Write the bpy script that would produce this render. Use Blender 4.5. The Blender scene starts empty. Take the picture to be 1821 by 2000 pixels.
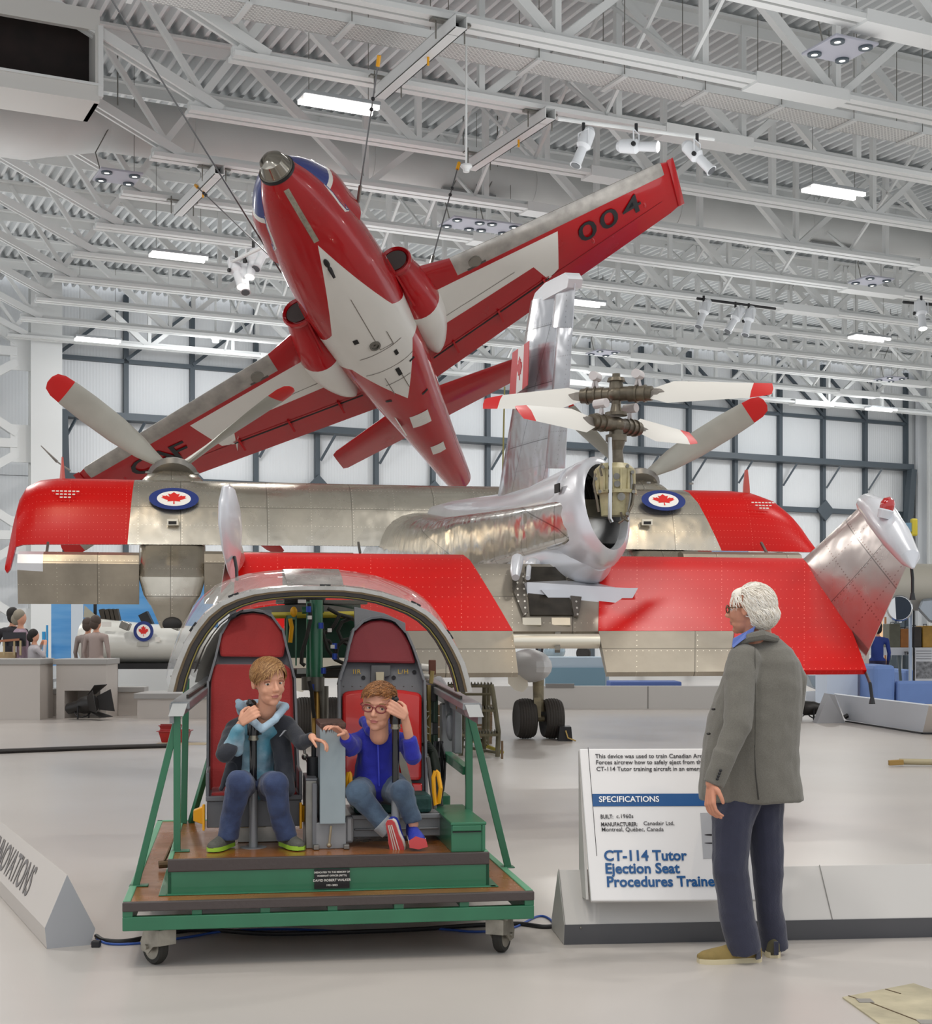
import bpy, bmesh, math, random
import numpy as np
from mathutils import Vector, Matrix, noise
random.seed(7)
PI = math.pi; R = math.radians
sc = bpy.context.scene
# ---------------------------------------------------------------- camera, world, light, exposure
F = 2853.0; CX = 910.5; HY = 1238.0; CH = 1.5      # focal length and horizon of the photograph in its pixels, eye height in metres
cam = bpy.data.cameras.new('camera'); camo = bpy.data.objects.new('camera', cam)
sc.collection.objects.link(camo); sc.camera = camo
camo.location = (0, 0, CH); camo.rotation_euler = (PI/2, 0, 0)
cam.sensor_fit = 'HORIZONTAL'; cam.sensor_width = 36; cam.lens = 36*F/1821
cam.shift_y = (HY-1000)/1821.0; cam.clip_end = 300
w = bpy.data.worlds.new('world'); sc.world = w; w.use_nodes = True
bg = w.node_tree.nodes['Background']; bg.inputs[0].default_value = (0.93, 0.96, 1.0, 1); bg.inputs[1].default_value = 1.2
sc.view_settings.view_transform = 'Standard'; sc.view_settings.look = 'None'
sc.view_settings.exposure = -0.2; sc.view_settings.gamma = 1; sc.view_settings.use_curve_mapping = False
BA = R(25.6)                                        # the building stands turned by this angle
def Bw(bx, by, z): return Vector((bx*math.cos(BA)-by*math.sin(BA), bx*math.sin(BA)+by*math.cos(BA), z))
def area(name, loc, size, power, col=(1, .97, .93), target=None, sy=None):
    l = bpy.data.lights.new(name, 'AREA'); l.energy = power; l.color = col
    l.shape = 'RECTANGLE'; l.size = size; l.size_y = sy or size
    o = bpy.data.objects.new(name, l); sc.collection.objects.link(o); o.location = loc
    if target is not None: o.rotation_euler = (Vector(target)-Vector(loc)).to_track_quat('-Z', 'Y').to_euler()
    else: o.rotation_euler = (0, 0, BA)
    return o
for bx, by, p in ((0, 4, 420), (9, 4, 420), (0, 10.5, 420), (9, 10.5, 420), (18, 8, 480), (-6, 16, 600), (2, 27, 700), (17, 14, 330), (26, 16, 330), (11, 35, 900), (20, 35, 900), (29, 35, 900), (38, 35, 900), (47, 36, 900), (3, 36, 800), (8, 24, 300), (38, 22, 300)):
    area('hall_lamp_light', Bw(bx, by, 9.85), 1.25, p*.52, sy=.3)

for bx in (2, 12, 22, 32, 42):
    for by in (6, 17, 28, 39):
        u = area('ceiling_fill', Bw(bx, by, 7.4), 6, 125 if by < 30 else 160, (.96, .98, 1)); u.rotation_euler = (PI, 0, BA)  # unseen upward panels added to brighten the roof deck, no fittings there
for bx in (12, 24, 36): area('wall_fill', Bw(bx, 40.5, 9.7), 2, 200, (.96, .98, 1), target=Bw(bx, 47, 3.0), sy=.6)  # unseen lamps added only to lift the back wall
def spot(loc, target, power, col=(1, .78, .52), size=34, r=.06):
    l = bpy.data.lights.new('track_spot_light', 'SPOT'); l.energy = power; l.color = col; l.spot_size = R(size); l.spot_blend = .6; l.shadow_soft_size = r
    o = bpy.data.objects.new('track_spot_light', l); sc.collection.objects.link(o); o.location = loc
    o.rotation_euler = (Vector(target)-Vector(loc)).to_track_quat('-Z', 'Y').to_euler()
spot((2.0, 9, 8.8), (1.8, 12, 1.8), 110); spot((6, 12, 8.8), (4.0, 19.5, 2.8), 520); spot((-5, 13, 8.8), (-3.5, 18.5, 2.9), 480)
spot((-3.0, 3.0, 8.5), (-.8, 7.5, .9), 260, (1, .86, .68)); spot((4, 3.5, 8.5), (1.6, 7, .8), 200, (1, .86, .68)); spot((1, 2.5, 8.5), (0.2, 8, .6), 230, (1, .86, .68))
# ---------------------------------------------------------------- helpers
def P(px, py, D): return Vector(((px-CX)/F*D, D, CH+(HY-py)/F*D))          # point at depth D
def G(px, py): return P(px, py, CH*F/(py-HY))                              # point on the floor
def lin(c): return tuple((x/12.92 if x <= .04045 else ((x+.055)/1.055)**2.4) for x in c)
def hx(s): return lin(tuple(int(s[i:i+2], 16)/255 for i in (1, 3, 5)))
MATS = {}
def mat(name, col, rough=.5, metal=0, var=0, vs=3, bump=0, bs=30, coat=0, trans=0, emit=0, alpha=1, rv=0, col2=None, sheen=0, stretch=None):
    if name in MATS: return MATS[name]
    if isinstance(col, str): col = hx(col)
    m = bpy.data.materials.new(name); m.use_nodes = True; nt = m.node_tree; b = nt.nodes['Principled BSDF']
    b.inputs['Base Color'].default_value = (*col, 1); b.inputs['Roughness'].default_value = rough; b.inputs['Metallic'].default_value = metal
    b.inputs['Coat Weight'].default_value = coat; b.inputs['Transmission Weight'].default_value = trans; b.inputs['Alpha'].default_value = alpha
    if sheen: b.inputs['Sheen Weight'].default_value = sheen
    if emit: b.inputs['Emission Color'].default_value = (*col, 1); b.inputs['Emission Strength'].default_value = emit
    if var or bump or rv:
        tc = nt.nodes.new('ShaderNodeTexCoord'); src = tc.outputs['Object']
        if stretch:
            mp = nt.nodes.new('ShaderNodeMapping'); mp.inputs['Scale'].default_value = stretch; nt.links.new(src, mp.inputs[0]); src = mp.outputs[0]
    if var or rv:
        n = nt.nodes.new('ShaderNodeTexNoise'); n.inputs['Scale'].default_value = vs; n.inputs['Detail'].default_value = 5; nt.links.new(src, n.inputs['Vector'])
        mr = nt.nodes.new('ShaderNodeMapRange'); mr.inputs[1].default_value = .3; mr.inputs[2].default_value = .7; nt.links.new(n.outputs['Fac'], mr.inputs[0])
    if var:
        mx = nt.nodes.new('ShaderNodeMix'); mx.data_type = 'RGBA'; nt.links.new(mr.outputs[0], mx.inputs['Factor'])
        c2 = hx(col2) if col2 else tuple(x*(1-var) for x in col)
        mx.inputs['A'].default_value = (*[min(1, x*(1+var*.6)) for x in col], 1) if not col2 else (*col, 1); mx.inputs['B'].default_value = (*c2, 1)
        nt.links.new(mx.outputs['Result'], b.inputs['Base Color'])
    if rv:
        m2 = nt.nodes.new('ShaderNodeMapRange'); m2.inputs[3].default_value = max(.03, rough-rv); m2.inputs[4].default_value = rough+rv
        nt.links.new(mr.outputs[0], m2.inputs[0]); nt.links.new(m2.outputs[0], b.inputs['Roughness'])
    if bump:
        n2 = nt.nodes.new('ShaderNodeTexNoise'); n2.inputs['Scale'].default_value = bs; n2.inputs['Detail'].default_value = 4; nt.links.new(src, n2.inputs['Vector'])
        bp = nt.nodes.new('ShaderNodeBump'); bp.inputs['Strength'].default_value = bump; bp.inputs['Distance'].default_value = .02
        nt.links.new(n2.outputs['Fac'], bp.inputs['Height']); nt.links.new(bp.outputs[0], b.inputs['Normal'])
    MATS[name] = m; return m
def rivet_mat(name, col, rough, metal, lx, ly, sx=.05, dot=.008, line=.0, dcol=(.9, .8, .7), lcol=None, wob=0, var=.12, vs=2.0, coat=0, rv=.08):
    """sheet skin: rows of rivets every lx (along u) and ly (along v), thin joints, slight waviness; UV in metres"""
    m = mat(name, col, rough, metal, var=var, vs=vs, coat=coat, rv=rv); nt = m.node_tree; b = nt.nodes['Principled BSDF']
    N = nt.nodes.new; L = nt.links.new
    uv = N('ShaderNodeUVMap'); sp = N('ShaderNodeSeparateXYZ'); L(uv.outputs[0], sp.inputs[0])
    def M(op, a, c=None, d=None):
        n = N('ShaderNodeMath'); n.operation = op
        for i, x in enumerate((a, c, d)):
            if x is None: continue
            if isinstance(x, (int, float)): n.inputs[i].default_value = x
            else: L(x, n.inputs[i])
        return n.outputs[0]
    def cell(s, p): return M('MULTIPLY', M('SUBTRACT', M('FRACT', M('ADD', M('DIVIDE', s, p), .5)), .5), p)
    u, v = sp.outputs[0], sp.outputs[1]
    def rows(a, pa, c, pc):
        x, y = cell(a, pa), cell(c, pc)
        return M('LESS_THAN', M('ADD', M('MULTIPLY', x, x), M('MULTIPLY', y, y)), dot*dot)
    d = M('MAXIMUM', rows(u, lx, v, sx), rows(v, ly, u, sx))
    mx = N('ShaderNodeMix'); mx.data_type = 'RGBA'; L(d, mx.inputs['Factor'])
    old = b.inputs['Base Color'].links[0].from_socket if b.inputs['Base Color'].links else None
    if old: L(old, mx.inputs['A'])
    else: mx.inputs['A'].default_value = b.inputs['Base Color'].default_value
    mx.inputs['B'].default_value = (*dcol, 1); res = mx.outputs['Result']
    if line:
        g = M('MAXIMUM', M('LESS_THAN', M('ABSOLUTE', cell(M('ADD', u, .02), lx*2)), line), M('LESS_THAN', M('ABSOLUTE', cell(M('ADD', v, .02), ly*2)), line))
        m3 = N('ShaderNodeMix'); m3.data_type = 'RGBA'; L(g, m3.inputs['Factor']); L(res, m3.inputs['A']); m3.inputs['B'].default_value = (*(lcol or tuple(x*.45 for x in (hx(col) if isinstance(col, str) else col))), 1); res = m3.outputs['Result']
    L(res, b.inputs['Base Color'])
    if wob:
        n2 = N('ShaderNodeTexNoise'); n2.inputs['Scale'].default_value = 2.6; n2.inputs['Detail'].default_value = 2
        tc = N('ShaderNodeTexCoord'); L(tc.outputs['Object'], n2.inputs['Vector'])
        bp = N('ShaderNodeBump'); bp.inputs['Strength'].default_value = wob; bp.inputs['Distance'].default_value = .06
        L(n2.outputs['Fac'], bp.inputs['Height']); L(bp.outputs[0], b.inputs['Normal'])
    return m
WM = {}
LAB = bpy.data.scenes.new('workbench')                # an empty side scene in which single meshes are evaluated
def evaluated(o):
    LAB.collection.objects.link(o)
    with bpy.context.temp_override(scene=LAB, view_layer=LAB.view_layers[0]):
        dg = bpy.context.evaluated_depsgraph_get(); dg.update(); me = bpy.data.meshes.new_from_object(o.evaluated_get(dg))
    bpy.data.objects.remove(o); return me
def link(o, parent=None, world=True):
    sc.collection.objects.link(o)
    if parent is not None:
        o.parent = parent; pw = WM[parent.name]
        if world: o.matrix_parent_inverse = pw.inverted(); WM[o.name] = Matrix.Identity(4)
        else: WM[o.name] = pw
    else: WM[o.name] = Matrix.Identity(4)
    return o
def thing(name, label, cat, loc=(0, 0, 0), rz=0, group=None, kind=None, mtx=None):
    o = bpy.data.objects.new(name, None); o.empty_display_size = .1; sc.collection.objects.link(o)
    Mx = mtx if mtx is not None else Matrix.Translation(Vector(loc)) @ Matrix.Rotation(rz, 4, 'Z')
    o.matrix_world = Mx; WM[o.name] = Mx; tag(o, label, cat, group, kind); return o
def tag(o, label=None, cat=None, group=None, kind=None):
    if label: o['label'] = label
    if cat: o['category'] = cat
    if group: o['group'] = group
    if kind: o['kind'] = kind
    return o
def frame(d, up=Vector((0, 0, 1))):
    d = d.normalized()
    if abs(d.dot(up)) > .98: up = Vector((0, 1, 0)) if abs(d.y) < .9 else Vector((1, 0, 0))
    x = d.cross(up).normalized(); y = x.cross(d).normalized(); return x, y
class MB:
    def __init__(s): s.v = []; s.f = []; s.m = []; s.uv = {}
    def add(s, vs, fs, m=0, uvs=None):
        k = len(s.v); s.v += [tuple(v) for v in vs]
        for i, f in enumerate(fs): s.f.append(tuple(a+k for a in f)); s.m.append(m[i] if isinstance(m, list) else m)
        if uvs:
            for i, q in enumerate(uvs): s.uv[k+i] = q
        return s
    def box(s, x0, x1, y0, y1, z0, z1, m=0, T=None):
        vs = [Vector((x, y, z)) for x in (x0, x1) for y in (y0, y1) for z in (z0, z1)]
        if T is not None: vs = [T @ v for v in vs]
        return s.add(vs, [(0, 1, 3, 2), (4, 6, 7, 5), (0, 4, 5, 1), (2, 3, 7, 6), (0, 2, 6, 4), (1, 5, 7, 3)], m)
    def beam(s, p, q, w, h=None, m=0, up=Vector((0, 0, 1))):
        p, q = Vector(p), Vector(q); h = h or w; x, y = frame(q-p, up)
        vs = [a+x*i*w/2+y*j*h/2 for a in (p, q) for i, j in ((-1, -1), (1, -1), (1, 1), (-1, 1))]
        return s.add(vs, [(3, 2, 1, 0), (4, 5, 6, 7), (0, 1, 5, 4), (1, 2, 6, 5), (2, 3, 7, 6), (3, 0, 4, 7)], m)
    def loft(s, rings, m=0, closed=True, caps=True, uvs=None):
        n = len(rings[0]); vs = [v for r in rings for v in r]; fs = []; ms = []
        for i in range(len(rings)-1):
            for j in range(n if closed else n-1):
                k = (j+1) % n; fs.append((i*n+j, i*n+k, (i+1)*n+k, (i+1)*n+j)); ms.append(m(i, j) if callable(m) else m)
        if caps and closed:
            fs.append(tuple(range(n))[::-1]); ms.append(m(0, 0) if callable(m) else m)
            fs.append(tuple((len(rings)-1)*n+j for j in range(n))); ms.append(m(len(rings)-2, 0) if callable(m) else m)
        return s.add(vs, fs, ms, uvs)
    def tube(s, pts, r, n=8, m=0, caps=True):
        pts = [Vector(p) for p in pts]; rs = r if isinstance(r, (list, tuple)) else [r]*len(pts); rings = []; x = None
        for i, p in enumerate(pts):
            d = (pts[min(i+1, len(pts)-1)]-pts[max(i-1, 0)])
            if d.length < 1e-9: d = Vector((0, 0, 1))
            d.normalize()
            if x is None: x, y = frame(d)
            else:
                x = (x-d*x.dot(d))
                x = x.normalized() if x.length > 1e-6 else frame(d)[0]
                y = x.cross(d).normalized()
            rings.append([p+(x*math.cos(2*PI*k/n)+y*math.sin(2*PI*k/n))*rs[i] for k in range(n)])
        return s.loft(rings, m, True, caps)
    def cyl(s, p, q, r, r2=None, n=16, m=0): return s.tube([p, q], [r, r if r2 is None else r2], n, m)
    def prism(s, pts, vec, m=0):
        pts = [Vector(p) for p in pts]; vec = Vector(vec); n = len(pts)
        vs = pts+[p+vec for p in pts]; fs = [tuple(range(n))[::-1], tuple(range(n, 2*n))]+[(i, (i+1) % n, (i+1) % n+n, i+n) for i in range(n)]
        return s.add(vs, fs, m)
    def ell(s, c, r, m=0, seg=16, rg=10, T=None, zcut=None):
        c = Vector(c); r = (r, r, r) if isinstance(r, (int, float)) else r; vs = []; fs = []
        for i in range(rg+1):
            t = PI*i/rg
            for j in range(seg):
                a = 2*PI*j/seg; v = Vector((math.sin(t)*math.cos(a)*r[0], math.sin(t)*math.sin(a)*r[1], math.cos(t)*r[2]))
                if zcut is not None: v.z = max(v.z, zcut)
                if T is not None: v = T @ v
                vs.append(c+v)
        for i in range(rg):
            for j in range(seg): k = (j+1) % seg; fs.append((i*seg+j, (i+1)*seg+j, (i+1)*seg+k, i*seg+k))
        return s.add(vs, fs, m)
    def lathe(s, prof, c=(0, 0, 0), ax=(0, 0, 1), n=24, m=0):
        c = Vector(c); ax = Vector(ax).normalized(); x, y = frame(ax)
        return s.loft([[c+ax*h+(x*math.cos(2*PI*k/n)+y*math.sin(2*PI*k/n))*max(r, 1e-4) for k in range(n)] for r, h in prof], m)
    def build(s, name, mats, parent=None, world=True, smooth=30, bevel=0, label=None, weld=0):
        me = bpy.data.meshes.new(name); me.from_pydata(s.v, [], s.f)
        for m in (mats if isinstance(mats, (list, tuple)) else [mats]): me.materials.append(m)
        me.polygons.foreach_set('material_index', s.m)
        if s.uv:
            ul = me.uv_layers.new(name='UVMap')
            for l in me.loops: ul.data[l.index].uv = s.uv.get(l.vertex_index, (0, 0))
        bm = bmesh.new(); bm.from_mesh(me)
        if weld: bmesh.ops.remove_doubles(bm, verts=bm.verts, dist=weld)
        bmesh.ops.recalc_face_normals(bm, faces=bm.faces); bm.to_mesh(me); bm.free()
        if smooth:
            me.polygons.foreach_set('use_smooth', [True]*len(me.polygons)); me.set_sharp_from_angle(angle=R(smooth))
        o = bpy.data.objects.new(name, me); link(o, parent, world)
        if bevel:
            b = o.modifiers.new('bevel', 'BEVEL'); b.width = bevel; b.segments = 2; b.limit_method = 'ANGLE'; b.angle_limit = R(40)
        if label: o['label'] = label
        return o
def dup(o, parent, T=None):
    c = o.copy(); sc.collection.objects.link(c)
    if parent is not None: c.parent = parent
    for ch in list(o.children): dup(ch, c)
    return c
def struct(o): o['kind'] = 'structure'; return o
def text(body, name, M4, size, m, parent=None, world=True, bold=0, ext=.0006, align='LEFT', sx=1, label=None, shear=0, space=1, line=1):
    cu = bpy.data.curves.new(name, 'FONT'); cu.body = body; cu.size = size; cu.extrude = ext; cu.offset = bold; cu.align_x = align
    cu.shear = shear; cu.space_character = space; cu.space_line = line; cu.resolution_u = 3; cu.materials.append(m)
    me = evaluated(bpy.data.objects.new('tmp', cu)); me.name = name
    o = bpy.data.objects.new(name, me); link(o, parent, world)
    Mb = M4 @ Matrix.Diagonal((sx, 1, 1, 1))
    o.matrix_basis = Mb
    if label: o['label'] = label
    return o
def basis(o, x, y):                                  # matrix with text right = x, text up = y
    x = Vector(x).normalized(); y = Vector(y); y = (y-x*y.dot(x)).normalized(); z = x.cross(y)
    return Matrix((( x.x, y.x, z.x, o[0]), (x.y, y.y, z.y, o[1]), (x.z, y.z, z.z, o[2]), (0, 0, 0, 1)))
def blob(shapes, vox, name, mats, parent=None, sm=4, post=None, world=True, label=None, cuts=(), disp=None):
    """one continuous skin grown round overlapping capsules and ellipsoids"""
    mb = MB()
    for sh in shapes:
        if sh[0] == 'c':
            _, p, q, r1, r2 = sh; p, q = Vector(p), Vector(q); mb.ell(p, r1, seg=14, rg=10); mb.ell(q, r2, seg=14, rg=10)
            if (q-p).length > 1e-4: mb.cyl(p, q, r1*.995, r2*.995, 14)
        elif sh[0] == 'e': mb.ell(sh[1], sh[2], seg=20, rg=14, T=sh[3] if len(sh) > 3 else None)
        elif sh[0] == 'f': mb.cyl(sh[1], sh[2], sh[3], sh[4], 20)
        elif sh[0] == 'b': mb.box(*sh[1], T=sh[2] if len(sh) > 2 else None)
        elif sh[0] == 'l': mb.loft(sh[1])
    me = bpy.data.meshes.new(name); me.from_pydata(mb.v, [], mb.f)
    bm = bmesh.new(); bm.from_mesh(me); bmesh.ops.recalc_face_normals(bm, faces=bm.faces); bm.to_mesh(me); bm.free()
    o = bpy.data.objects.new('tmp', me)
    r = o.modifiers.new('r', 'REMESH'); r.mode = 'VOXEL'; r.voxel_size = vox
    if sm: s = o.modifiers.new('s', 'SMOOTH'); s.factor = .5; s.iterations = sm
    me2 = evaluated(o)
    for pt, nn in cuts:
        bm = bmesh.new(); bm.from_mesh(me2)
        g = bmesh.ops.bisect_plane(bm, geom=bm.verts[:]+bm.edges[:]+bm.faces[:], plane_co=pt, plane_no=nn, clear_outer=True)
        ed = [e for e in g['geom_cut'] if isinstance(e, bmesh.types.BMEdge)]
        bmesh.ops.holes_fill(bm, edges=ed, sides=0); bm.to_mesh(me2); bm.free()
    if disp:
        n = len(me2.vertices); co = np.empty(n*3); no = np.empty(n*3); me2.vertices.foreach_get('co', co); me2.vertices.foreach_get('normal', no); co = co.reshape(n, 3)
        co += no.reshape(n, 3)*np.array([disp(Vector(c)) for c in co.tolist()])[:, None]; me2.vertices.foreach_set('co', co.ravel()); me2.update()
    me2.name = name; me2.materials.clear()
    for m in (mats if isinstance(mats, (list, tuple)) else [mats]): me2.materials.append(m)
    if post: post(me2)
    me2.polygons.foreach_set('use_smooth', [True]*len(me2.polygons))
    if cuts: me2.set_sharp_from_angle(angle=R(60))
    o = bpy.data.objects.new(name, me2); link(o, parent, world)
    if label: o['label'] = label
    return o
def wrinkle(amp, sc_=9, st=(1, 1, 1)): return lambda c: amp*noise.noise(Vector((c.x*sc_*st[0], c.y*sc_*st[1], c.z*sc_*st[2])))+amp*.5*noise.noise(c*sc_*2.3)
LEAF = [(0, -.5), (.03, -.5), (.02, -.23), (.26, -.27), (.23, -.17), (.5, .05), (.43, .09), (.47, .24), (.33, .21), (.30, .27), (.17, .13), (.23, .42), (.13, .37), (0, .56)]
LEAF = LEAF+[(-x, y) for x, y in LEAF[::-1] if abs(x) > .001]
def leaf_mb(mb, M4, s, m=0, off=0, th=.002):
    pts = [M4 @ Vector((x*s, y*s, off)) for x, y in LEAF]; n = (M4.to_3x3() @ Vector((0, 0, 1)))*th
    return mb.prism(pts, n, m)
def roundel(M4, r, parent, name='roundel', world=True):
    mb = MB()
    for rr, off, m in ((r, 0, 0), (r*.68, .003, 1)):
        mb.prism([M4 @ Vector((rr*math.cos(2*PI*k/36), rr*math.sin(2*PI*k/36), off)) for k in range(36)], (M4.to_3x3() @ Vector((0, 0, 1)))*.003, m)
    leaf_mb(mb, M4, r*1.02, 2, .007, .003)
    return mb.build(name, [mat('roundel_blue', '#1c3278', .4), mat('roundel_white', '#f2f0ea', .4), mat('leaf_red', '#d8231c', .4)], parent, world, smooth=0)
# common materials
WHITE = mat('white_steel_paint', '#dcdedd', .45); WALLW = None
DARK = mat('dark_slate_steel', '#4a545c', .5); BLACK = mat('matt_black', '#17171a', .5); RUB = mat('black_rubber', '#26241f', .75, bump=.2, bs=60)
STEEL = mat('dull_steel', '#8c8a84', .38, .9, var=.2, vs=8, rv=.1); CHROME = mat('chrome', '#c8c8c8', .15, 1)
GREEN = mat('green_enamel', '#286b4b', .38, var=.1, vs=6, coat=.3); GREEND = mat('dark_green_enamel', '#1d4a33', .42, var=.15, vs=6)
GREY = mat('grey_seat_paint', '#6c6e72', .45, var=.1, vs=6); YEL = mat('yellow_paint', '#e8a510', .4); YELD = mat('dull_yellow', '#a99a2c', .5)
PLINTH = mat('plinth_grey_laminate', '#b9b6b2', .5); KICK = mat('plinth_dark_kick', '#5b5c60', .4, .4)
# ---------------------------------------------------------------- setting: floor, roof deck, walls (building axes)
def bobj(mb, name, mats, **k):                       # geometry written in building axes
    o = mb.build(name, mats, None, True, **k); o.rotation_euler.z = BA; WM[o.name] = Matrix.Rotation(BA, 4, 'Z'); return o
fm = mat('polished_epoxy_floor', '#bab4ae', .32, var=.04, vs=.5, rv=.03); fb = fm.node_tree.nodes['Principled BSDF']
fb.inputs['Specular IOR Level'].default_value = .4
mb = MB().box(-45, 75, -35, 52, -.2, 0); struct(bobj(mb, 'floor', fm, smooth=0))
# corrugated roof deck, ribs run along by
mb = MB(); prof = []; x = -14.0
while x < 60:
    prof += [(x, 12.27), (x+.07, 12.27), (x+.1, 12.43), (x+.2, 12.43)]; x += .24
vs = []; 
for y in (1.0, 46.2):
    for a, z in prof: vs.append((a, y, z))
n = len(prof); mb.add(vs, [(i, i+1, n+i+1, n+i) for i in range(n-1)])
DECK = mat('white_roof_deck', '#dfe2e3', .55); struct(bobj(mb, 'ceiling', DECK, smooth=0))
wm = mat('white_wall_panel', '#e3e6e8', .55); nt = wm.node_tree; bb = nt.nodes['Principled BSDF']
tc = nt.nodes.new('ShaderNodeTexCoord'); wv = nt.nodes.new('ShaderNodeTexWave'); wv.inputs['Scale'].default_value = 3.2; wv.bands_direction = 'X'
bp = nt.nodes.new('ShaderNodeBump'); bp.inputs['Strength'].default_value = .25; bp.inputs['Distance'].default_value = .02
nt.links.new(tc.outputs['Object'], wv.inputs['Vector']); nt.links.new(wv.outputs['Fac'], bp.inputs['Height']); nt.links.new(bp.outputs[0], bb.inputs['Normal'])
PB = 46.4
backw = bpy.data.objects.new('wall_back', None); sc.collection.objects.link(backw); backw.rotation_euler.z = BA; WM['wall_back'] = Matrix.Rotation(BA, 4, 'Z'); backw['kind'] = 'structure'
MB().box(-14, 60, PB+.12, PB+.3, 0, 13).build('backing', wm, backw, False, smooth=0)
colx = [8.12+2.13*i for i in range(17)]
xs = [-14]+[8.12-2.13*i for i in range(9, 0, -1)]+colx+[colx[-1]+2.13*i for i in range(1, 9)]
for i in range(len(xs)-1):                            # insulated wall panels with open joints
    for z0, z1 in ((0, 6.35), (6.37, 12.4)):
        MB().box(xs[i]+.012, xs[i+1]-.012, PB, PB+.1, z0, z1).build('panel', wm, backw, False, smooth=0)
struct(bobj(MB().box(42.6, 60, 46.0, 46.15, 0, 13), 'wall_right', mat('white_plain_wall', '#e4e7ea', .6), smooth=0))
wf = thing('wall_framing', 'dark grey steel posts, rails and braces in front of the white back wall', 'steel framing', mtx=Matrix.Rotation(BA, 4, 'Z'))
for x in colx: MB().box(x-.075, x+.075, PB-.2, PB-.03, 0, 12.2).build('post', DARK, wf, False, smooth=0)
for z, h, y0 in ((10.1, .13, PB-.2), (8.3, .22, PB-.6), (6.4, .2, PB-.22)): MB().box(colx[0], colx[-1], y0, PB-.02, z-h/2, z+h/2).build('rail', DARK, wf, False, smooth=0)
for i, x in enumerate(colx[:-1]):
    if i < 7: MB().beam((x, PB-.2, 10.15), (x+2.1, PB-.2, 11.9), .1, .1).build('brace', DARK, wf, False, smooth=0)
    elif i > 8: MB().beam((x, PB-.2, 11.9), (x+2.1, PB-.2, 10.15), .1, .1).build('brace', DARK, wf, False, smooth=0)
    MB().beam((x+.1, PB-.2, 7.3), (x+.5, PB-.55, 8.15), .07).build('bracket', DARK, wf, False, smooth=0)
    if i % 2 == 0:
        c = Vector((x, PB-.3, 6.4)); MB().prism([c+Vector((.42, 0, 0)), c+Vector((0, 0, .42)), c+Vector((-.42, 0, 0)), c+Vector((0, 0, -.42))], (0, .08, 0)).build('gusset', DARK, wf, False, smooth=0)
MB().beam((colx[0]+.4, PB-.3, 0), (colx[0]+.1, PB-.6, 8.2), .25).build('post', DARK, wf, False, smooth=0)
MB().beam((colx[-1]-.7, PB-.3, 0), (colx[-1]-.1, PB-.6, 8.2), .28).build('post', DARK, wf, False, smooth=0)
def white_column(bx, by, side, lab):
    t = thing('steel_column', lab, 'column', mtx=Matrix.Rotation(BA, 4, 'Z'))
    m = MB().box(bx-.45, bx+.45, by-.05, by+.05, 0, 12).box(bx-.4, bx-.34, by-.4, by+.05, 0, 12).box(bx+.34, bx+.4, by-.4, by+.05, 0, 12).box(bx-.45, bx+.45, by-.44, by-.4, 0, 12); m.build('shaft', WHITE, t, False, smooth=0)
    for z in (1.7, 4.4, 7.1, 9.8):
        MB().box(bx+side*.3, bx+side*1.0, by-.2, by-.14, z-.55, z+.55).build('gusset', WHITE, t, False, smooth=0)
        MB().beam((bx+side*.8, by-.1, z+.3), (bx+side*3, by-.1, z+1.7), .24).build('brace', WHITE, t, False, smooth=0)
        MB().beam((bx+side*.8, by-.1, z-.3), (bx+side*3, by-.1, z-1.7), .24).build('brace', WHITE, t, False, smooth=0)
        MB().beam((bx+side*.8, by-.1, z), (bx+side*3, by-.1, z), .26).build('strut', WHITE, t, False, smooth=0)
white_column(7.45, 44.6, -1, 'broad white steel column with cross braces at the left end of back wall')
white_column(43.0, 45.4, 1, 'broad white steel column with lattice bracing at right end of back wall')
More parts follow.
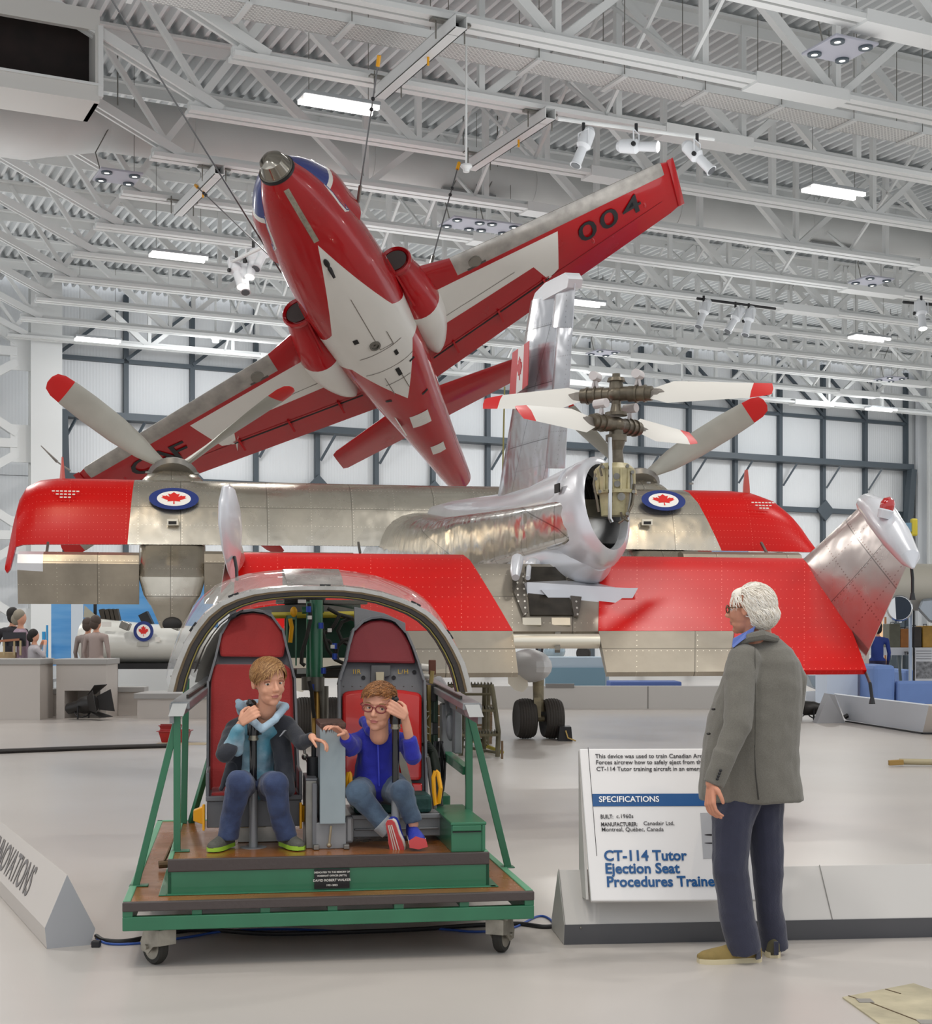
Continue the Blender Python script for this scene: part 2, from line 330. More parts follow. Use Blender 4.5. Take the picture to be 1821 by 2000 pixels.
# roof joists
JY = [15.97+2.49*k for k in range(12)]; ZB, ZT = 10.0, 12.22
def mk(name, p, q, wd, ht, par, mat_=None): return MB().beam(p, q, wd, ht).build(name, mat_ or WHITE, par, False, smooth=0)
proto = {}
def mem(name, p, q, wd, ht, par):                     # members share their mesh when they are alike
    p, q = Vector(p), Vector(q); key = (name, round((q-p).x, 2), round((q-p).z, 2), round((q-p).y, 2), wd)
    if key not in proto:
        m = MB().beam((0, 0, 0), q-p, wd, ht)
        o = m.build(name, WHITE, par, False, smooth=0); proto[key] = o.data
    else: o = bpy.data.objects.new(name, proto[key]); link(o, par, False)
    o.location = p; return o
ordn = ['first', 'second', 'third', 'fourth', 'fifth', 'sixth', 'seventh', 'eighth', 'ninth', 'tenth', 'eleventh', 'twelfth']
for k, y in enumerate(JY):
    t = thing('roof_joist', 'white steel roof truss spanning the hall, %s from the front' % ordn[k], 'roof truss', mtx=Matrix.Rotation(BA, 4, 'Z') @ Matrix.Translation((6.3, y, ZB)), group='white roof trusses')
    X0 = 6.3
    def q(x, dy, z): return (x-X0, dy, z-ZB)
    for dy in (-.105, .105):
        mem('bottom_chord', q(6.2, dy, ZB+.03), q(56, dy, ZB+.03), .15, .075, t); mem('chord_lip', q(6.2, dy*.35, ZB+.1), q(56, dy*.35, ZB+.1), .03, .14, t)
    mem('top_chord', q(-13, 0, ZT-.04), q(56, 0, ZT-.04), .34, .05, t); mem('top_rib', q(-13, 0, ZT-.16), q(56, 0, ZT-.16), .05, .2, t)
    for dy in (-.09, .09): mem('end_diagonal', q(6.75, dy, ZB+.1), q(2.4, dy, ZT-.1), .06, .16, t)
    mem('end_diagonal', q(6.3, 0, ZB+.1), q(7.75, 0, ZT-.1), .1, .12, t)
    mem('stanchion', q(6.6, 0, ZB+.1), q(5.2, 0, ZT-.1), .11, .09, t)
    nx = 10.3
    while nx < 52:
        mem('diagonal', q(nx-.05, 0, ZB+.08), q(nx-2.45, 0, ZT-.1), .13, .16, t); mem('diagonal', q(nx+.05, 0, ZB+.08), q(nx+2.45, 0, ZT-.1), .1, .12, t)
        mem('stanchion', q(nx, 0, ZB+.1), q(nx, 0, ZT-.1), .1, .1, t); mem('stanchion', q(nx+2.55, 0, ZB+.1), q(nx+2.55, 0, ZT-.1), .11, .11, t)
        if (nx-10.3) % 10.2 < .1: MB().box(nx+3.4-X0, nx+5.2-X0, -.2, .2, -.05, .13).build('splice_plate', WHITE, t, False, smooth=0)
        nx += 5.1
# bridging rods and pipes between the joists, and big raking braces
for i, bx in enumerate((12.6, 22.0, 33.0)):
    t = thing('bridging_line', 'thin white cross rods tying the roof trusses together, run %s from the left' % ordn[i], 'bracing', mtx=Matrix.Rotation(BA, 4, 'Z') @ Matrix.Translation((bx, JY[0], ZB)), group='cross bracing between the trusses')
    for k in range(len(JY)-1):
        a, b = k*2.49, (k+1)*2.49
        mem('rod', (0, a, .12), (0, b, 2.05), .055, .055, t); mem('rod', (0, a, 2.05), (0, b, .12), .055, .055, t)
# perforated cable tray
pm = mat('perforated_tray_white', '#dcdcd8', .5); nt = pm.node_tree; bb = nt.nodes['Principled BSDF']
tc = nt.nodes.new('ShaderNodeTexCoord'); bk = nt.nodes.new('ShaderNodeTexBrick'); bk.inputs['Scale'].default_value = 1; bk.inputs['Brick Width'].default_value = .075; bk.inputs['Row Height'].default_value = .04; bk.inputs['Mortar Size'].default_value = .012
bk.inputs['Color1'].default_value = (.25, .25, .25, 1); bk.inputs['Color2'].default_value = (.3, .3, .3, 1); bk.inputs['Mortar'].default_value = (.75, .75, .73, 1)
nt.links.new(tc.outputs['Object'], bk.inputs['Vector']); nt.links.new(bk.outputs['Color'], bb.inputs['Base Color'])
t = thing('cable_tray', 'long perforated white cable tray hanging under the front roof trusses', 'cable tray', mtx=Matrix.Rotation(BA, 4, 'Z'))
TY = 20.25; TZ = 10.42
MB().box(-2, 50, TY-.28, TY+.28, TZ, TZ+.01).build('tray_floor', pm, t, False, smooth=0)
for y in (TY-.28, TY+.28): MB().box(-2, 50, y-.008, y+.008, TZ, TZ+.13).build('tray_side', WHITE, t, False, smooth=0)
for k in range(26):
    x = 3.05+1.55*k; MB().box(x-.04, x+.04, TY-.36, TY+.36, TZ-.045, TZ-.005).build('hanger_bar', WHITE, t, False, smooth=0)
    MB().cyl((x, TY-.33, TZ-.03), (x, TY-.33, 12.2), .008, n=5).cyl((x, TY+.33, TZ-.03), (x, TY+.33, 12.2), .008, n=5).build('hanger_rod', STEEL, t, False, smooth=0)
# big round duct + boxed end with a grille
DUCT = mat('duct_grey_white', '#c4c5c3', .5, var=.03, vs=2)
t = thing('air_duct', 'large round pale grey air duct running the width of the roof', 'duct', mtx=Matrix.Rotation(BA, 4, 'Z'))
MB().cyl((5.5, 27.15, 10.9), (52, 27.15, 10.9), .5, n=40).build('duct_run', DUCT, t, False)
MB().tube([(-2, 27.0, 10.75), (4.2, 27.0, 10.75), (4.6, 27.05, 10.8), (5.6, 27.15, 10.9)], [.74, .74, .66, .5], 40).build('wide_end', DUCT, t, False)
for k in range(12): MB().cyl((7.2+3.6*k, 27.15, 10.9), (7.24+3.6*k, 27.15, 10.9), .512, n=40).build('joint_band', DUCT, t, False)
for x in (12.3, 21.6, 31): MB().box(x, x+1.2, 26.75, 27.0, 10.33, 10.5).build('grille', mat('grille_grey', '#8a8c8c', .5), t, False, smooth=0)
t = thing('intake_box', 'boxed white duct end with a dark rectangular opening, upper left corner', 'duct box', mtx=Matrix.Rotation(BA, 4, 'Z'))
y = 23.3
MB().box(-3, 4.75, y, y+.1, 11.02, 11.35).box(-3, 4.75, y, y+.1, 9.9, 10.18).box(4.68, 4.75, y, y+.1, 10.18, 11.02).box(-3, 4.75, y+.1, y+1, 9.9, 9.95).box(-3, 4.75, y+.1, y+1, 11.3, 11.35).box(4.68, 4.75, y+.1, y+1, 9.9, 11.3).build('casing', mat('duct_box_white', '#cfceca', .5), t, False, smooth=0)
MB().box(-3, 4.68, y+.5, y+.55, 10.0, 11.2).build('dark_backing', mat('opening_dark', '#1d1210', .8, var=.5, vs=3), t, False, smooth=0)  # near-black brown sheet set behind the duct opening
for x in (1.0, 3.0): MB().box(x, x+.03, y+.4, y+.5, 10.18, 11.02).build('divider', mat('opening_dark'.replace('dark', 'bar'), '#2c1b17', .8), t, False, smooth=0)
MB().box(4.72, 4.8, y-.03, y+.1, 9.98, 11.1).box(-3, 4.8, y-.04, y, 10.14, 10.18).build('lip', WHITE, t, False, smooth=0)
# lifting beams (square tubes)
for (bx, y0, lab) in ((8.55, 18.0, 'open square white lifting beam hung at top centre over the jet'), (11.35, 20.55, 'open square white lifting beam right of the jet nose'), (7.35, 25.6, 'open square white lifting beam left of the jet nose')):
    x = bx; t = thing('lifting_beam', lab, 'beam', mtx=Matrix.Rotation(BA, 4, 'Z'), group=None); z0, z1, y1 = 9.76, 9.95, y0+2.9; a = .085
    MB().box(x-a-.01, x+a+.01, y0, y1, z0, z0+.015).box(x-a-.01, x+a+.01, y0, y1, z1-.015, z1).box(x-a-.01, x-a+.005, y0, y1, z0, z1).box(x+a-.005, x+a+.01, y0, y1, z0, z1).build('square_tube', WHITE, t, False, smooth=0)
    MB().box(x-a, x+a, y0+.25, y0+.26, z0, z1).build('dark_inside', BLACK, t, False, smooth=0)
    for yy in (y0+.35, y1-.3): MB().box(x-.3, x+.3, yy-.05, yy+.05, z1+.0, z1+.03).cyl((x-.22, yy, z0-.05), (x-.22, yy, z1+.1), .012, n=6).cyl((x+.22, yy, z0-.05), (x+.22, yy, z1+.1), .012, n=6).build('clamp', STEEL, t, False, smooth=0)
    MB().tube([(x, y0+1.1, z0), (x, y0+1.1, z0-.12)], .02, 6).build('shackle', YEL, t, False)
# strip lights
def bpt(px, py, z):                                   # building-axis point on the height z seen at px,py
    D = (z-CH)*F/(HY-py); X = (px-CX)/F*D; return (X*math.cos(BA)+D*math.sin(BA), -X*math.sin(BA)+D*math.cos(BA), z)
LED = mat('led_tube', (1, .98, .94), .5, emit=5)
nm = ['over the nose of the red jet', 'left of the red jet under the trusses', 'at far left above the propellers', 'at upper right', 'at right below the spotlights', 'lowest at right before the back wall', 'behind the silver tail fin top']
for i, (px, py) in enumerate(((662, 205), (349, 502), (191, 665), (1629, 376), (1699, 661), (1722, 800), (1135, 592))):
    x, y, z = bpt(px, py, 9.85)
    t = thing('strip_light', 'lit twin tube strip light '+nm[i], 'ceiling light', mtx=Matrix.Rotation(BA, 4, 'Z') @ Matrix.Translation((x, y, z)), group='strip lights')
    MB().box(-.64, .64, -.2, .2, .03, .09).build('housing', mat('lamp_housing', '#9fa3a6', .4), t, False, smooth=0, bevel=.01)
    for dy in (-.14, .14): MB().box(-.62, .62, dy-.038, dy+.038, -.03, .03).build('tube', LED, t, False, smooth=0)
    MB().cyl((-.5, 0, .09), (-.5, 0, 2.5), .006, n=5).cyl((.5, 0, .09), (.5, 0, 2.5), .006, n=5).build('hanger', STEEL, t, False)
# four-lamp panels
LSP = mat('lamp_lens', (1, .95, .85), .4, emit=6); PANEL = mat('grey_lamp_panel', '#a8a9b4', .4)
for i, (px, py, lab) in enumerate(((1641, 98, 'grey four lamp panel high at upper right'), (230, 347, 'grey four lamp panel below the duct at left'), (905, 438, 'small grey lamp panel over the right wing, left one'), (972, 446, 'small grey lamp panel over the right wing, right one'), (1702, 550, 'distant four lamp panel under right side trusses'), (1178, 690, 'distant four lamp panel behind silver fin'), (1740, 741, 'farthest four lamp panel near the right column'))):
    x, y, z = bpt(px, py, 9.8); t = thing('lamp_panel', lab, 'ceiling light', mtx=Matrix.Rotation(BA, 4, 'Z') @ Matrix.Translation((x, y, z)), group='four lamp panels')
    MB().box(-.38, .38, -.38, .38, 0, .04).build('plate', PANEL, t, False, smooth=0, bevel=.01)
    for a in (-.25, .25):
        for b in (-.25, .25):
            MB().lathe([(.1, 0), (.1, -.03), (.05, -.03), (.05, 0)], (a, b, 0)).build('bezel', DARK, t, False); MB().cyl((a, b, -.012), (a, b, -.02), .045, n=14).build('lamp', LSP, t, False)
    MB().tube([(-.3, 0, .04), (-.4, 0, .4), (0, 0, 1.2), (0, 0, 2.3)], .012, 6).cyl((.3, 0, .04), (.3, 0, 2.3), .006, n=5).build('hanger', STEEL, t, False)
# track spotlights
def track_light(px, py, D, dx, dz, dy, lab, s=1.0, lit=False):
    c = P(px, py, D); d = Vector((dx, dy, dz)).normalized(); t = thing('track_spotlight', lab, 'spotlight', c, 0, 'white theatre spotlights in the roof')
    wp = mat('white_lamp_body', '#d9dcdf', .35)
    MB().lathe([(.06*s, -.3*s), (.1*s, -.24*s), (.11*s, 0), (.07*s, .05*s), (.075*s, .3*s), (.09*s, .34*s)], c, d, 16).build('barrel', wp, t)
    x, y = frame(d); MB().tube([c+x*.13*s, c+x*.13*s+Vector((0, 0, .22*s)), c-x*.13*s+Vector((0, 0, .22*s)), c-x*.13*s], .012*s, 6).build('yoke', wp, t)
    MB().cyl(c+Vector((0, 0, .22*s)), c+Vector((0, 0, .34*s)), .025*s, n=8).build('clamp', BLACK, t)
    MB().cyl(c+d*.335*s, c+d*.35*s, .07*s, n=14).build('lens', LSP if lit else mat('lens_dark', '#55585c', .1), t)
    MB().cyl(c+x*.118*s, c+x*.155*s, .035*s, n=10).build('knob', BLACK, t)
track_light(1140, 285, 21.5, -.35, -.9, -.2, 'white spotlight on upper track, leftmost, aimed down'); track_light(1243, 286, 21.8, .9, -.15, -.4, 'white spotlight on upper track, middle, glowing lens', lit=True); track_light(1362, 305, 22.0, .55, -.7, -.3, 'white spotlight on upper track above the wing tip')
track_light(1375, 610, 36, -.35, -.9, -.2, 'left of three spotlights on the distant right rail', 1.2); track_light(1437, 622, 36, -.5, -.8, -.2, 'middle of three spotlights on the distant right rail', 1.2); track_light(1463, 625, 36, -.25, -.9, -.2, 'right of three spotlights on the distant right rail', 1.2)
track_light(1800, 612, 34, 0, -.9, -.3, 'lone white spotlight at the right edge', 1.2, True)
for i, (px, py, lit) in enumerate(((462, 530, 1), (478, 540, 0), (495, 510, 1), (515, 495, 0))): track_light(px, py, 28, .3-.2*i, -.8, -.4, 'white spotlight in the cluster left of jet, number %s from left' % ordn[i], 1.15, bool(lit))
def pole(name, label, cat, a, b, r, m, group=None): o = MB().cyl(a, b, r, n=8).build(name, m); return tag(o, label, cat, group)
pole('track_rail', 'thin white lighting rail over the right wing tip', 'rail', P(1090, 232, 21.6), P(1395, 272, 22.4), .03, WHITE)
pole('track_rail', 'black lighting rail carrying three distant spotlights', 'rail', P(1362, 583, 36), P(1515, 603, 37), .035, BLACK)
pole('track_rail', 'short black rail over the right edge spotlight', 'rail', P(1765, 590, 34), P(1835, 596, 34.5), .035, BLACK)
pole('track_rail', 'white lighting rail slanting beside the jet nose', 'rail', P(452, 512, 28), P(540, 470, 27), .035, WHITE)
# sprinkler drops
for px, py, D, lab in ((911, 322, 22, 'white smoke detector hanging right of the jet nose'), (421, 655, 42, 'white smoke detector hanging over the left propellers'), (1333, 745, 46, 'white smoke detector hanging above the right propeller')):
    c = P(px, py, D); k = D/24; tag(MB().cyl(c, c+Vector((0, 0, 1.8)), .018*k, n=8).lathe([(.09*k, 0), (.1*k, -.03*k), (.06*k, -.07*k), (.05*k, -.12*k)], c).build('smoke_detector', WHITE), lab, 'detector')
# ---------------------------------------------------------------- red and white training jet hung from the roof
JR = Matrix(((-0.30142821, 0.88924339, -0.34407445, -1.4087327), (-0.84817967, -0.08521867, 0.52280878, 23.864499), (0.43558269, 0.44942628, 0.77992547, 6.205975), (0, 0, 0, 1)))
jet = thing('training_jet', 'red and white jet hung nose up with 004 under its wing', 'airplane', mtx=JR)
JRED = mat('jet_red', '#a90f17', .22, coat=.45, var=.08, vs=1.5, rv=.06); JRED.node_tree.nodes['Principled BSDF'].inputs['Specular IOR Level'].default_value = .35; JWHT = mat('jet_white', '#dddad3', .38, coat=.2, var=.03, vs=2); JBLU = mat('jet_blue', '#1c2f77', .25, coat=.5)
JSIL = mat('jet_bare_metal', '#aaa6a0', .42, .55, var=.25, vs=5, rv=.1); DK = mat('dark_hole', '#141212', .6)
def inpoly(x, y, poly):
    c = False; n = len(poly)
    for i in range(n):
        (x1, y1), (x2, y2) = poly[i], poly[(i+1) % n]
        if (y1 > y) != (y2 > y) and x < (x2-x1)*(y-y1)/(y2-y1)+x1: c = not c
    return c
def paint(o, poly, mi, cond=lambda c, n: True, ax=(0, 1)):
    """cut the surface along the polygon's edges and give the faces inside it another material"""
    bm = bmesh.new(); bm.from_mesh(o.data); n = len(poly); k = 3-ax[0]-ax[1]
    for i in range(n):
        (x1, y1), (x2, y2) = poly[i], poly[(i+1) % n]; co = [0, 0, 0]; no = [0, 0, 0]
        co[ax[0]] = x1; co[ax[1]] = y1; no[ax[0]] = y2-y1; no[ax[1]] = -(x2-x1)
        bmesh.ops.bisect_plane(bm, geom=bm.verts[:]+bm.edges[:]+bm.faces[:], plane_co=co, plane_no=no, dist=1e-5)
    bm.normal_update()
    for f in bm.faces:
        c = f.calc_center_median()
        if inpoly(c[ax[0]], c[ax[1]], poly) and cond(c, f.normal): f.material_index = mi
    bm.to_mesh(o.data); bm.free()
def ring(x, zc, hw, hh, n=40, e=2.3, low=1):
    r = []
    for k in range(n):
        a = 2*PI*k/n; c, s = math.cos(a), math.sin(a); h = hh if s > 0 else hh*low
        r.append((x, hw*math.copysign(abs(c)**(2/e), c), zc+h*math.copysign(abs(s)**(2/e), s)))
    return r
def interp(st, n):
    out = []; t = np.linspace(0, len(st)-1, n); st = np.array(st, float)
    for a in t:
        i = min(int(a), len(st)-2); f = a-i; p0, p1, p2, p3 = st[max(i-1, 0)], st[i], st[i+1], st[min(i+2, len(st)-1)]
        v = .5*((2*p1)+(-p0+p2)*f+(2*p0-5*p1+4*p2-p3)*f*f+(-p0+3*p1-3*p2+p3)*f**3); out.append(v)
    return out
FSX = []
FS = [(4.17, -.1, .235, .225), (4.14, -.1, .25, .235), (3.8, -.07, .4, .37), (3.2, -.02, .58, .55), (2.5, .0, .7, .66), (1.8, .02, .76, .7), (1, .04, .77, .7), (0, .06, .74, .66), (-1, .1, .62, .6), (-2, .16, .5, .53), (-3, .22, .39, .46), (-4, .29, .3, .38), (-4.5, .33, .25, .31)]
fus = MB().loft([ring(*s) for s in interp(FS, 49)]).build('fuselage', [JRED, JWHT, JBLU, DK], jet, False, smooth=50)
dn = lambda c, n: c.z < -.05
paint(fus, [(3.06, 0), (1.24, .53), (.47, .63), (-.87, 0), (.47, -.63), (1.24, -.53)], 1, dn)
paint(fus, [(1.26, .52), (.3, .5), (.3, 1.2), (.42, 1.2)], 1, dn); paint(fus, [(1.26, -.52), (.3, -.5), (.3, -1.2), (.42, -1.2)], 1, dn)
def onb(x, y, off=.006):                              # belly surface height at x, y
    if not FSX: FSX.extend(interp(FS, 200))
    s = min(FSX, key=lambda q: abs(q[0]-x)); return s[1]-s[3]*(max(0, 1-abs(y/s[2])**2.3))**(1/2.3)-off
def patch(pts, name, m, sub=8):
    mb = MB(); c = np.mean(pts, 0); n = len(pts); vs = []; fs = []
    for i in range(n):                                # fan of small quads that hugs the belly
        a, b = np.array(pts[i]), np.array(pts[(i+1) % n])
        for u in range(sub+1):
            for v in range(sub+1):
                q = (a*(1-u/sub)+b*u/sub)*(v/sub)+c*(1-v/sub); vs.append((q[0], q[1], onb(q[0], q[1])))
        k = i*(sub+1)**2
        for u in range(sub):
            for v in range(sub): fs.append((k+u*(sub+1)+v, k+u*(sub+1)+v+1, k+(u+1)*(sub+1)+v+1, k+(u+1)*(sub+1)+v))
    return mb.add(vs, fs).build(name, m, jet, False, weld=.0005)
patch([(4.02, -.045), (3.12, -.03), (3.12, .05), (4.02, .035)], 'metal_strip', mat('strip_metal', '#a8a294', .35, .7, var=.3, vs=20))
for cx_, s in ((-1.62, .27), (-2.72, .2)): patch([(cx_+s*.75, -s*.55), (cx_+s*.6, s*.7), (cx_-s*.75, s*.55), (cx_-s*.6, -s*.7)], 'white_patch', JWHT)
for x, y, a, b in ((.35, .22, .06, .03), (-.1, .1, .1, .035), (1.0, -.25, .05, .04), (-.05, .38, .02, .05), (-1.0, .3, .025, .06), (-.75, -.3, .03, .05)): patch([(x+a, y-b), (x+a, y+b), (x-a, y+b), (x-a, y-b)], 'vent', DK, 2)
for pts in (((1.9, .02), (.6, .02)), ((.6, .02), (.58, .25)), ((.55, -.35), (.55, .4)), ((.1, -.4), (.08, .45)), ((.9, .25), (.55, .25)), ((-.3, -.2), (-.3, .25)), ((-.6, -.15), (-.1, -.15)), ((-.6, .12), (-.15, .12))):
    (x1, y1), (x2, y2) = pts; d = Vector((x2-x1, y2-y1)); nn = Vector((-d.y, d.x)).normalized()*.006
    patch([(x1+nn.x, y1+nn.y), (x2+nn.x, y2+nn.y), (x2-nn.x, y2-nn.y), (x1-nn.x, y1-nn.y)], 'panel_joint', mat('joint_grey', '#7d756e', .6), 4)
MB().lathe([(.09, 0), (.09, -.03), (.06, -.035), (.055, -.01), (.02, -.01), (.02, -.03), (.001, -.03)], (.75, -.02, onb(.75, 0, 0))).build('round_drain', STEEL, jet, False)
MB().tube([(2.62, -.02, onb(2.6, 0, 0)+.02), (2.5, -.02, onb(2.6, 0, 0)-.1)], [.035, .02], 8).ell((2.72, -.02, onb(2.7, 0, 0)), (.09, .04, .03)).build('belly_probe', DK, jet, False)
# nose cap and the canopy shoulders
MB().lathe([(.245, -.0), (.25, .03), (.225, .035), (.21, .08), (.17, .2), (.09, .27), (.001, .3)], (4.16, 0, -.1), (1, 0, 0), 32).build('nose_cap', [mat('nose_clear', '#8f8a80', .12, .9)], jet, False)
MB().lathe([(.25, 0), (.262, .0), (.262, .04), (.24, .045)], (4.14, 0, -.1), (1, 0, 0), 32).build('nose_ring', BLACK, jet, False)
CS = [(4.14, -.02, .24, .2), (3.9, .08, .41, .27), (3.6, .16, .56, .39), (3.25, .22, .7, .5), (2.9, .26, .74, .58), (2.62, .28, .78, .62)]
can = MB().loft([ring(*s) for s in interp(CS, 25)]).build('canopy_sill', [JRED, JWHT, JBLU], jet, False, smooth=50)
paint(can, [(3.5, -2), (5, -2), (5, 2), (3.5, 2)], 2); paint(can, [(3.42, -2), (3.5, -2), (3.5, 2), (3.42, 2)], 1)
MB().loft([ring(*s) for s in interp([(3.3, .6, .1, .1), (2.9, .6, .55, .45), (2.2, .6, .62, .6), (1.4, .6, .6, .55), (.8, .5, .5, .3)], 16)]).build('canopy_glass', mat('canopy_tint', '#20252a', .08, coat=1), jet, False)
for s in (1, -1):                                     # blue swoosh with white edge on the nose sides
    for w_, off, m in ((.036, .0, JWHT), (.022, .016, JBLU)):
        pts = []
        for x, z in ((3.55, -.1), (3.4, -.16), (3.22, -.22), (3.08, -.24), (3.0, -.18), (3.06, -.1)):
            q = min(interp(FS, 200), key=lambda q: abs(q[0]-x)); zz = (z-q[1])/q[3]; y = q[2]*(max(0, 1-abs(zz)**2.3))**(1/2.3); pts.append((x, s*(y+off-.02), z))
        MB().tube(pts, [w_*.6, w_, w_, w_, w_*.9, w_*.4], 10).build('swoosh', m, jet, False)
    for k in range(3): MB().tube([(1.95-.06*k, s*(.6+.14*math.sin(a)), -.4+.28*math.sin(a)) for a in (0, .5, 1)], .01, 5).build('louvre', mat('jet_red_dark', '#7d0d12', .4), jet, False)
    # air intake pod
    IS = [(1.32, .16, .02), (1.26, .235, .05), (1.1, .28, .05), (.7, .36, .0), (.3, .38, -.03), (-.1, .34, -.04), (-.6, .2, -.02), (-.95, .06, .05)]
    mb = MB(); rs = []
    for x, r, z in interp(IS, 30): rs.append([(x, s*(.78+min(.12, r*.3))+r*math.cos(2*PI*k/28)*.95, .14+z+r*1.12*math.sin(2*PI*k/28)) for k in range(28)])
    o = mb.loft(rs).build('intake_pod', [JRED, JWHT], jet, False, smooth=60); paint(o, [(.42, -2), (.42, 2), (-2, 2), (-2, -2)], 1)
    cx_ = s*(.78+.075)
    MB().loft([[(1.34+dx, cx_+rr*1.06*math.cos(2*PI*k/28), .17+rr*1.12*math.sin(2*PI*k/28)) for k in range(28)] for dx, rr in ((-.05, .25), (0, .255), (.03, .235), (.0, .2), (-.1, .19))], caps=False).build('intake_lip', JRED, jet, False)
    MB().cyl((1.345, cx_, .17), (1.35, cx_, .17), .195, n=28).build('intake_hole', mat('intake_dark', '#3b3331', .5), jet, False)
    MB().prism([(1.62, s*.745, .0), (1.3, s*.74, .45), (.75, s*.8, .35), (.75, s*.8, -.3)], (0, s*.03, 0)).build('splitter_plate', JRED, jet, False, smooth=0)
# wings
def zd(y): return .1+.07*abs(y)
def wing(s):
    st = []                                            # y, LE x, TE x, half thickness
    for y in (.3, .8, 1.1, 1.65, 2.3, 3.0, 3.8, 4.6, 5.3, 5.48): st.append((y, 1.12-.33*(y-.8)/.85 if y < 1.65 else .79-(y-1.65)*.155, -1.47+(y-.7)*.115, .145-.014*y))
    prof = [(0, 0), (.015, .35), (.06, .7), (.15, .95), (.3, 1), (.5, .85), (.75, .48), (1, .04), (1, -.04), (.75, -.4), (.5, -.7), (.3, -.85), (.15, -.8), (.06, -.6), (.015, -.3)]
    rs = []
    for i, (y, le, te, t) in enumerate(st):
        if i == len(st)-1: le -= .06; te += .03; t *= .45
        rs.append([(le+(te-le)*u, s*y, zd(y)+v*t) for u, v in prof])
    o = MB().loft(rs).build('wing', [JRED, JWHT, JSIL], jet, False, smooth=40, label='wing with 004 in black' if s > 0 else 'wing with CAF in black')
    low = lambda c, n: n.z < .3
    le = lambda y: .79-(y-1.65)*.155
    paint(o, [(.48, s*.9), (.15, s*3.4), (-.66, s*3.2), (-.77, s*2.98), (-.29, s*2.82), (-.39, s*.55)], 1, low)
    if s < 0: paint(o, [(-.74, s*2.98), (-.97, s*3.05), (-.6, s*2.86)], 1, low)
    paint(o, [(2, s*1.64), (.47, s*1.64), (le(5.35)-.24, s*5.35), (2, s*5.35)], 2)
    # flap slot, hinges, aileron line, lamp
    def wz(x, y):
        lx = le(y) if y > 1.65 else 1.0; te = -1.47+(y-.7)*.115; u = (x-lx)/(te-lx); t = .145-.014*y; return zd(y)-t*float(np.interp(u, [0, .06, .15, .3, .5, .75, 1], [0, .6, .8, .85, .7, .4, .04]))
    def strip(a, b, wd, name, m, off=.005):
        mb = MB(); n = 8
        for i in range(n):
            p, q_ = [(a[0]+(b[0]-a[0])*t_, a[1]+(b[1]-a[1])*t_) for t_ in (i/n, (i+1)/n)]
            mb.add([(p[0]+wd/2, s*p[1], wz(p[0]+wd/2, p[1])-off), (q_[0]+wd/2, s*q_[1], wz(q_[0]+wd/2, q_[1])-off), (q_[0]-wd/2, s*q_[1], wz(q_[0]-wd/2, q_[1])-off), (p[0]-wd/2, s*p[1], wz(p[0]-wd/2, p[1])-off)], [(0, 1, 2, 3)])
        return mb.build(name, m, jet, False, weld=.0005)
    strip((-.98, .68), (-.74, 3.0), .035, 'flap_slot', DK); strip((-.93, .68), (-.69, 3.0), .02, 'slot_lip', JRED, .012); strip((-.72, 3.05), (-.55, 5.2), .014, 'aileron_joint', mat('jet_red_dark', '#7d0d12', .4))
    strip((-.2, 1.15), (-.15, 2.5), .012, 'panel_joint', mat('joint_grey', '#7d756e', .6))
    for yy in (1.1, 2.0, 2.9, 3.9, 4.9):
        xx = -.98+(yy-.68)*.103
        if yy < 3: MB().beam((xx+.08, s*yy, wz(xx, yy)+.0), (xx-.16, s*yy, wz(xx, yy)-.07), .035, .07).build('flap_hinge', JRED, jet, False, smooth=0)
        else: MB().ell((xx+.15, s*yy, wz(xx, yy)), (.07, .03, .03)).build('aileron_bump', JRED, jet, False)
    y = 1.98; MB().cyl((.52, s*y, wz(.52, y)-.014), (.52, s*y, wz(.52, y)+.03), .11, n=20).build('landing_lamp', mat('lamp_glass_dull', '#8b8880', .15, .6), jet, False)
    strip((.55, 1.82), (.53, 2.15), .24, 'lamp_frame', mat('lamp_frame_dark', '#4b4642', .5), .004)
    MB().loft([[(le(5.5)-.02+(te_-le(5.5))*0+dx, s*yy, zd(5.5)+dz) for dx, dz in ((.0, 0), (-.08, .05*k), (-.5, .07*k), (-1.05, .03*k), (-1.09, 0), (-1.05, -.03*k), (-.5, -.07*k), (-.08, -.05*k))] for yy, k, te_ in ((5.46, 1, 0), (5.52, .9, 0), (5.57, .4, 0))]).build('wing_tip', JRED, jet, False)
    return wz
wzf = wing(1); wing(-1)
TB = mat('black_lettering', '#1a1a1d', .5)
for s, ch, y0, x0 in ((1, '0', 3.68, -.42), (1, '0', 4.08, -.44), (1, '4', 4.5, -.46), (-1, 'C', -4.75, -.5), (-1, 'A', -4.38, -.5), (-1, 'F', -4.0, -.52)):
    yc = y0+.2; zz = min(wzf(x0+.04+q, abs(y0)) for q in (0, .12, .25, .38))-.012; M4 = basis((x0+.04, y0, zz), (0, 1, .07*s), (1, 0, 0)); text(ch, 'wing_letter', M4, .56, TB, jet, False, bold=.002, ext=.003, sx=1.3)
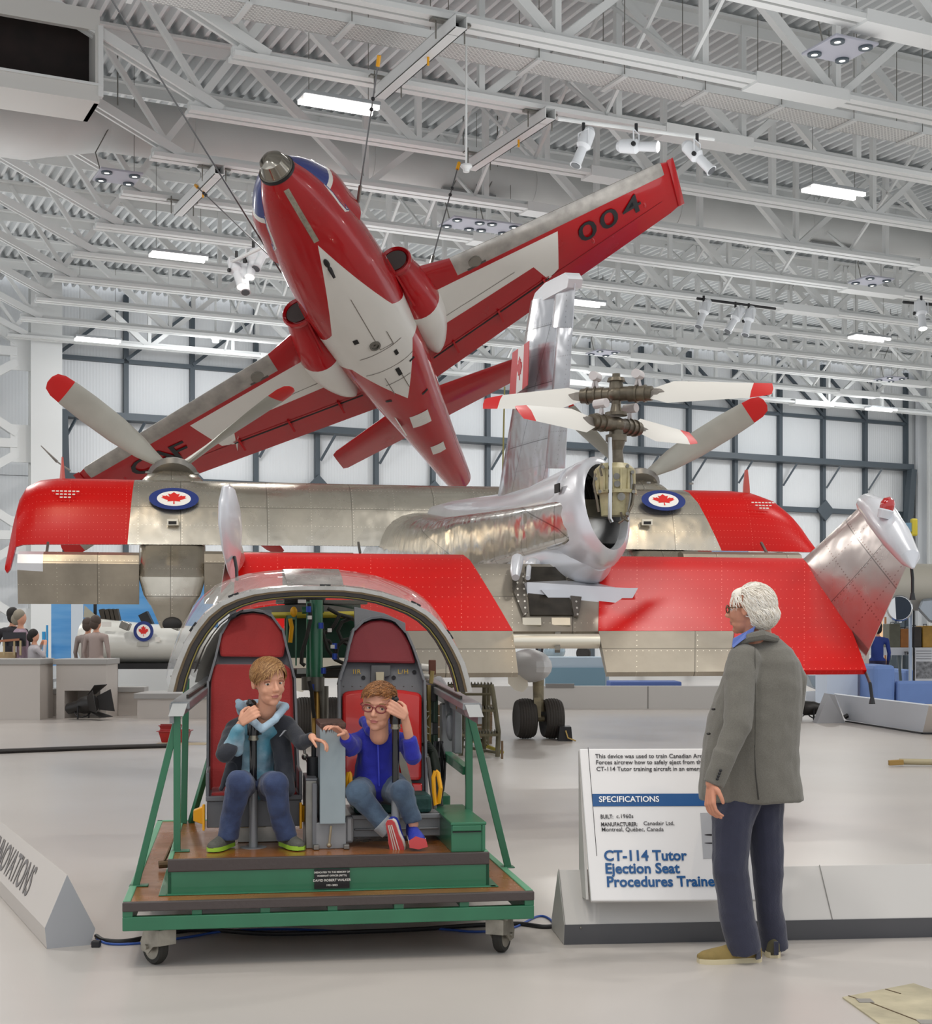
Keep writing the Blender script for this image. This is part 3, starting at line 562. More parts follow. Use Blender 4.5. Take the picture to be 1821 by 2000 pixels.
# tailplane and fin
def slab(st, name, m, par, thick=.09):                # st: list of (LE point, TE point); symmetric section
    rs = []; pr = [(0, 0), (.05, .6), (.25, 1), (.6, .7), (1, .06), (1, -.06), (.6, -.7), (.25, -1), (.05, -.6)]
    for (a, b, t) in st:
        a, b = Vector(a), Vector(b); i = len(rs); n = Vector((0, 0, 1)) if name != 'fin' else Vector((0, 1, 0))
        rs.append([a+(b-a)*u+n*v*t for u, v in pr])
    return MB().loft(rs).build(name, m, par, False, smooth=40)
tp = slab([((-4.42, -2.04, 2.15), (-5.02, -2.04, 2.22), .03), ((-4.36, -1.95, 2.15), (-5.06, -1.95, 2.22), .06), ((-3.95, 0, 2.15), (-5.06, 0, 2.22), .09), ((-4.36, 1.95, 2.15), (-5.06, 1.95, 2.22), .06), ((-4.42, 2.04, 2.15), (-5.02, 2.04, 2.22), .03)], 'tailplane', [JRED, mat('pale_edge', '#c9c4b6', .4)], jet)
slab([((-2.6, 0, .5), (-4.75, 0, .5), .09), ((-3.6, 0, 1.6), (-4.9, 0, 1.6), .07), ((-4.0, 0, 2.3), (-5.1, 0, 2.3), .05)], 'fin', JRED, jet)
MB().tube([(-4.0, 0, 2.15), (-4.3, 0, 2.16), (-5.1, 0, 2.18), (-5.3, 0, 2.18)], [.03, .12, .1, .02], 12).build('fin_bullet', JRED, jet, False)
MB().cyl((-4.45, 0, .33), (-4.62, 0, .34), .2, .17, 24).build('exhaust_pipe', STEEL, jet, False)
MB().prism([(-1.25, -.38, onb(-1.25, .38, 0)+.03), (-1.75, -.36, onb(-1.7, .36, 0)-.17), (-1.8, -.36, onb(-1.8, .36, 0)-.17), (-1.62, -.38, onb(-1.6, .38, 0)+.05)], (0, .02, 0)).build('strake', JWHT, jet, False, smooth=0)
MB().tube([(.3, -5.55, zd(5.5)), (.62, -5.6, zd(5.5))], [.02, .012], 6).tube([(.62, -5.6, zd(5.5)), (1.1, -5.6, zd(5.5))], [.025, .008], 6).build('pitot_probe', JSIL, jet, False)
# hanging wires
CAB = mat('steel_cable', '#77787a', .4, .8)
def jp(x, y, z): return JR @ Vector((x, y, z))
def wire(lab, pts, r=.012, hook=True):
    t = thing('hanging_wire', lab, 'cable', pts[0]); MB().tube(pts, r, 6).build('rope', CAB, t)
    if hook:
        a, b = Vector(pts[0]), Vector(pts[-1]); d = (b-a).normalized(); MB().cyl(a, a+d*.15, .03, n=8).build('hook', YEL, t); MB().cyl(b-d*.35, b-d*.1, .028, n=8).build('turnbuckle', STEEL, t)
        MB().ell(a+d*.6, .03).ell(a+d*.75, .03).build('wire_clip', BLACK, t)
wire('steel wire from top lifting beam to the right shoulder of the jet', [P(741, 108, 20.6), jp(2.55, .72, .25)])
wire('steel wire from right lifting beam down to jet wing root', [P(897, 318, 24.6), jp(.6, 1.25, .35)])
wire('long steel wire from upper left roof to the left of the jet nose', [P(200, -30, 19.5), jp(2.2, -.75, .2)], hook=False)
wire('short steel wire from left lifting beam to left side of jet', [P(382, 362, 27.3), jp(1.7, -.7, .6)])
# ---------------------------------------------------------------- silver and red tilt-wing aircraft on the floor
KA = R(11); kc, ks = math.cos(KA), math.sin(KA)
def K(a, b, z): return Vector((a*kc-b*ks, a*ks+b*kc, z))
def KD(px, b): return b/(kc-ks*(px-CX)/F)              # depth where the column px meets the plane b
def Ka(px, b): u = (px-CX)/F; D = KD(px, b); return D*(kc*u+ks)
def Kz(px, py, b): return CH+(HY-py)/F*KD(px, b)
tw = thing('tilt_wing_aircraft', 'silver and red tilt-wing propeller aircraft with roundels, wing tipped up, tail to the viewer', 'airplane', K(3.28, 19, 0), KA)
RED = rivet_mat('aircraft_red', '#c40a06', .34, 0, .7, .12, .05, .004, 0, (.8, .2, .16), var=.06, vs=1.2, coat=0, rv=.05); RED.node_tree.nodes['Principled BSDF'].inputs['Specular IOR Level'].default_value = .22
SIL = rivet_mat('aircraft_silver', '#b9b3a6', .27, .85, .55, .33, .05, .005, .004, (.85, .8, .7), wob=.2, var=.18, vs=2.5, rv=.1)
SIL2 = rivet_mat('aircraft_silver_dull', '#a29a8c', .4, .7, .5, .3, .05, .0045, .004, (.72, .67, .56), wob=.12, var=.25, vs=2.2, rv=.1)
SKIN = rivet_mat('aircraft_bright_skin', '#d6d3ce', .17, .93, .4, .45, .045, .007, .006, (.45, .42, .4), wob=.4, var=.1, vs=2, rv=.05)
TWH = mat('aircraft_white_paint', '#d7d9de', .3, .25, coat=.4, var=.04, vs=3)
# wing
st = [(16, 16, 1085, 1112), (21, 20, 1050, 1119), (27, 26, 1012, 1112), (37, 37, 975, 1068), (50, 50, 952, 1064), (75, 75, 940, 1063), (110, 110, 936, 1063), (180, 180, 937, 1063), (262, 251, 939, 1063), (420, 420, 942, 1064), (620, 620, 946, 1065), (820, 820, 950, 1068), (1040, 1040, 953, 1070), (1345, 1391, 959, 1075), (1440, 1470, 961, 1076), (1480, 1510, 965, 1077), (1512, 1535, 977, 1077), (1536, 1555, 997, 1078), (1556, 1568, 1025, 1078), (1572, 1577, 1062, 1078)]
rs = []; uvs = []
pr = [(19.95, .93), (19.75, 1), (19.55, .99), (19.35, .93), (19.15, .75), (19.05, .5), (18.97, .22), (18.93, 0), (19.05, -.0), (19.4, .35), (19.8, .7)]
for i, (x1, x2, t, bt) in enumerate(st):
    zt = Kz(x1, t, 19.75); zb = Kz(x2, bt, 18.93); r = []
    for j, (b, f) in enumerate(pr):
        a = Ka(x1*f+x2*(1-f), 19.3); r.append(K(a, b, zb+(zt-zb)*f)); uvs.append((a, f*1.15))
    rs.append(r)
cols = [0]*8+[1]*5+[0]*6
wing_o = MB().loft(rs, m=lambda i, j: cols[i], uvs=uvs).build('wing', [RED, SIL], tw, label='wing with red tips')
for px, py, lab in ((340, 977, 'left'), (1287, 980, 'right')):
    b = 19.27; z = Kz(px, py, b); a = Ka(px, b); b = 19.12; M4 = basis(K(a, b-.055, z), K(1, 0, 0)-K(0, 0, 0), K(0, .5, .8)-K(0, 0, 0)); roundel(M4 @ Matrix.Diagonal((1.12, .62, 1, 1)), .28, tw)
for px, pyt, pyb in ((122, 893, 942), (1458, 918, 968)):
    b = 19.7; a = Ka(px, b); z0, z1 = Kz(px, pyb, b)-.1, Kz(px, pyt, b)
    MB().loft([[K(a+sx*w_, b+sy*.16*k, z) for sx, sy in ((-1, 0), (0, 1), (1, 0), (0, -1))] for w_, k, z in ((.05, 1, z0), (.03, .8, z0+(z1-z0)*.5), (.012, .4, z1))]).build('blade_antenna', RED, tw)
for px in (338, 1262): b = 18.98; a = Ka(px, b); z = Kz(px, 1022, b); MB().box(-.07, .07, -.03, .05, -.03, .05, T=Matrix.Translation(K(a, b-.05, z))).build('air_scoop', SIL2, tw, smooth=0); MB().box(-.05, .05, -.035, -.03, -.02, .02, T=Matrix.Translation(K(a, b-.05, z))).build('scoop_hole', DK, tw, smooth=0)
for (px, py) in ((122, 962), (1478, 984)):
    b = 19.2; M4 = basis(K(Ka(px, b)-.14, b-.12, Kz(px, py, b)), K(1, 0, 0)-K(0, 0, 0), K(0, .45, .9)-K(0, 0, 0)); mb = MB(); [mb.box(.02+.05*i, .055+.05*i, -.045*j, .016-.045*j, -.002, .002, T=M4) for j in range(3) for i in range(j, 7-j)]; mb.build('stencil_marks', JWHT, tw, smooth=0)
# flaps hanging below the wing
def flap(x0, x1, cap, y0=1078, y1=1180, lab=None):
    b = 18.55; a0, a1 = Ka(x0, b), Ka(x1, b); zt, zb = Kz((x0+x1)/2, y0, b), Kz((x0+x1)/2, y1, b); rs = []; uv = []
    for a in ([a0, a0+.3, a1] if cap else [a0, a1]):
        k = .93 if (cap and a == a0) else 1
        r = [(b+.12, zt-.02), (b, zt), (b-.1, zt-.04), (b-.15, zt-.15), (b-.13, zt-.25*k), (b-.05, zb), (b, zb), (b+.12, zt-.25)]
        rs.append([K(a, bb, z) for bb, z in r]); uv += [(a, z*1.0) for bb, z in r]
    MB().loft(rs, m=lambda i, j: 1 if (cap and i == 0 and j < 4) else 0, uvs=uv).build('flap', [SIL2, TWH], tw)
flap(36, 272, True); flap(399, 690, False); flap(980, 1200, False); flap(1330, 1560, False)
for px in (94, 700, 1487): b = 18.8; MB().beam(K(Ka(px, b), b, Kz(px, 1060, b)), K(Ka(px, b), b-.2, Kz(px, 1082, b)), .03).build('flap_link', STEEL, tw)
def nacelle(pxc, hand):
    b0 = 19.0; ac = Ka(pxc, b0)
    rr = []; uv = []
    for z, hw, bc, hb, e in ((1.57, .14, 18.5, .1, 5), (1.85, .26, 18.6, .25, 7), (1.87, .28, 18.62, .28, 7), (1.98, .35, 18.68, .34, 7), (2.2, .41, 18.8, .44, 8), (2.62, .42, 19.42, .52, 6), (2.66, .42, 19.5, .4, 4), (3.2, .42, 19.75, .3, 3), (3.55, .4, 19.95, .3, 3), (3.62, .34, 20.0, .26, 2.5), (3.68, .2, 20.05, .16, 2)):
        r = []
        for k in range(28):
            t = 2*PI*k/28; c, s = math.cos(t), math.sin(t); a_ = hw*math.copysign(abs(c)**(2/e), c); b_ = hb*math.copysign(abs(s)**(2/e), s); r.append(K(ac+a_, bc+b_, z)); uv.append((a_, z))
        rr.append(r)
    n = MB().loft(rr, uvs=uv).build('nacelle', [SIL], tw, smooth=45)
    MB().ell(K(ac, 18.38, 1.62), (.12, .05, .09), zcut=-.05, T=Matrix.Rotation(KA, 3, 'Z')).build('exhaust_hole', DK, n)
    for s in (-.3, .3): MB().cyl(K(ac+s, 18.6, 3.5), K(ac+s, 18.6, 3.52), .03, n=8).build('fastener', STEEL, n)
    # propeller: blades lie across the tilted shaft
    pr_ = MB().lathe([(.3, -.12), (.34, -.06), (.3, .0), (.14, .05), (.13, .15), (.09, .22), (.001, .25)], K(ac, 20.1, 3.66), K(0, .67, .74)-K(0, 0, 0), 24).build('propeller', mat('dark_spinner', '#7b7872', .35, .7), tw)
    pr_.data.name = 'propeller_hub'; up = (K(0, -.74, .67)-K(0, 0, 0)); sx_ = K(1, 0, 0)-K(0, 0, 0); ax = K(0, .67, .74)-K(0, 0, 0); c0 = K(ac, 20.1, 3.68)
    for q in range(4):
        d = (sx_*math.cos(PI/4+q*PI/2)+up*math.sin(PI/4+q*PI/2)); side = d.cross(ax); rr = []
        for t, wd, th, tw_ in ((.12, .05, .05, 75), (.3, .09, .045, 68), (.6, .15, .04, 56), (1.0, .18, .03, 44), (1.5, .185, .022, 34), (1.84, .175, .018, 28), (1.86, .17, .018, 28), (2.0, .16, .015, 26), (2.1, .12, .012, 25), (2.135, .05, .008, 25)):
            an = -R(tw_)*hand; cdir = side*math.cos(an)+ax*math.sin(an); nd = cdir.cross(d)
            rr.append([c0+d*t+cdir*wd*math.cos(2*PI*k/12)+nd*th*math.sin(2*PI*k/12) for k in range(12)])
        MB().loft(rr, m=lambda i, j: 1 if i >= 6 else 0).build('blade', [mat('blade_grey', '#a9a8a0', .42, .2, var=.08, vs=3), mat('tip_red', '#c41a1a', .35)], pr_)
nacelle(337, 1); nacelle(1290, -1)
# fuselage
def sq(a, b, z0, z1, hw, e=3.2, n=32):
    zc, hh = (z0+z1)/2, (z1-z0)/2; r = []
    for k in range(n):
        t = 2*PI*k/n; c, s = math.cos(t), math.sin(t); r.append(K(a+hw*math.copysign(abs(c)**(2/e), c), b, zc+hh*math.copysign(abs(s)**(2/e), s)))
    return r
def uvr(rs, bs):
    u = []
    for r, b in zip(rs, bs):
        L = 0; 
        for i, p in enumerate(r): L += (Vector(p)-Vector(r[i-1])).length if i else 0; u.append((b, L))
    return u
bs = [10.9, 11.1, 11.7, 12.3, 13.2, 14.0, 16, 17.5, 19, 21, 23, 24.3, 25, 25.3]
rs = [sq(3.15, 10.9, 2.2, 2.54, .235, 7), sq(3.15, 11.1, 2.18, 2.56, .26, 7), sq(3.15, 11.7, 2.15, 2.58, .32, 7), sq(3.16, 12.3, 2.12, 2.6, .39, 7), sq(3.18, 13.2, 2.08, 2.64, .47, 7), sq(3.2, 14.0, 2.0, 2.68, .54, 7), sq(3.22, 16, 1.6, 2.8, .64, 5), sq(3.24, 17.5, 1.2, 2.95, .72, 4), sq(3.26, 19, .98, 3.1, .78), sq(3.26, 21, .92, 3.0, .78), sq(3.26, 23, .95, 2.6, .74), sq(3.26, 24.3, 1.05, 2.1, .6), sq(3.26, 25, 1.2, 1.8, .35), sq(3.26, 25.3, 1.35, 1.6, .1)]
MB().loft(rs, uvs=uvr(rs, bs)).build('fuselage', SKIN, tw, smooth=50)
# white lower keel and dorsal fairing
rs = [sq(3.13, 10.75, 1.98, 2.12, .08, 2), sq(3.14, 11.0, 1.9, 2.2, .16, 2), sq(3.15, 11.5, 1.84, 2.35, .27, 2.4), sq(3.16, 12.2, 1.78, 2.3, .36, 3), sq(3.17, 12.7, 1.74, 2.2, .36, 3)]
MB().loft(rs).build('keel_fairing', TWH, tw, smooth=50)
rs = [sq(3.15, 11.3, 2.3, 2.86, .24, 2.2), sq(3.15, 11.9, 2.35, 2.84, .27, 2.2), sq(3.16, 12.6, 2.4, 2.82, .28, 2.2), sq(3.17, 13.6, 2.45, 2.86, .25, 2.2), sq(3.18, 15, 2.5, 2.95, .22, 2.2), sq(3.2, 17, 2.6, 3.08, .2, 2.2), sq(3.2, 18.6, 2.8, 3.15, .1, 2.2)]
MB().loft(rs).build('dorsal_fairing', TWH, tw, smooth=50)
# tail cone, open at the rear round the gearbox
def cone_ring(b, zc, hw, hh, tilt=0, n=36): return [K(3.13+hw*math.cos(2*PI*k/n), b+tilt*math.sin(2*PI*k/n), zc+hh*math.sin(2*PI*k/n)) for k in range(n)]
MB().loft([cone_ring(12.3, 2.42, .26, .38), cone_ring(11.7, 2.43, .25, .41, .03), cone_ring(11.1, 2.43, .235, .44, .07), cone_ring(10.75, 2.43, .215, .44, .14), cone_ring(10.62, 2.44, .19, .4, .18), cone_ring(10.58, 2.46, .16, .34, .2), cone_ring(10.75, 2.46, .155, .33, .16)], caps=False).build('tail_cone', TWH, tw, smooth=50)
MB().loft([cone_ring(11.3, 2.42, .2, .38), cone_ring(11.35, 2.42, .001, .001)]).build('dark_bay', mat('mottled_brown_black', '#1c160b', .35, var=.5, vs=8), tw)  # mottled brown-black sheet closing the open tail cone
MB().prism([K(2.9, 11.2, 2.68), K(2.905, 11.08, 2.68), K(2.905, 11.08, 2.61), K(2.9, 11.2, 2.61)], K(-.012, 0, 0)-K(0, 0, 0)).build('side_vent', DK, tw, smooth=0)
MB().loft([[K(2.65, 11.4, 1.9), K(2.65, 11.9, 1.9), K(2.6, 11.9, 1.84), K(2.6, 11.4, 1.84)], [K(2.62, 11.0, 1.9), K(3.12, 11.2, 1.93), K(3.12, 11.2, 1.76), K(2.62, 11.0, 1.76)], [K(3.3, 10.9, 1.86), K(3.3, 11.4, 1.86), K(3.3, 11.4, 1.74), K(3.3, 10.9, 1.74)], [K(3.72, 11.2, 1.86), K(3.72, 11.6, 1.86), K(3.72, 11.6, 1.82), K(3.72, 11.2, 1.82)]]).build('pivot_fairing', TWH, tw, smooth=50)
MB().loft([[K(2.72, 10.95+k*.02, 1.84), K(3.5, 10.95+k*.02, 1.86), K(3.42, 10.95+k*.02, 1.72), K(3.3, 10.95+k*.02, 1.68), K(2.95, 10.95+k*.02, 1.68), K(2.83, 10.95+k*.02, 1.72)] for k in (0, 25)]).build('lower_fairing', TWH, tw, smooth=30)
MB().ell(K(2.8, 11.55, 2.05), (.07, .12, .07)).build('blister', TWH, tw)
# gearbox and mast
CRM = mat('cream_gearbox', '#b5ab84', .45, var=.35, vs=9, bump=.2, bs=30); MAST = mat('greasy_bronze_steel', '#6d6557', .4, .6, var=.35, vs=12, rv=.1)
gb = 10.55; ga = Ka(1204, gb)
def gp(px, py, b=gb): return K(Ka(px, b), b, Kz(px, py, b))
g = MB().cyl(gp(1201, 962), gp(1201, 917), .135, .15, 22).cyl(gp(1201, 917), gp(1201, 906), .15, .1, 22).cyl(gp(1204, 965), gp(1204, 958), .155, .155, 22).cyl(gp(1202, 1008), gp(1202, 965), .105, .12, 18).build('gearbox', CRM, tw, smooth=40)
for k in range(14):
    t = 2*PI*k/14; c = gp(1201, 940); MB().cyl(c+Vector((.145*math.cos(t), .145*math.sin(t), -.08)), c+Vector((.145*math.cos(t), .145*math.sin(t), .08)), .012, n=6).build('casing_rib', CRM, g)
MB().cyl(gp(1205, 930, gb-.15), gp(1205, 930, gb-.13), .024, n=12).cyl(gp(1206, 945, gb-.15), gp(1206, 945, gb-.13), .024, n=12).cyl(gp(1214, 970, gb-.14), gp(1214, 970, gb-.1), .03, n=12).build('cover_plate', STEEL, g)
for pts_ in (((1163, 925), (1160, 945), (1166, 975), (1170, 1000)), ((1176, 905), (1172, 915), (1176, 930)), ((1240, 945), (1236, 985), (1222, 1012), (1208, 1022)), ((1213, 1000), (1216, 1012), (1228, 1018))): MB().tube([gp(x, y, gb-.13) for x, y in pts_], .009, 6).build('oil_pipe', MAST, g)
for x, y in ((1164, 935), (1172, 960), (1236, 922), (1238, 960), (1226, 1003), (1178, 912), (1226, 910)): MB().cyl(gp(x, y, gb-.1), gp(x, y, gb-.15), .014, n=8).build('pipe_union', STEEL, g)
MB().tube([gp(1230, 915, gb-.1), gp(1234, 940, gb-.12), gp(1232, 975, gb-.12), gp(1226, 1010, gb-.1)], .012, 6).build('oil_pipe', STEEL, g)
MB().tube([gp(1192, 855, gb-.12), gp(1193, 930, gb-.17), gp(1192, 1012, gb-.17), gp(1196, 1020, gb-.17)], .016, 8).build('control_rod', CHROME, tw)
mb = MB()
for y0, y1, r0, r1 in ((910, 880, .06, .05), (880, 862, .05, .07), (862, 850, .08, .08), (850, 822, .055, .05), (812, 806, .085, .085), (806, 790, .05, .035), (790, 760, .035, .045), (760, 745, .055, .05), (745, 738, .07, .06), (738, 730, .03, .03)): mb.cyl(gp(1204, y0), gp(1204, y1), r0, r1, 18)
mb.build('rotor_mast', MAST, tw)
for i, (cy_, half) in enumerate(((770, (((1.15*.9), (1.15*.43)*-1), (-1.1*.9, 1.1*.43))), (830, ((-.78, -.72), (.76, .78))))):
    c = gp(1204, cy_); tips = [(1510, 762), (945, 786)] if i == 0 else [(1011, 802), (1358, 858)]
    hub = MB().ell(c, (.075, .075, .06)); 
    for (dx, dy) in half:
        d = Vector((dx, dy, 0)).normalized(); hub.cyl(c, c+d*.22, .055, .05, 14)
    hub = hub.build('rotor_hub', MAST, tw, label='upper rotor hub' if i == 0 else 'lower rotor hub')
    for (dx, dy), (tx, ty) in zip(half, tips):
        Dt = c.y+dy; tip = P(tx, ty, Dt); d = (tip-c); L = d.length; d.normalize(); s = d.cross(Vector((0, 0, 1))).normalized(); up = s.cross(d)
        sg = 1 if s.y < 0 else -1; an = R(50 if i == 0 else 52)*sg; cd = s*math.cos(an)-up*math.sin(an)*1; nd = cd.cross(d)
        def rg(t, w0, w1, th): o_ = c+d*t; return [o_+cd*w0, o_+cd*(w0*.4+w1*.6)+nd*th, o_+cd*w1, o_+cd*(w0*.4+w1*.6)-nd*th]
        MB().loft([rg(.26, -.05, .05, .02), rg(.42, -.13, .11, .02), rg(L*.86, -.085, .075, .011), rg(L*.87, -.085, .075, .011), rg(L*.985, -.075, .05, .008), rg(L, -.02, .04, .004)], m=lambda i_, j: 1 if i_ >= 3 else 0).build('rotor_blade', [mat('rotor_blade_white', '#d5d2cb', .4), mat('tip_red', '#c41a1a', .35)], hub, smooth=35)
        MB().cyl(c+d*.1, c+d*.28, .06, .055, 14).cyl(c+d*.155, c+d*.17, .068, .068, 14).cyl(c+d*.22, c+d*.235, .066, .066, 14).build('blade_grip', MAST, hub)
        MB().loft([rg(.25, -.055, .055, .03), rg(.33, -.06, .06, .028), rg(.38, -.02, .03, .022)]).build('cuff_plate', mat('cuff_grey', '#77716a', .45, .4), hub, smooth=0)
        q_ = c+d*.17+Vector((0, -.02, .12)); MB().beam(c+d*.14, q_, .02).beam(c+d*.2, q_, .02).cyl(q_-s*.05+Vector((0, 0, .02)), q_+s*.06+Vector((0, 0, .02)), .035, n=12).build('counterweight', mat('pale_pink_grey', '#c9c3c2', .4), hub)
# tail fin and rudder
def edge_slab(pts, th, name, m, par=tw, uvs=True, n_=None):
    """pts: outline [LE bottom, LE top, TE top, TE bottom]; airfoil section between LE and TE"""
    A, B, C_, D_ = [Vector(p) for p in pts]; nrm = n_ or ((B-A).cross(D_-A)).normalized(); rs = []; uv = []; N = 10
    pr = [(0, 0), (.03, .55), (.12, .9), (.3, 1), (.65, .6), (1, .05), (1, -.05), (.65, -.6), (.3, -1), (.12, -.9), (.03, -.55)]
    for i in range(N+1):
        t = i/N; a = A.lerp(B, t); b = D_.lerp(C_, t); c = (b-a).length; k = th*(1-.35*t)
        rs.append([a+(b-a)*u+nrm*v*k for u, v in pr]); uv += [(t*(B-A).length, u*c) for u, v in pr]
    return MB().loft(rs, uvs=uv).build(name, m, par, smooth=40)
FIN = rivet_mat('fin_polished_skin', '#e0e2e8', .2, .92, .32, .4, .04, .006, .006, (.35, .35, .38), wob=.3, var=.12, vs=2, rv=.05)
def fp(px, py, a=3.15): u = (px-CX)/F; D = a/(kc*u+ks); return P(px, py, D)
fin = edge_slab([fp(985, 990), fp(1050, 590), fp(1090, 575), fp(1070, 960)], .14, 'tail_fin', FIN)
edge_slab([fp(1071, 915), fp(1092, 640), fp(1119, 632), fp(1104, 915)], .05, 'rudder', FIN); edge_slab([fp(1088, 640), fp(1090, 560), fp(1124, 545), fp(1119, 640)], .07, 'horn_balance', FIN)
rs = [[fp(1049, 595), fp(1053, 592), fp(1124, 556), fp(1120, 558)], [fp(1056, 575), fp(1062, 566), fp(1124, 540), fp(1125, 548)], [fp(1072, 560), fp(1075, 556), fp(1112, 537), fp(1113, 538)]]
mb = MB(); nn = K(1, 0, 0)-K(0, 0, 0)
for th in (1,): mb.loft([[p+nn*.06*k for p in (fp(1049, 600), fp(1058, 573), fp(1078, 553), fp(1118, 533), fp(1125, 545), fp(1122, 562))] for k in (-1, -.75, -.3, .3, .75, 1)])
mb.build('fin_cap', TWH, tw, smooth=50)
for z0, z1, m in ((0, 1, 0),):                          # flag on the fin side
    n0 = -(K(1, 0, 0)-K(0, 0, 0))*.155
    def fq(px, py): return fp(px, py)+n0
    MB().prism([fq(1034, 690), fq(1046, 682), fq(1041, 770), fq(1027, 778)], n0*.03).build('flag_bar', mat('flag_red', '#c8202a', .3), tw, smooth=0)
    MB().prism([fq(1046, 682), fq(1058, 674), fq(1054, 762), fq(1041, 770)], n0*.03).build('flag_field', mat('flag_white', '#e8e4e2', .3), tw, smooth=0)
    MB().prism([fq(1058, 674), fq(1068, 667), fq(1065, 753), fq(1054, 762)], n0*.03).build('flag_bar', mat('flag_red', '#c8202a', .3), tw, smooth=0)
    M4 = basis(fq(1049, 722)+n0*.04, fq(1060, 715)-fq(1040, 728), Vector((0, 0, 1))); leaf_mb(MB(), M4, .2, 0, 0, .004).build('flag_leaf', mat('flag_red', '#c8202a', .3), tw, smooth=0)
# tailplane
def SP(px, t):                                         # point on the tailplane plane, t 0 leading edge .. 1 hinge .. 1.4 trailing edge
    b = 11.5-.88*t if t <= 1 else 10.62-.27*(t-1)/.4; z = 2.135-.63*t if t <= 1 else 1.505-.3*(t-1)/.4
    return K(Ka(px, b), b, z)
def panel(pl, pr_, t0, t1, name, m, th=.07, nx=6, nt=8, rnd=True, lab=None):
    """pl, pr_: left and right border as functions t->px"""
    rs = []; uv = []
    for i in range(nx+1):
        top = []; bot = []
        for j in range(nt+1):
            t = t0+(t1-t0)*j/nt; px = pl(t)+(pr_(t)-pl(t))*i/nx; p = SP(px, t); nrm = K(0, -.58, .81)-K(0, 0, 0)
            s = th*math.sqrt(max(0, 1-((j/nt-.25)/.25)**2)) if (rnd and j/nt < .25) else th*(1-.45*(j/nt))
            top.append(p+nrm*s*.6); bot.append(p-nrm*s*.9); uv_ = (Ka(px, 11), t)
            uv.append(uv_)
        rs.append(top+bot[::-1]); uv += [(u_[0], u_[1]+3) for u_ in uv[-(nt+1):][::-1]]
    o = MB().loft(rs, uvs=uv).build(name, m, tw, smooth=40)
    if lab: o['label'] = lab
    return o
L_ = lambda a, b: (lambda t: a+(b-a)*t)
panel(L_(463, 452), L_(905, 1001), 0, 1, 'tailplane_skin', RED, lab='red left half of the tailplane')
panel(L_(905, 1001), L_(1172, 1168), .12, 1, 'tailplane_centre', SIL2, .05, lab='bare metal middle of tailplane')
panel(L_(1172, 1168), L_(1572, 1662), 0, 1, 'tailplane_skin', RED, lab='red right half of the tailplane')
panel(lambda t: 440, lambda t: 1001+27*(t-1), 1.01, 1.4, 'elevator', SIL2, .05, rnd=False)
panel(lambda t: 1168+42*(t-1), lambda t: 1432, 1.01, 1.4, 'elevator', SIL2, .05, rnd=False)
SP0 = SP
def SP(px, t): b = 11.5-.88*t; return K(Ka(px, b), b, 2.135-.63*t)
panel(lambda t: 1433, lambda t: 1662+66*(t-1), 1.0, 1.46, 'tailplane_tip', RED, .05, rnd=False)
SP = SP0
MB().cyl(SP(1001, 1.08), SP(1169, 1.08), .055, n=16).build('torque_tube', SIL2, tw)
MB().beam(SP(1072, .45), SP(1092, 1.05), .03, .03).build('hold_down_strap', YELD, tw)
MB().beam(SP(1090, 1.0), SP(1089, 1.18), .04, .03).build('strap_buckle', STEEL, tw)
n_ = K(0, -.58, .81)-K(0, 0, 0); RIVP = rivet_mat('riveted_bay', '#6c665e', .45, .7, .05, .05, .05, .008, 0, (.75, .72, .65))
for pts in (((1000, .3), (1022, .3), (1030, .8), (1022, .85), (1000, .5)), ((1105, .3), (1130, .3), (1135, .6), (1128, .85), (1120, .85))):
    q_ = [SP(px, t)+n_*.035 for px, t in pts]; mb = MB().prism(q_, n_*.01); mb.uv = {i: ((v[0]), v[2]) for i, v in enumerate(mb.v)}; mb.build('bay_flange', RIVP, tw, smooth=0)
MB().prism([SP(px, t)+n_*.02 for px, t in ((1025, .2), (1100, .2), (1118, .82), (1035, .82))], n_*.012).build('bay_floor', mat('mottled_bay_brown', '#3c372f', .45, .5, var=.5, vs=7), tw, smooth=0)  # mottled dark brown plate laid on the tailplane middle
MB().tube([SP(1008, .2)+n_*.1, SP(1003, .42)+n_*.14, SP(1003, .5)+n_*.14], [.05, .045, .03], 12).cyl(SP(1030, .3)+n_*.1, SP(1028, .45)+n_*.1, .02, n=8).build('actuator', TWH, tw)
for px in (1038, 1095): MB().box(-.07, .07, -.004, .004, -.035, .035, T=Matrix.Translation(SP(px, .9)+n_*.03) @ Matrix.Rotation(R(-38), 4, 'X')).build('access_plate', SIL2, tw, smooth=0)
# end fins of the tailplane
FSK = rivet_mat('end_fin_skin', '#c6bdb8', .26, .85, .3, .36, .04, .007, .005, (.3, .22, .2), wob=.3, var=.08, vs=1.5, rv=.05)
A, B, C_, D_ = P(1571, 1091, 12.3), P(1680, 990, 11.75), P(1770, 1108, 10.75), P(1690, 1288, 11.2)
ef = edge_slab([A, B, C_, D_], .07, 'end_fin', FSK)
def ball(c, r, T=None): return [Vector(c)]
cap = MB().tube([P(1677, 985, 11.8), P(1694, 984, 11.65), P(1720, 1005, 11.3), P(1752, 1050, 10.95), P(1778, 1090, 10.7), P(1784, 1110, 10.65)], [.02, .085, .12, .11, .075, .01], 16).build('fin_cap', TWH, ef)
MB().lathe([(.05, -.03), (.055, 0), (.054, .03), (.04, .06), (.001, .08)], P(1733, 990, 11.02), (.25, -.1, 1), 20).build('beacon', mat('beacon_red', '#b30d0a', .12, coat=1), ef)
MB().lathe([(.05, -.09), (.06, -.03), (.056, -.02)], P(1733, 990, 11.02), (.25, -.1, 1), 16).build('beacon_base', TWH, ef)
def hose(px_pts, name, par, r=.012): MB().tube(px_pts, r, 8).build(name, BLACK, par); 
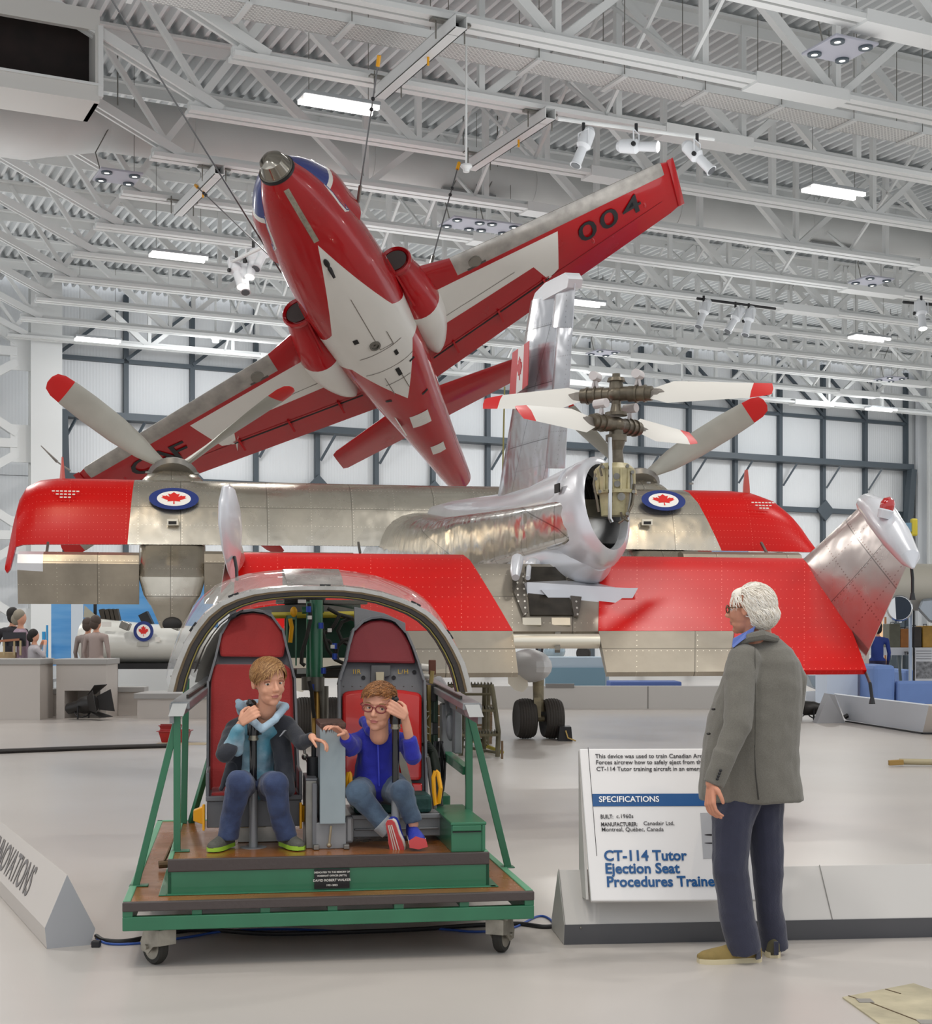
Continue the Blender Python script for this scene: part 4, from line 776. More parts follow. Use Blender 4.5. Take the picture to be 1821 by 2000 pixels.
hose([P(1780, 1098, 10.7), P(1783, 1130, 10.7), P(1783, 1160, 10.7)], 'static_wick', tw); MB().cyl(P(1783, 1158, 10.7), P(1783, 1172, 10.7), .014, .024, 8).build('wick_cone', BLACK, tw)
hose([SP(1690, 1.38), P(1700, 1335, 10.5), P(1704, 1365, 10.5)], 'static_wick', tw); MB().cyl(P(1704, 1362, 10.5), P(1704, 1375, 10.5), .014, .024, 8).build('wick_cone', BLACK, tw)
A, B, C_, D_ = P(470, 1082, 11.3), P(459, 1040, 10.95), P(446, 1060, 10.25), P(430, 1160, 10.3)
ef = edge_slab([A, B, C_, D_], .06, 'end_fin', FSK)
MB().loft([[P(450, 1020, 10.35)+Vector((w_*math.cos(2*PI*k/16), d_*math.sin(2*PI*k/16)-.3*(z), z)) for k in range(16)] for w_, d_, z in ((.01, .02, .26), (.035, .2, .23), (.052, .35, .12), (.055, .42, -.03), (.035, .36, -.22), (.015, .2, -.36), (.004, .05, -.42))]).build('fin_cap', TWH, ef)
hose([P(458, 1088, 10.3), P(462, 1110, 10.2), P(463, 1132, 10.1)], 'static_wick', tw)
# landing gear
TYRE = mat('tyre_rubber', '#37332f', .7, bump=.3, bs=25)
def wheel(c, r, w_, par, ax=Vector((1, 0, 0)), hubm=None, grooves=True, name='wheel'):
    prf = []; 
    for k in range(15):
        t = -1+2*k/14; e = r*(1-.13*abs(t)**3.2)
        if grooves and k % 2 == 0 and 2 <= k <= 12: e -= .008
        prf.append((e, t*w_/2))
    prf = [(r*.55, -w_*.42)]+prf+[(r*.55, w_*.42)]
    o = MB().lathe(prf, c, ax, 40).build(name, TYRE, par)
    MB().lathe([(.001, -w_*.3), (r*.3, -w_*.42), (r*.56, -w_*.36), (r*.56, w_*.36), (r*.3, w_*.42), (.001, w_*.3)], c, ax, 28).build('rim', hubm or mat('rim_rust', '#5c3a2a', .6, .3), o); return o
for pa, pb, lab in ((1026, 1078, 'R'), (595, 650, 'L')):
    zc = .29; D = 20.9; yb = HY+CH*F/D; r = .29 if lab == 'R' else .3
    ca, cb = P(pa, 1238, D), P(pb, 1238, D); ca.z = cb.z = r; g = MB(); m = (ca+cb)/2; top = Vector((m.x, m.y+.05, 1.02))
    leg = MB().cyl(top, m+Vector((0, 0, .18)), .085, .075, 16).cyl(m+Vector((0, 0, .25)), m+Vector((0, 0, .1)), .1, .1, 14).cyl(ca, cb, .045, n=12).beam(m+Vector((-.02, -.1, .3)), m+Vector((-.02, -.12, .02)), .1, .06).tube([m+Vector((-.1, 0, .62)), m+Vector((-.22, 0, .8)), top+Vector((-.3, 0, 0))], .03, 8).build('gear_leg', mat('gear_cream', '#8f8468', .5, .2, var=.3, vs=10), tw)
    for c in (ca, cb): wheel(c, r, .26, leg, K(1, 0, 0)-K(0, 0, 0))
    MB().ell(P((pa+pb)/2-18, 1300, D), (.25, .9, .24), T=Matrix.Rotation(KA, 3, 'Z')).build('sponson', mat('sponson_white', '#dadada', .45), tw)
    MB().prism([P(pa-34, 1318, D-.3), P(pa+4, 1318, D-.3), P(pa+6, 1340, D-.3), P(pa-4, 1352, D-.3), P(pa-20, 1348, D-.3), P(pa-33, 1335, D-.3)], (.0, .03, 0)).build('gear_door', SIL2, tw, smooth=0)
c = P(1105, 1430, 20.4); t = thing('wheel_chock', 'black wheel chock with cord beside the right main wheel of the aircraft', 'chock', (c.x, c.y, 0)); MB().prism([(-.1, 0, 0), (.1, 0, 0), (.08, 0, .2), (-.08, 0, .2)], (0, .3, 0)).build('block', BLACK, t, False, smooth=0); MB().tube([(.0, -.02, .15), (.03, -.05, .05), (.14, -.06, .01)], .01, 6).build('cord', mat('cord_tan', '#b79a5a', .8), t, False)

tag(MB().cyl(P(986, 755, 21), P(981, 975, 21), .012, n=6).build('tie_cord', mat('cord_olive', '#8c8450', .8)), 'thin olive cord hanging left of the silver tail fin', 'cord')
# ---------------------------------------------------------------- ejection seat trainer on its green cart (own axes: l right, m away, z up)
CA = math.atan2(.155, .988); cc, cs = math.cos(CA), math.sin(CA); CO = Vector((-1.53, 6.5, 0))
def CP(px, py, m):
    u = (px-CX)/F; l = (u*(CO.y+cc*m)-CO.x+cs*m)/(cc-cs*u); D = CO.y+cs*l+cc*m
    return Vector((l, m, CH+(HY-py)/F*D))
def CW(v): return Vector((CO.x+v[0]*cc-v[1]*cs, CO.y+v[0]*cs+v[1]*cc, v[2]))
ct = thing('ejection_seat_trainer', 'green wheeled cart carrying two red ejection seats under an open cockpit canopy', 'cockpit trainer', CO, CA)
BRN = mat('brown_linoleum', '#8c5420', .3, var=.3, vs=5, coat=.2, rv=.08); EDGE = mat('dark_rubber_edge', '#463d3b', .5, bump=.1, bs=40); GRA = mat('frame_grey', '#8a8c8e', .4, .3, var=.15, vs=8)
def cb(name, m, *boxes, parent=None, bevel=.004, label=None):
    mb = MB()
    for b in boxes: mb.box(*b)
    return mb.build(name, m, parent or ct, False, smooth=0, bevel=bevel, label=label)
W, Dp = 1.87, 2.9
cb('lower_deck', BRN, (.03, W-.03, .03, Dp-.03, .275, .3)); cb('edge_strip', EDGE, (0, W, -.004, .03, .262, .303))
cb('deck_trim', mat('pale_green_trim', '#5f9a78', .45), (0, .035, .03, Dp, .28, .306), (W-.035, W, .03, Dp, .28, .306), (0, W, Dp-.035, Dp, .28, .306))
for nm_, bx in (('rail', (0, W, 0, .04, .175, .238)), ('rail', (0, W, Dp-.04, Dp, .175, .238)), ('rail', (0, .04, .04, Dp-.04, .175, .238)), ('rail', (W-.04, W, .04, Dp-.04, .175, .238))): cb(nm_, GREEN, bx)
for k in range(7):
    x = .0+k*(W-.045)/6; cb('cross_bar', GREEN, (x, x+.045, .003, Dp, .236, .274)) if k in (0, 6) else cb('cross_bar', GREEN, (x, x+.045, .012, Dp, .236, .274))
U0, U1, UM0, UM1 = .19, 1.69, .185, 1.6
cb('upper_deck', BRN, (U0+.02, U1-.02, UM0+.02, UM1, .44, .46)); cb('edge_strip', EDGE, (U0, U1, UM0-.006, UM0+.02, .405, .463))
cb('step_box', GREEN, (U0, U1, UM0, UM0+.02, .3, .41), (U0, U0+.02, UM0, UM1, .3, .455), (U1-.02, U1, UM0, UM1, .3, .455), (U0, U1, UM1-.02, UM1, .3, .455))
cb('foot_flange', GREEN, (U0-.01, U1+.03, UM0-.03, UM0, .3, .306), (U0-.04, U0, UM0-.03, UM1, .3, .306), (U1, U1+.04, UM0-.03, UM1, .3, .306)); cb('deck_trim', mat('pale_green_trim', ''), (U0, U0+.022, UM0+.02, UM1, .455, .466), (U1-.022, U1, UM0+.02, UM1, .455, .466))
p0, p1 = CP(614, 1698, UM0-.01), CP(683, 1734, UM0-.01)
pl = cb('memorial_plaque', mat('plaque_black', '#121214', .25), (p0.x, p1.x, UM0-.012, UM0, p1.z, p0.z), bevel=0)
cxp = (p0.x+p1.x)/2
for s, z, h in (('DEDICATED TO THE MEMORY OF', .80, .0115), ('WARRANT OFFICER (RET\'D)', .62, .0115), ('DAVID ROBERT WALKER', .37, .0165), ('1931-2022', .12, .013)):
    text(s, 'plaque_text', basis((cxp, UM0-.0135, p1.z+(p0.z-p1.z)*z), (1, 0, 0), (0, 0, 1)), h*.95, JWHT, pl, False, align='CENTER', bold=.0002)
def caster(l, m, rz, lab=None):
    T = Matrix.Translation((l, m, 0)) @ Matrix.Rotation(rz, 4, 'Z'); r = .084
    o = MB().box(-.06, .06, -.05, .05, .168, .176, T=T).build('caster', mat('galvanised', '#9a958a', .45, .7, var=.3, vs=14), ct, False, smooth=0)
    MB().prism([T @ Vector((sx, y, z)) for sx, y, z in ((-.044, -.06, .17), (-.044, .06, .17), (-.044, .095, .1), (-.044, .085, .06), (-.044, .03, .055), (-.044, -.01, .09), (-.044, -.06, .1))], T.to_3x3() @ Vector((.006, 0, 0))).prism([T @ Vector((sx, y, z)) for sx, y, z in ((.038, -.06, .17), (.038, .06, .17), (.038, .095, .1), (.038, .085, .06), (.038, .03, .055), (.038, -.01, .09), (.038, -.06, .1))], T.to_3x3() @ Vector((.006, 0, 0))).box(-.044, .044, -.064, -.058, .1, .17, T=T).build('fork', mat('galvanised', ''), o, False, smooth=0)
    w_ = MB().lathe([(r*.6, -.02), (r*.93, -.021), (r, -.012), (r, .012), (r*.93, .021), (r*.6, .02)], T @ Vector((0, .04, r)), T.to_3x3() @ Vector((1, 0, 0)), 32).build('wheel', RUB, o, False)
    MB().lathe([(.001, -.0215), (r*.72, -.0215), (r*.72, .0215), (.001, .0215)], T @ Vector((0, .04, r)), T.to_3x3() @ Vector((1, 0, 0)), 28).cyl(T @ Vector((-.055, .04, r)), T @ Vector((.055, .04, r)), .012, n=10).build('wheel_disc', mat('galvanised', ''), o, False)
caster(.16, .09, R(35)); caster(1.72, .09, R(-30)); caster(.16, 2.7, R(20)); caster(1.72, 2.7, R(10))
# posts
def ang(p, q, w_=.033): return MB().beam(p, q, w_, w_).build('post', GREEN, ct, False, smooth=0, bevel=.003)
p = CP(346, 1662, .45); p.z = .46; q = CP(346, 1387, .45); ang(p, q); cb('post_foot', GREEN, (p.x-.03, p.x+.06, p.y-.03, p.y+.03, .46, .467))
q2 = CP(347, 1400, .46); b_ = CP(265, 1727, .45); b_.z = .3; ang(b_, q2); cb('post_foot', GREEN, (b_.x-.03, b_.x+.06, b_.y-.03, b_.y+.03, .3, .307))
p = CP(359, 1608, 1.5); p.z = .46; q = CP(364, 1325, 1.5); ang(p, q, .035); p2 = CP(373, 1605, 1.52); p2.z = .46; ang(p2, CP(404, 1478, 1.3)+Vector((.02, 0, 0)), .03)
p = CP(916, 1590, .75); q = CP(916, 1385, .75); ang(p, q, .036); b_ = CP(993, 1710, .72); b_.z = .3; ang(b_, CP(920, 1398, .74), .036); cb('post_foot', GREEN, (b_.x-.04, b_.x+.03, b_.y-.03, b_.y+.03, .3, .307))
ang(CP(846, 1455, 1.35), CP(912, 1505, .78), .045)
# control box
a, b = CP(883, 1668, .2), CP(950, 1611, .2)
gbx = cb('control_box', GREEN, (a.x, b.x, .22, .95, .46, b.z)); cb('lid', GREEN, (a.x-.004, b.x+.004, .212, .95, b.z-.002, b.z+.012), parent=gbx); cb('lid_flap', GREEN, (a.x+.004, b.x-.02, .21, .222, b.z-.03, b.z-.002), (b.x-.018, b.x-.002, .21, .222, .462, b.z-.002), parent=gbx); cb('slot', DK, (a.x+.006, b.x-.022, .213, .2205, b.z-.036, b.z-.031), parent=gbx, bevel=0)
cb('small_box', GREEN, (CP(862, 1590, 1.2).x, CP(880, 1590, 1.2).x, 1.2, 1.4, .46, .62))
t_ = CP(310, 1652, .9); t_.z = .3; MB().tube([t_+Vector((0, 0, .03)), t_+Vector((.12, .02, .035))], .02, 10).beam(t_+Vector((.03, 0, .05)), t_+Vector((.08, .05, .16)), .01).build('tow_pin', mat('rusty_pin', '#6b5640', .6, .5), ct, False)
# seats
def seat(pxoff, frame_px, head_px, cush_px, m0, lab, red1, red2, pan):
    def pt(px, py, off=0): m = m0+.42*(1560-py)/370; return CP(px, py, m+off)
    root = MB().prism([pt(x, y, .03) for x, y in frame_px], (0, .06, .012)).build('ejection_seat', GREY, ct, False, smooth=0, bevel=.008, label=lab)
    n = len(frame_px); rim = MB()                      # raised rim of the seat shell
    for i in range(1, n-1):
        rim.beam(pt(*frame_px[i], .0), pt(*frame_px[(i+1) if i+1 < n else 0], .0), .012, .08, up=Vector((0, 1, 0))) if i+1 < n else None
    rim.beam(pt(*frame_px[0], 0), pt(*frame_px[1], 0), .012, .08, up=Vector((0, 1, 0))); rim.build('shell_rim', GREY, root, False, smooth=0)
    MB().prism([pt(x, y, -.02) for x, y in head_px], (0, .06, 0)).build('headrest', red1, root, False, smooth=0, bevel=.014)
    MB().prism([pt(x, y, -.025) for x, y in cush_px], (0, .07, 0)).build('back_cushion', red2, root, False, smooth=0, bevel=.018)
    return root, pt
REDC = mat('red_cushion_cloth', '#a3201f', .7, var=.12, vs=5, bump=.15, bs=90, sheen=.3); MAR = mat('maroon_cushion', '#7c1f28', .6, var=.08, vs=5, bump=.08, bs=80); REDV = mat('red_vinyl', '#c3120f', .25, coat=.4, var=.05, vs=3)
def z4(x, y, x0, s=3.704): return (x0+x/s, 1160+y/s)
fr = [z4(*q, 380) for q in ((95, 1480), (98, 650), (150, 470), (172, 380), (190, 300), (260, 170), (330, 130), (420, 118), (500, 130), (560, 160), (640, 270), (665, 380), (690, 470), (725, 620), (738, 1000), (760, 1480))]
hd = [z4(*q, 380) for q in ((185, 455), (172, 350), (200, 270), (260, 190), (340, 145), (430, 135), (520, 148), (590, 200), (640, 280), (662, 370), (645, 460))]
cu_ = [z4(*q, 380) for q in ((105, 1455), (115, 640), (130, 530), (160, 508), (660, 512), (700, 540), (715, 640), (732, 1455))]
sl, ptl = seat(0, fr, hd, cu_, .9, 'left red ejection seat', REDC, REDC, 0)
for (x, y) in (((258, 170), (298, 125)), ((515, 160), (555, 125))): pass
for x in (455, 524): a = ptl(x, 1202); MB().box(-.018, .018, 0, .04, -.03, .03, T=Matrix.Translation(a)).build('top_lug', GREY, sl, False, smooth=0)
a, b = CP(404, 1558, .6), CP(589, 1558, .6)
cb('seat_pan', GREY, (a.x, b.x, .6, 1.0, .55, .68), (a.x-.005, b.x+.005, .59, 1.0, .68, .705), (a.x-.005, a.x+.012, .6, 1.0, .68, .82), (b.x-.012, b.x+.005, .6, 1.0, .68, .82), parent=sl); cb('seat_cushion', REDC, (a.x+.02, b.x-.02, .62, 1.0, .69, .72), parent=sl, bevel=.01)
cb('pan_leg', STEEL, (a.x+.15, a.x+.36, .7, .8, .46, .555), parent=sl)
cb('placard', mat('cream_placard', '#cfc8a0', .5), (CP(470, 1600, .68).x, CP(520, 1600, .68).x, .68, .7, CP(470, 1617, .68).z, CP(470, 1603, .68).z), parent=sl)
for s, x in ((1, a.x-.02), (-1, b.x-.0)):
    MB().prism([(x, .53, .545), (x, .66, .56), (x, .66, .66), (x, .53, .675)], (.012*s, 0, 0)).prism([(x, .58, .57), (x-s*.045, .6, .585), (x-s*.045, .6, .635), (x, .58, .655)], (0, .06, 0)).build('ejection_grip', YEL, sl, False, smooth=0, bevel=.004)
fr = [z4(*q, 600) for q in ((238, 1480), (230, 640), (245, 580), (280, 480), (300, 380), (330, 270), (400, 200), (460, 175), (530, 168), (600, 180), (640, 200), (720, 290), (765, 390), (800, 490), (845, 640), (860, 1480))]
hd = [z4(*q, 600) for q in ((275, 495), (290, 400), (315, 310), (370, 235), (450, 195), (540, 188), (620, 205), (690, 260), (750, 370), (790, 505))]
cu_ = [z4(*q, 600) for q in ((260, 1350), (255, 720), (300, 705), (420, 692), (560, 688), (700, 698), (800, 715), (835, 730), (832, 1350))]
srt, ptr = seat(0, fr, hd, cu_, .85, 'right red ejection seat', MAR, REDV, 0)
MB().prism([ptr(*z4(*q, 600), -.03) for q in ((755, 1372), (835, 1372), (835, 1470), (790, 1470))], (0, .05, 0)).build('lower_cushion', REDV, srt, False, smooth=0, bevel=.006)
MB().prism([ptr(*z4(*q, 600), .1) for q in ((340, 92), (345, 300), (715, 300), (712, 210), (560, 140))], (0, .02, 0)).build('guard_plate', GREY, srt, False, smooth=0, bevel=.004)
MB().prism([ptr(*z4(*q, 600), .02) for q in ((460, 515), (600, 515), (600, 590), (560, 600), (560, 640), (455, 640))], (0, -.03, 0)).build('belt_reel', mat('reel_grey', '#4c4d4f', .5), srt, False, smooth=0, bevel=.003)
MB().prism([ptr(*z4(*q, 600), -.02) for q in ((497, 565), (555, 565), (552, 640), (500, 640))], (0, -.01, 0)).build('harness_strap', mat('strap_cream', '#b5ab92', .8), srt, False, smooth=0)
MB().prism([ptr(*z4(*q, 600), -.05) for q in ((640, 1100), (700, 1150), (760, 1380), (700, 1380))], (0, -.008, 0)).build('harness_strap', mat('strap_grey', '#8d8a80', .8), srt, False, smooth=0)
text('I I R', 'stencil', basis(ptr(*z4(330, 578, 600), .015), (1, 0, 0), (0, .3, 1)), .035, mat('stencil_yellow', '#c8a52c', .5), srt, False, space=.8); text('L/H', 'stencil', basis(ptr(*z4(655, 578, 600), .015), (1, 0, 0), (0, .3, 1)), .035, mat('stencil_yellow', ''), srt, False, space=1.2)
for q in ((407, 605), (627, 605), (775, 565)): a = ptr(*z4(*q, 600), .028); MB().cyl(a, a+Vector((0, -.008, 0)), .011, n=10).build('bolt', BLACK, srt, False)
for k in range(9): a = ptr(*z4(265+62*k, 668, 600), .028); MB().ell(a, .004, seg=6, rg=4).build('rivet', STEEL, srt, False)
a, b = CP(684, 1600, .62), CP(868, 1600, .62)
cb('seat_pan', GRA, (a.x, b.x, .62, 1.05, .485, .6), (a.x, b.x, .6, .64, .575, .6), (a.x+.02, b.x-.03, .605, .62, .52, .53), parent=srt); cb('seat_cushion', mat('teal_cushion', '#1f4a45', .6, bump=.3, bs=30), (a.x+.02, b.x-.06, .62, 1.0, .6, .69), parent=srt, bevel=.02)
for x in (a.x-.03, b.x-.015): cb('side_bracket', mat('pale_metal', '#b9babb', .4, .3), (x, x+.04, .53, .6, .47, .6), parent=srt, bevel=.012)
# striped yellow loops
def loop(px0, py0, px1, py1, m, flip=1):
    pts = [CP(px0, py0, m), CP(px0+5*flip, py0+4, m), CP(px1+4*flip, (py0+py1)/2, m-.02), CP(px1, py1-4, m), CP(px1-6*flip, py1, m), CP(px0-3*flip, (py0+py1)/2+8, m), CP(px0-4*flip, py0+12, m), CP(px0, py0, m)]
    MB().tube(pts, .011, 8).build('ejection_handle', YEL, srt, False)
loop(851, 1506, 857, 1572, .55); loop(681, 1508, 683, 1556, .5, .6)
# centre console
a, b = CP(625, 1610, .4), CP(675, 1412, .4)
PNL = mat('worn_blue_grey', '#93a0a5', .42, var=.06, vs=6)
con = cb('console', GRA, (a.x-.02, b.x+.005, .42, .8, .46, a.z+.005)); cb('front_panel', PNL, (a.x, b.x, .395, .75, a.z, b.z), parent=con); cb('worn_top', mat('worn_brown_edge', '#5b443c', .6, .3, var=.5, vs=50), (a.x-.002, b.x+.002, .393, .75, b.z-.022, b.z+.002), parent=con)
mb = MB(); rnd = random.Random(3)
for k in range(26):
    x = a.x+.005+(b.x-a.x-.01)*k/25; h = rnd.uniform(.004, .035); mb.add([(x-.004, .3945, b.z-.02), (x+.004, .3945, b.z-.02), (x+rnd.uniform(-.004, .004), .3945, b.z-.022-h)], [(0, 1, 2)])
mb.build('scratches', mat('worn_brown_edge', ''), con, False, smooth=0)
e = CP(597, 1525, .45); cb('side_panel', STEEL, (e.x, a.x-.012, .44, .75, .46, e.z), parent=con); cb('panel_edge', GREY, (a.x-.035, a.x-.012, .42, .44, .46, e.z-.01), (e.x, a.x-.01, .44, .75, e.z, e.z+.012), parent=con)
for k in (CP(617, 1668, .41), CP(676, 1668, .41)): cb('foot_clip', STEEL, (k.x-.012, k.x+.015, .38, .42, .461, .485), parent=con)
MB().cyl(CP(647, 1613, .39), CP(643, 1650, .39), .006, n=8).ell(CP(643, 1651, .39), .012).build('lever', mat('lever_tan', '#9b8f77', .4, .5), con, False)
MB().cyl(CP(613, 1518, .6), CP(613, 1478, .6), .035, n=14).cyl(CP(613, 1478, .6), CP(613, 1455, .6), .012, n=10).build('throttle_unit', BLACK, con, False); MB().tube([CP(593, 1450, .7), CP(596, 1475, .7), CP(603, 1492, .68)], .007, 6).ell(CP(596, 1478, .7), .018).build('linkage', STEEL, con, False)
# control columns
def stick(px, base, y1, y2, y3, y4, m, lab):
    g = MB().cyl(CP(px, base, m), CP(px, base-3, m), .065, n=24).cyl(CP(px, base, m), CP(px, y1, m), .021, n=16).build('control_column', mat('column_grey', '#85878a', .4, .2), ct, False, label=lab)
    MB().cyl(CP(px, y1+3, m), CP(px, y2, m), .018, n=16).build('shaft', mat('glossy_black', '#1b1a1a', .22, coat=.3), g, False); MB().cyl(CP(px, y2, m), CP(px, y2-10, m), .023, n=16).cyl(CP(px, y2-2, m), CP(px, y2-4, m), .027, n=16).build('collar', mat('collar_alu', '#9c9686', .35, .7), g, False)
    MB().tube([CP(px, y3, m), CP(px, y3-20, m), CP(px-1, y3-36, m), CP(px-2, y4+16, m), CP(px-4, y4+6, m)], [.029, .03, .024, .02, .022], 14).ell(CP(px-4, y4+2, m), (.026, .024, .02)).cyl(CP(px-6, y4+2, m-.02), CP(px-6, y4, m-.035), .009, n=8).ell(CP(px-8, y4-4, m), .008).build('grip', mat('glossy_black', ''), g, False)
    MB().beam(CP(px, y3-2, m), CP(px+16, y3-3, m), .008).build('trigger_pin', BLACK, g, False); return g
stick(495, 1657, 1535, 1446, 1436, 1372, .53, 'control column of the left seat'); stick(773, 1661, 1545, 1424, 1414, 1364, .38, 'control column of the right seat')
# canopy: front frame, seal, clear dome, rear frame, sills
SE = [(341, 1351), (348, 1322), (359, 1291), (372, 1260), (390, 1231), (410, 1206), (436, 1185), (465, 1172), (496, 1163), (530, 1158), (566, 1155), (601, 1154), (636, 1154), (672, 1155), (707, 1159), (743, 1166), (777, 1177), (805, 1188), (830, 1203), (850, 1221), (868, 1245), (883, 1271), (896, 1298), (904, 1325), (910, 1351)]
ARC = [CP(x, y, .4) for x, y in SE]; cz = sum((v for v in ARC), Vector())/len(ARC); cz.z = 1.25; cen = Vector((cz.x, .4, 1.22))
def scl(v, k, m, dz=0): d = v-cen; return Vector((cen.x+d.x*k, m, cen.z+d.z*k+dz))
cg = bpy.data.objects.new('canopy', None); link(cg, ct, False)
ALU = mat('canopy_frame_alu', '#b3b0aa', .25, .85, var=.15, vs=10, rv=.08)
def band(k0, k1, m0, m1, name, m, dz0=0, dz1=0, par=cg): return MB().loft([[scl(v, k0, m0, dz0), scl(v, k1, m0, dz0), scl(v, k1, m1, dz1), scl(v, k0, m1, dz1)] for v in ARC]).build(name, m, par, False, smooth=40)
band(.955, 1.0, .385, .42, 'seal', mat('seal_black', '#29221d', .4, bump=.1, bs=60)); band(.93, .955, .4, .44, 'inner_lip', mat('lip_dark', '#3c3a38', .45, .3)); band(.99, 1.008, .38, .385, 'seal_ridge', mat('ridge_brown', '#5b4a30', .4)); band(.94, .948, .392, .398, 'seal_bead', mat('bead_yellow', '#8b7d33', .5)); band(1.0, 1.045, .385, .5, 'front_frame', ALU, 0, .012)
gl = bpy.data.materials.new('canopy_clear'); gl.use_nodes = True; b_ = gl.node_tree.nodes['Principled BSDF']; b_.inputs['Base Color'].default_value = (.9, .88, .85, 1); b_.inputs['Alpha'].default_value = .32; b_.inputs['Roughness'].default_value = .04; b_.inputs['Specular IOR Level'].default_value = 1; b_.inputs['Coat Weight'].default_value = 1
prf = [(1.04, .48, .01), (1.07, .65, .045), (1.085, .9, .085), (1.07, 1.2, .1), (1.0, 1.5, .08), (.93, 1.75, .03), (.9, 1.85, .02)]
MB().loft([[scl(v, k, m, dz) for v in ARC] for k, m, dz in prf], closed=False).build('clear_dome', gl, cg, False, smooth=80)
n2 = len(ARC)//2; mid = ARC[n2-1:n2+2]
MB().loft([[scl(v, k+.006, m, dz) for v in ARC[n2-2:n2+2]] for k, m, dz in prf], closed=False).build('centre_strap', ALU, cg, False, smooth=80)
for i in (4, 7, 12, 17, 20): v = ARC[i]; d_ = (ARC[i+1]-ARC[i-1]).normalized(); c = scl(v, 1.05, .43); MB().beam(c-d_*.026, c+d_*.026, .016, .012, up=Vector((0, 1, 0))).build('hinge_plate', BLACK, cg, False, smooth=0)
for i in range(1, 24): c = scl(ARC[i], 1.047, .4); MB().ell(c, .004, seg=6, rg=4).build('rivet', STEEL, cg, False)
band(.80, .92, 1.75, 1.85, 'rear_frame', mat('rear_frame_grey', '#6d6b66', .5, .3, var=.2, vs=10)); band(.795, .81, 1.72, 1.86, 'rear_frame_lip', mat('rear_lip', '#3d342b', .6))
# dark headlining panel left and grey shell right inside
MB().loft([[scl(v, .93, m) for v in ARC[1:8]] for m in (1.2, 1.7)], closed=False).build('liner', mat('liner_grey', '#4c4b49', .6), cg, False, smooth=60)
for s, fpx, rpx in ((1, (922, 1380, .33), (812, 1320, 1.9)), (-1, (352, 1378, .42), (425, 1322, 1.9))):
    a, b = CP(*fpx), CP(*rpx)
    MB().beam(a, b, .09, .035).build('sill', GRA, cg, False, smooth=0, bevel=.004); MB().beam(a+Vector((s*.04, 0, -.04)), b+Vector((s*.04, 0, -.04)), .02, .09).build('sill_flange', GRA, cg, False, smooth=0)
    MB().prism([a+Vector((-.035, -.01, .01)), a+Vector((.035, -.01, .01)), a+Vector((.035+.02*s, -.02, -.05)), a+Vector((-.035+.02*s, -.02, -.05))], (0, .12, 0)).build('sill_end', mat('sill_end_alu', '#b9b9b6', .45, .4), cg, False, smooth=0)
    MB().beam(a+Vector((-.03*s, .15, .02)), b+Vector((-.03*s, 0, .0)), .012, .05).build('rail', mat('rail_dark', '#4d4a45', .5, .4), cg, False, smooth=0)
MB().tube([CP(857, 1330, 1.6), CP(870, 1352, 1.3), CP(880, 1372, 1.1), CP(882, 1400, 1.0)], .03, 10).build('sill_bracket', GRA, cg, False)
# hydraulics and plumbing behind the seats
hy = MB().cyl(CP(608, 1175, 1.45), CP(608, 1322, 1.45), .028, n=18).cyl(CP(618, 1172, 1.4), CP(618, 1322, 1.4), .036, n=22).cyl(CP(590, 1192, 1.45), CP(632, 1190, 1.45), .02, n=12).build('hydraulic_cylinder', GREEN, ct, False)
MB().cyl(CP(602, 1322, 1.4), CP(602, 1348, 1.4), .036, n=16).cyl(CP(619, 1322, 1.4), CP(619, 1350, 1.4), .042, n=16).cyl(CP(632, 1340, 1.4), CP(632, 1425, 1.4), .028, n=14).build('end_cap', mat('cast_metal', '#77746a', .45, .6, var=.2, vs=12), hy, False); MB().cyl(CP(611, 1350, 1.4), CP(614, 1440, 1.35), .012, n=10).cyl(CP(620, 1350, 1.4), CP(620, 1450, 1.35), .014, n=10).build('piston_rod', mat('brass_rod', '#a07c3d', .35, .7), hy, False)
rack = cb('rear_rack', GREEND, (CP(556, 1290, 1.9).x, CP(705, 1290, 1.9).x, 1.9, 1.93, CP(600, 1285, 1.9).z, CP(600, 1180, 1.9).z)); 
MB().cyl(CP(530, 1202, 1.7), CP(700, 1200, 1.7), .018, n=12).build('yellow_bar', YELD, rack, False); cb('shelf', mat('rack_dark', '#2c2a27', .6), (CP(556, 1320, 1.8).x, CP(705, 1320, 1.8).x, 1.6, 1.95, CP(600, 1322, 1.8).z, CP(600, 1306, 1.8).z), parent=rack); cb('shelf', mat('rack_dark', ''), (CP(540, 1200, 1.8).x, CP(720, 1200, 1.8).x, 1.85, 1.95, CP(600, 1180, 1.9).z, CP(600, 1172, 1.9).z), parent=rack)
cb('valve_frame', GREEN, (CP(559, 1205, 1.6).x, CP(562, 1205, 1.6).x, 1.6, 1.63, CP(559, 1300, 1.6).z, CP(559, 1202, 1.6).z), (CP(577, 1205, 1.6).x, CP(580, 1205, 1.6).x, 1.6, 1.63, CP(559, 1300, 1.6).z, CP(559, 1202, 1.6).z), (CP(559, 1205, 1.6).x, CP(580, 1205, 1.6).x, 1.6, 1.63, CP(559, 1210, 1.6).z, CP(559, 1202, 1.6).z), parent=rack, bevel=0)
MB().tube([CP(567, 1208, 1.58), CP(570, 1225, 1.58), CP(567, 1255, 1.58)], .012, 8).ell(CP(574, 1195, 1.58), (.02, .01, .03)).build('yellow_valve', YEL, rack, False)
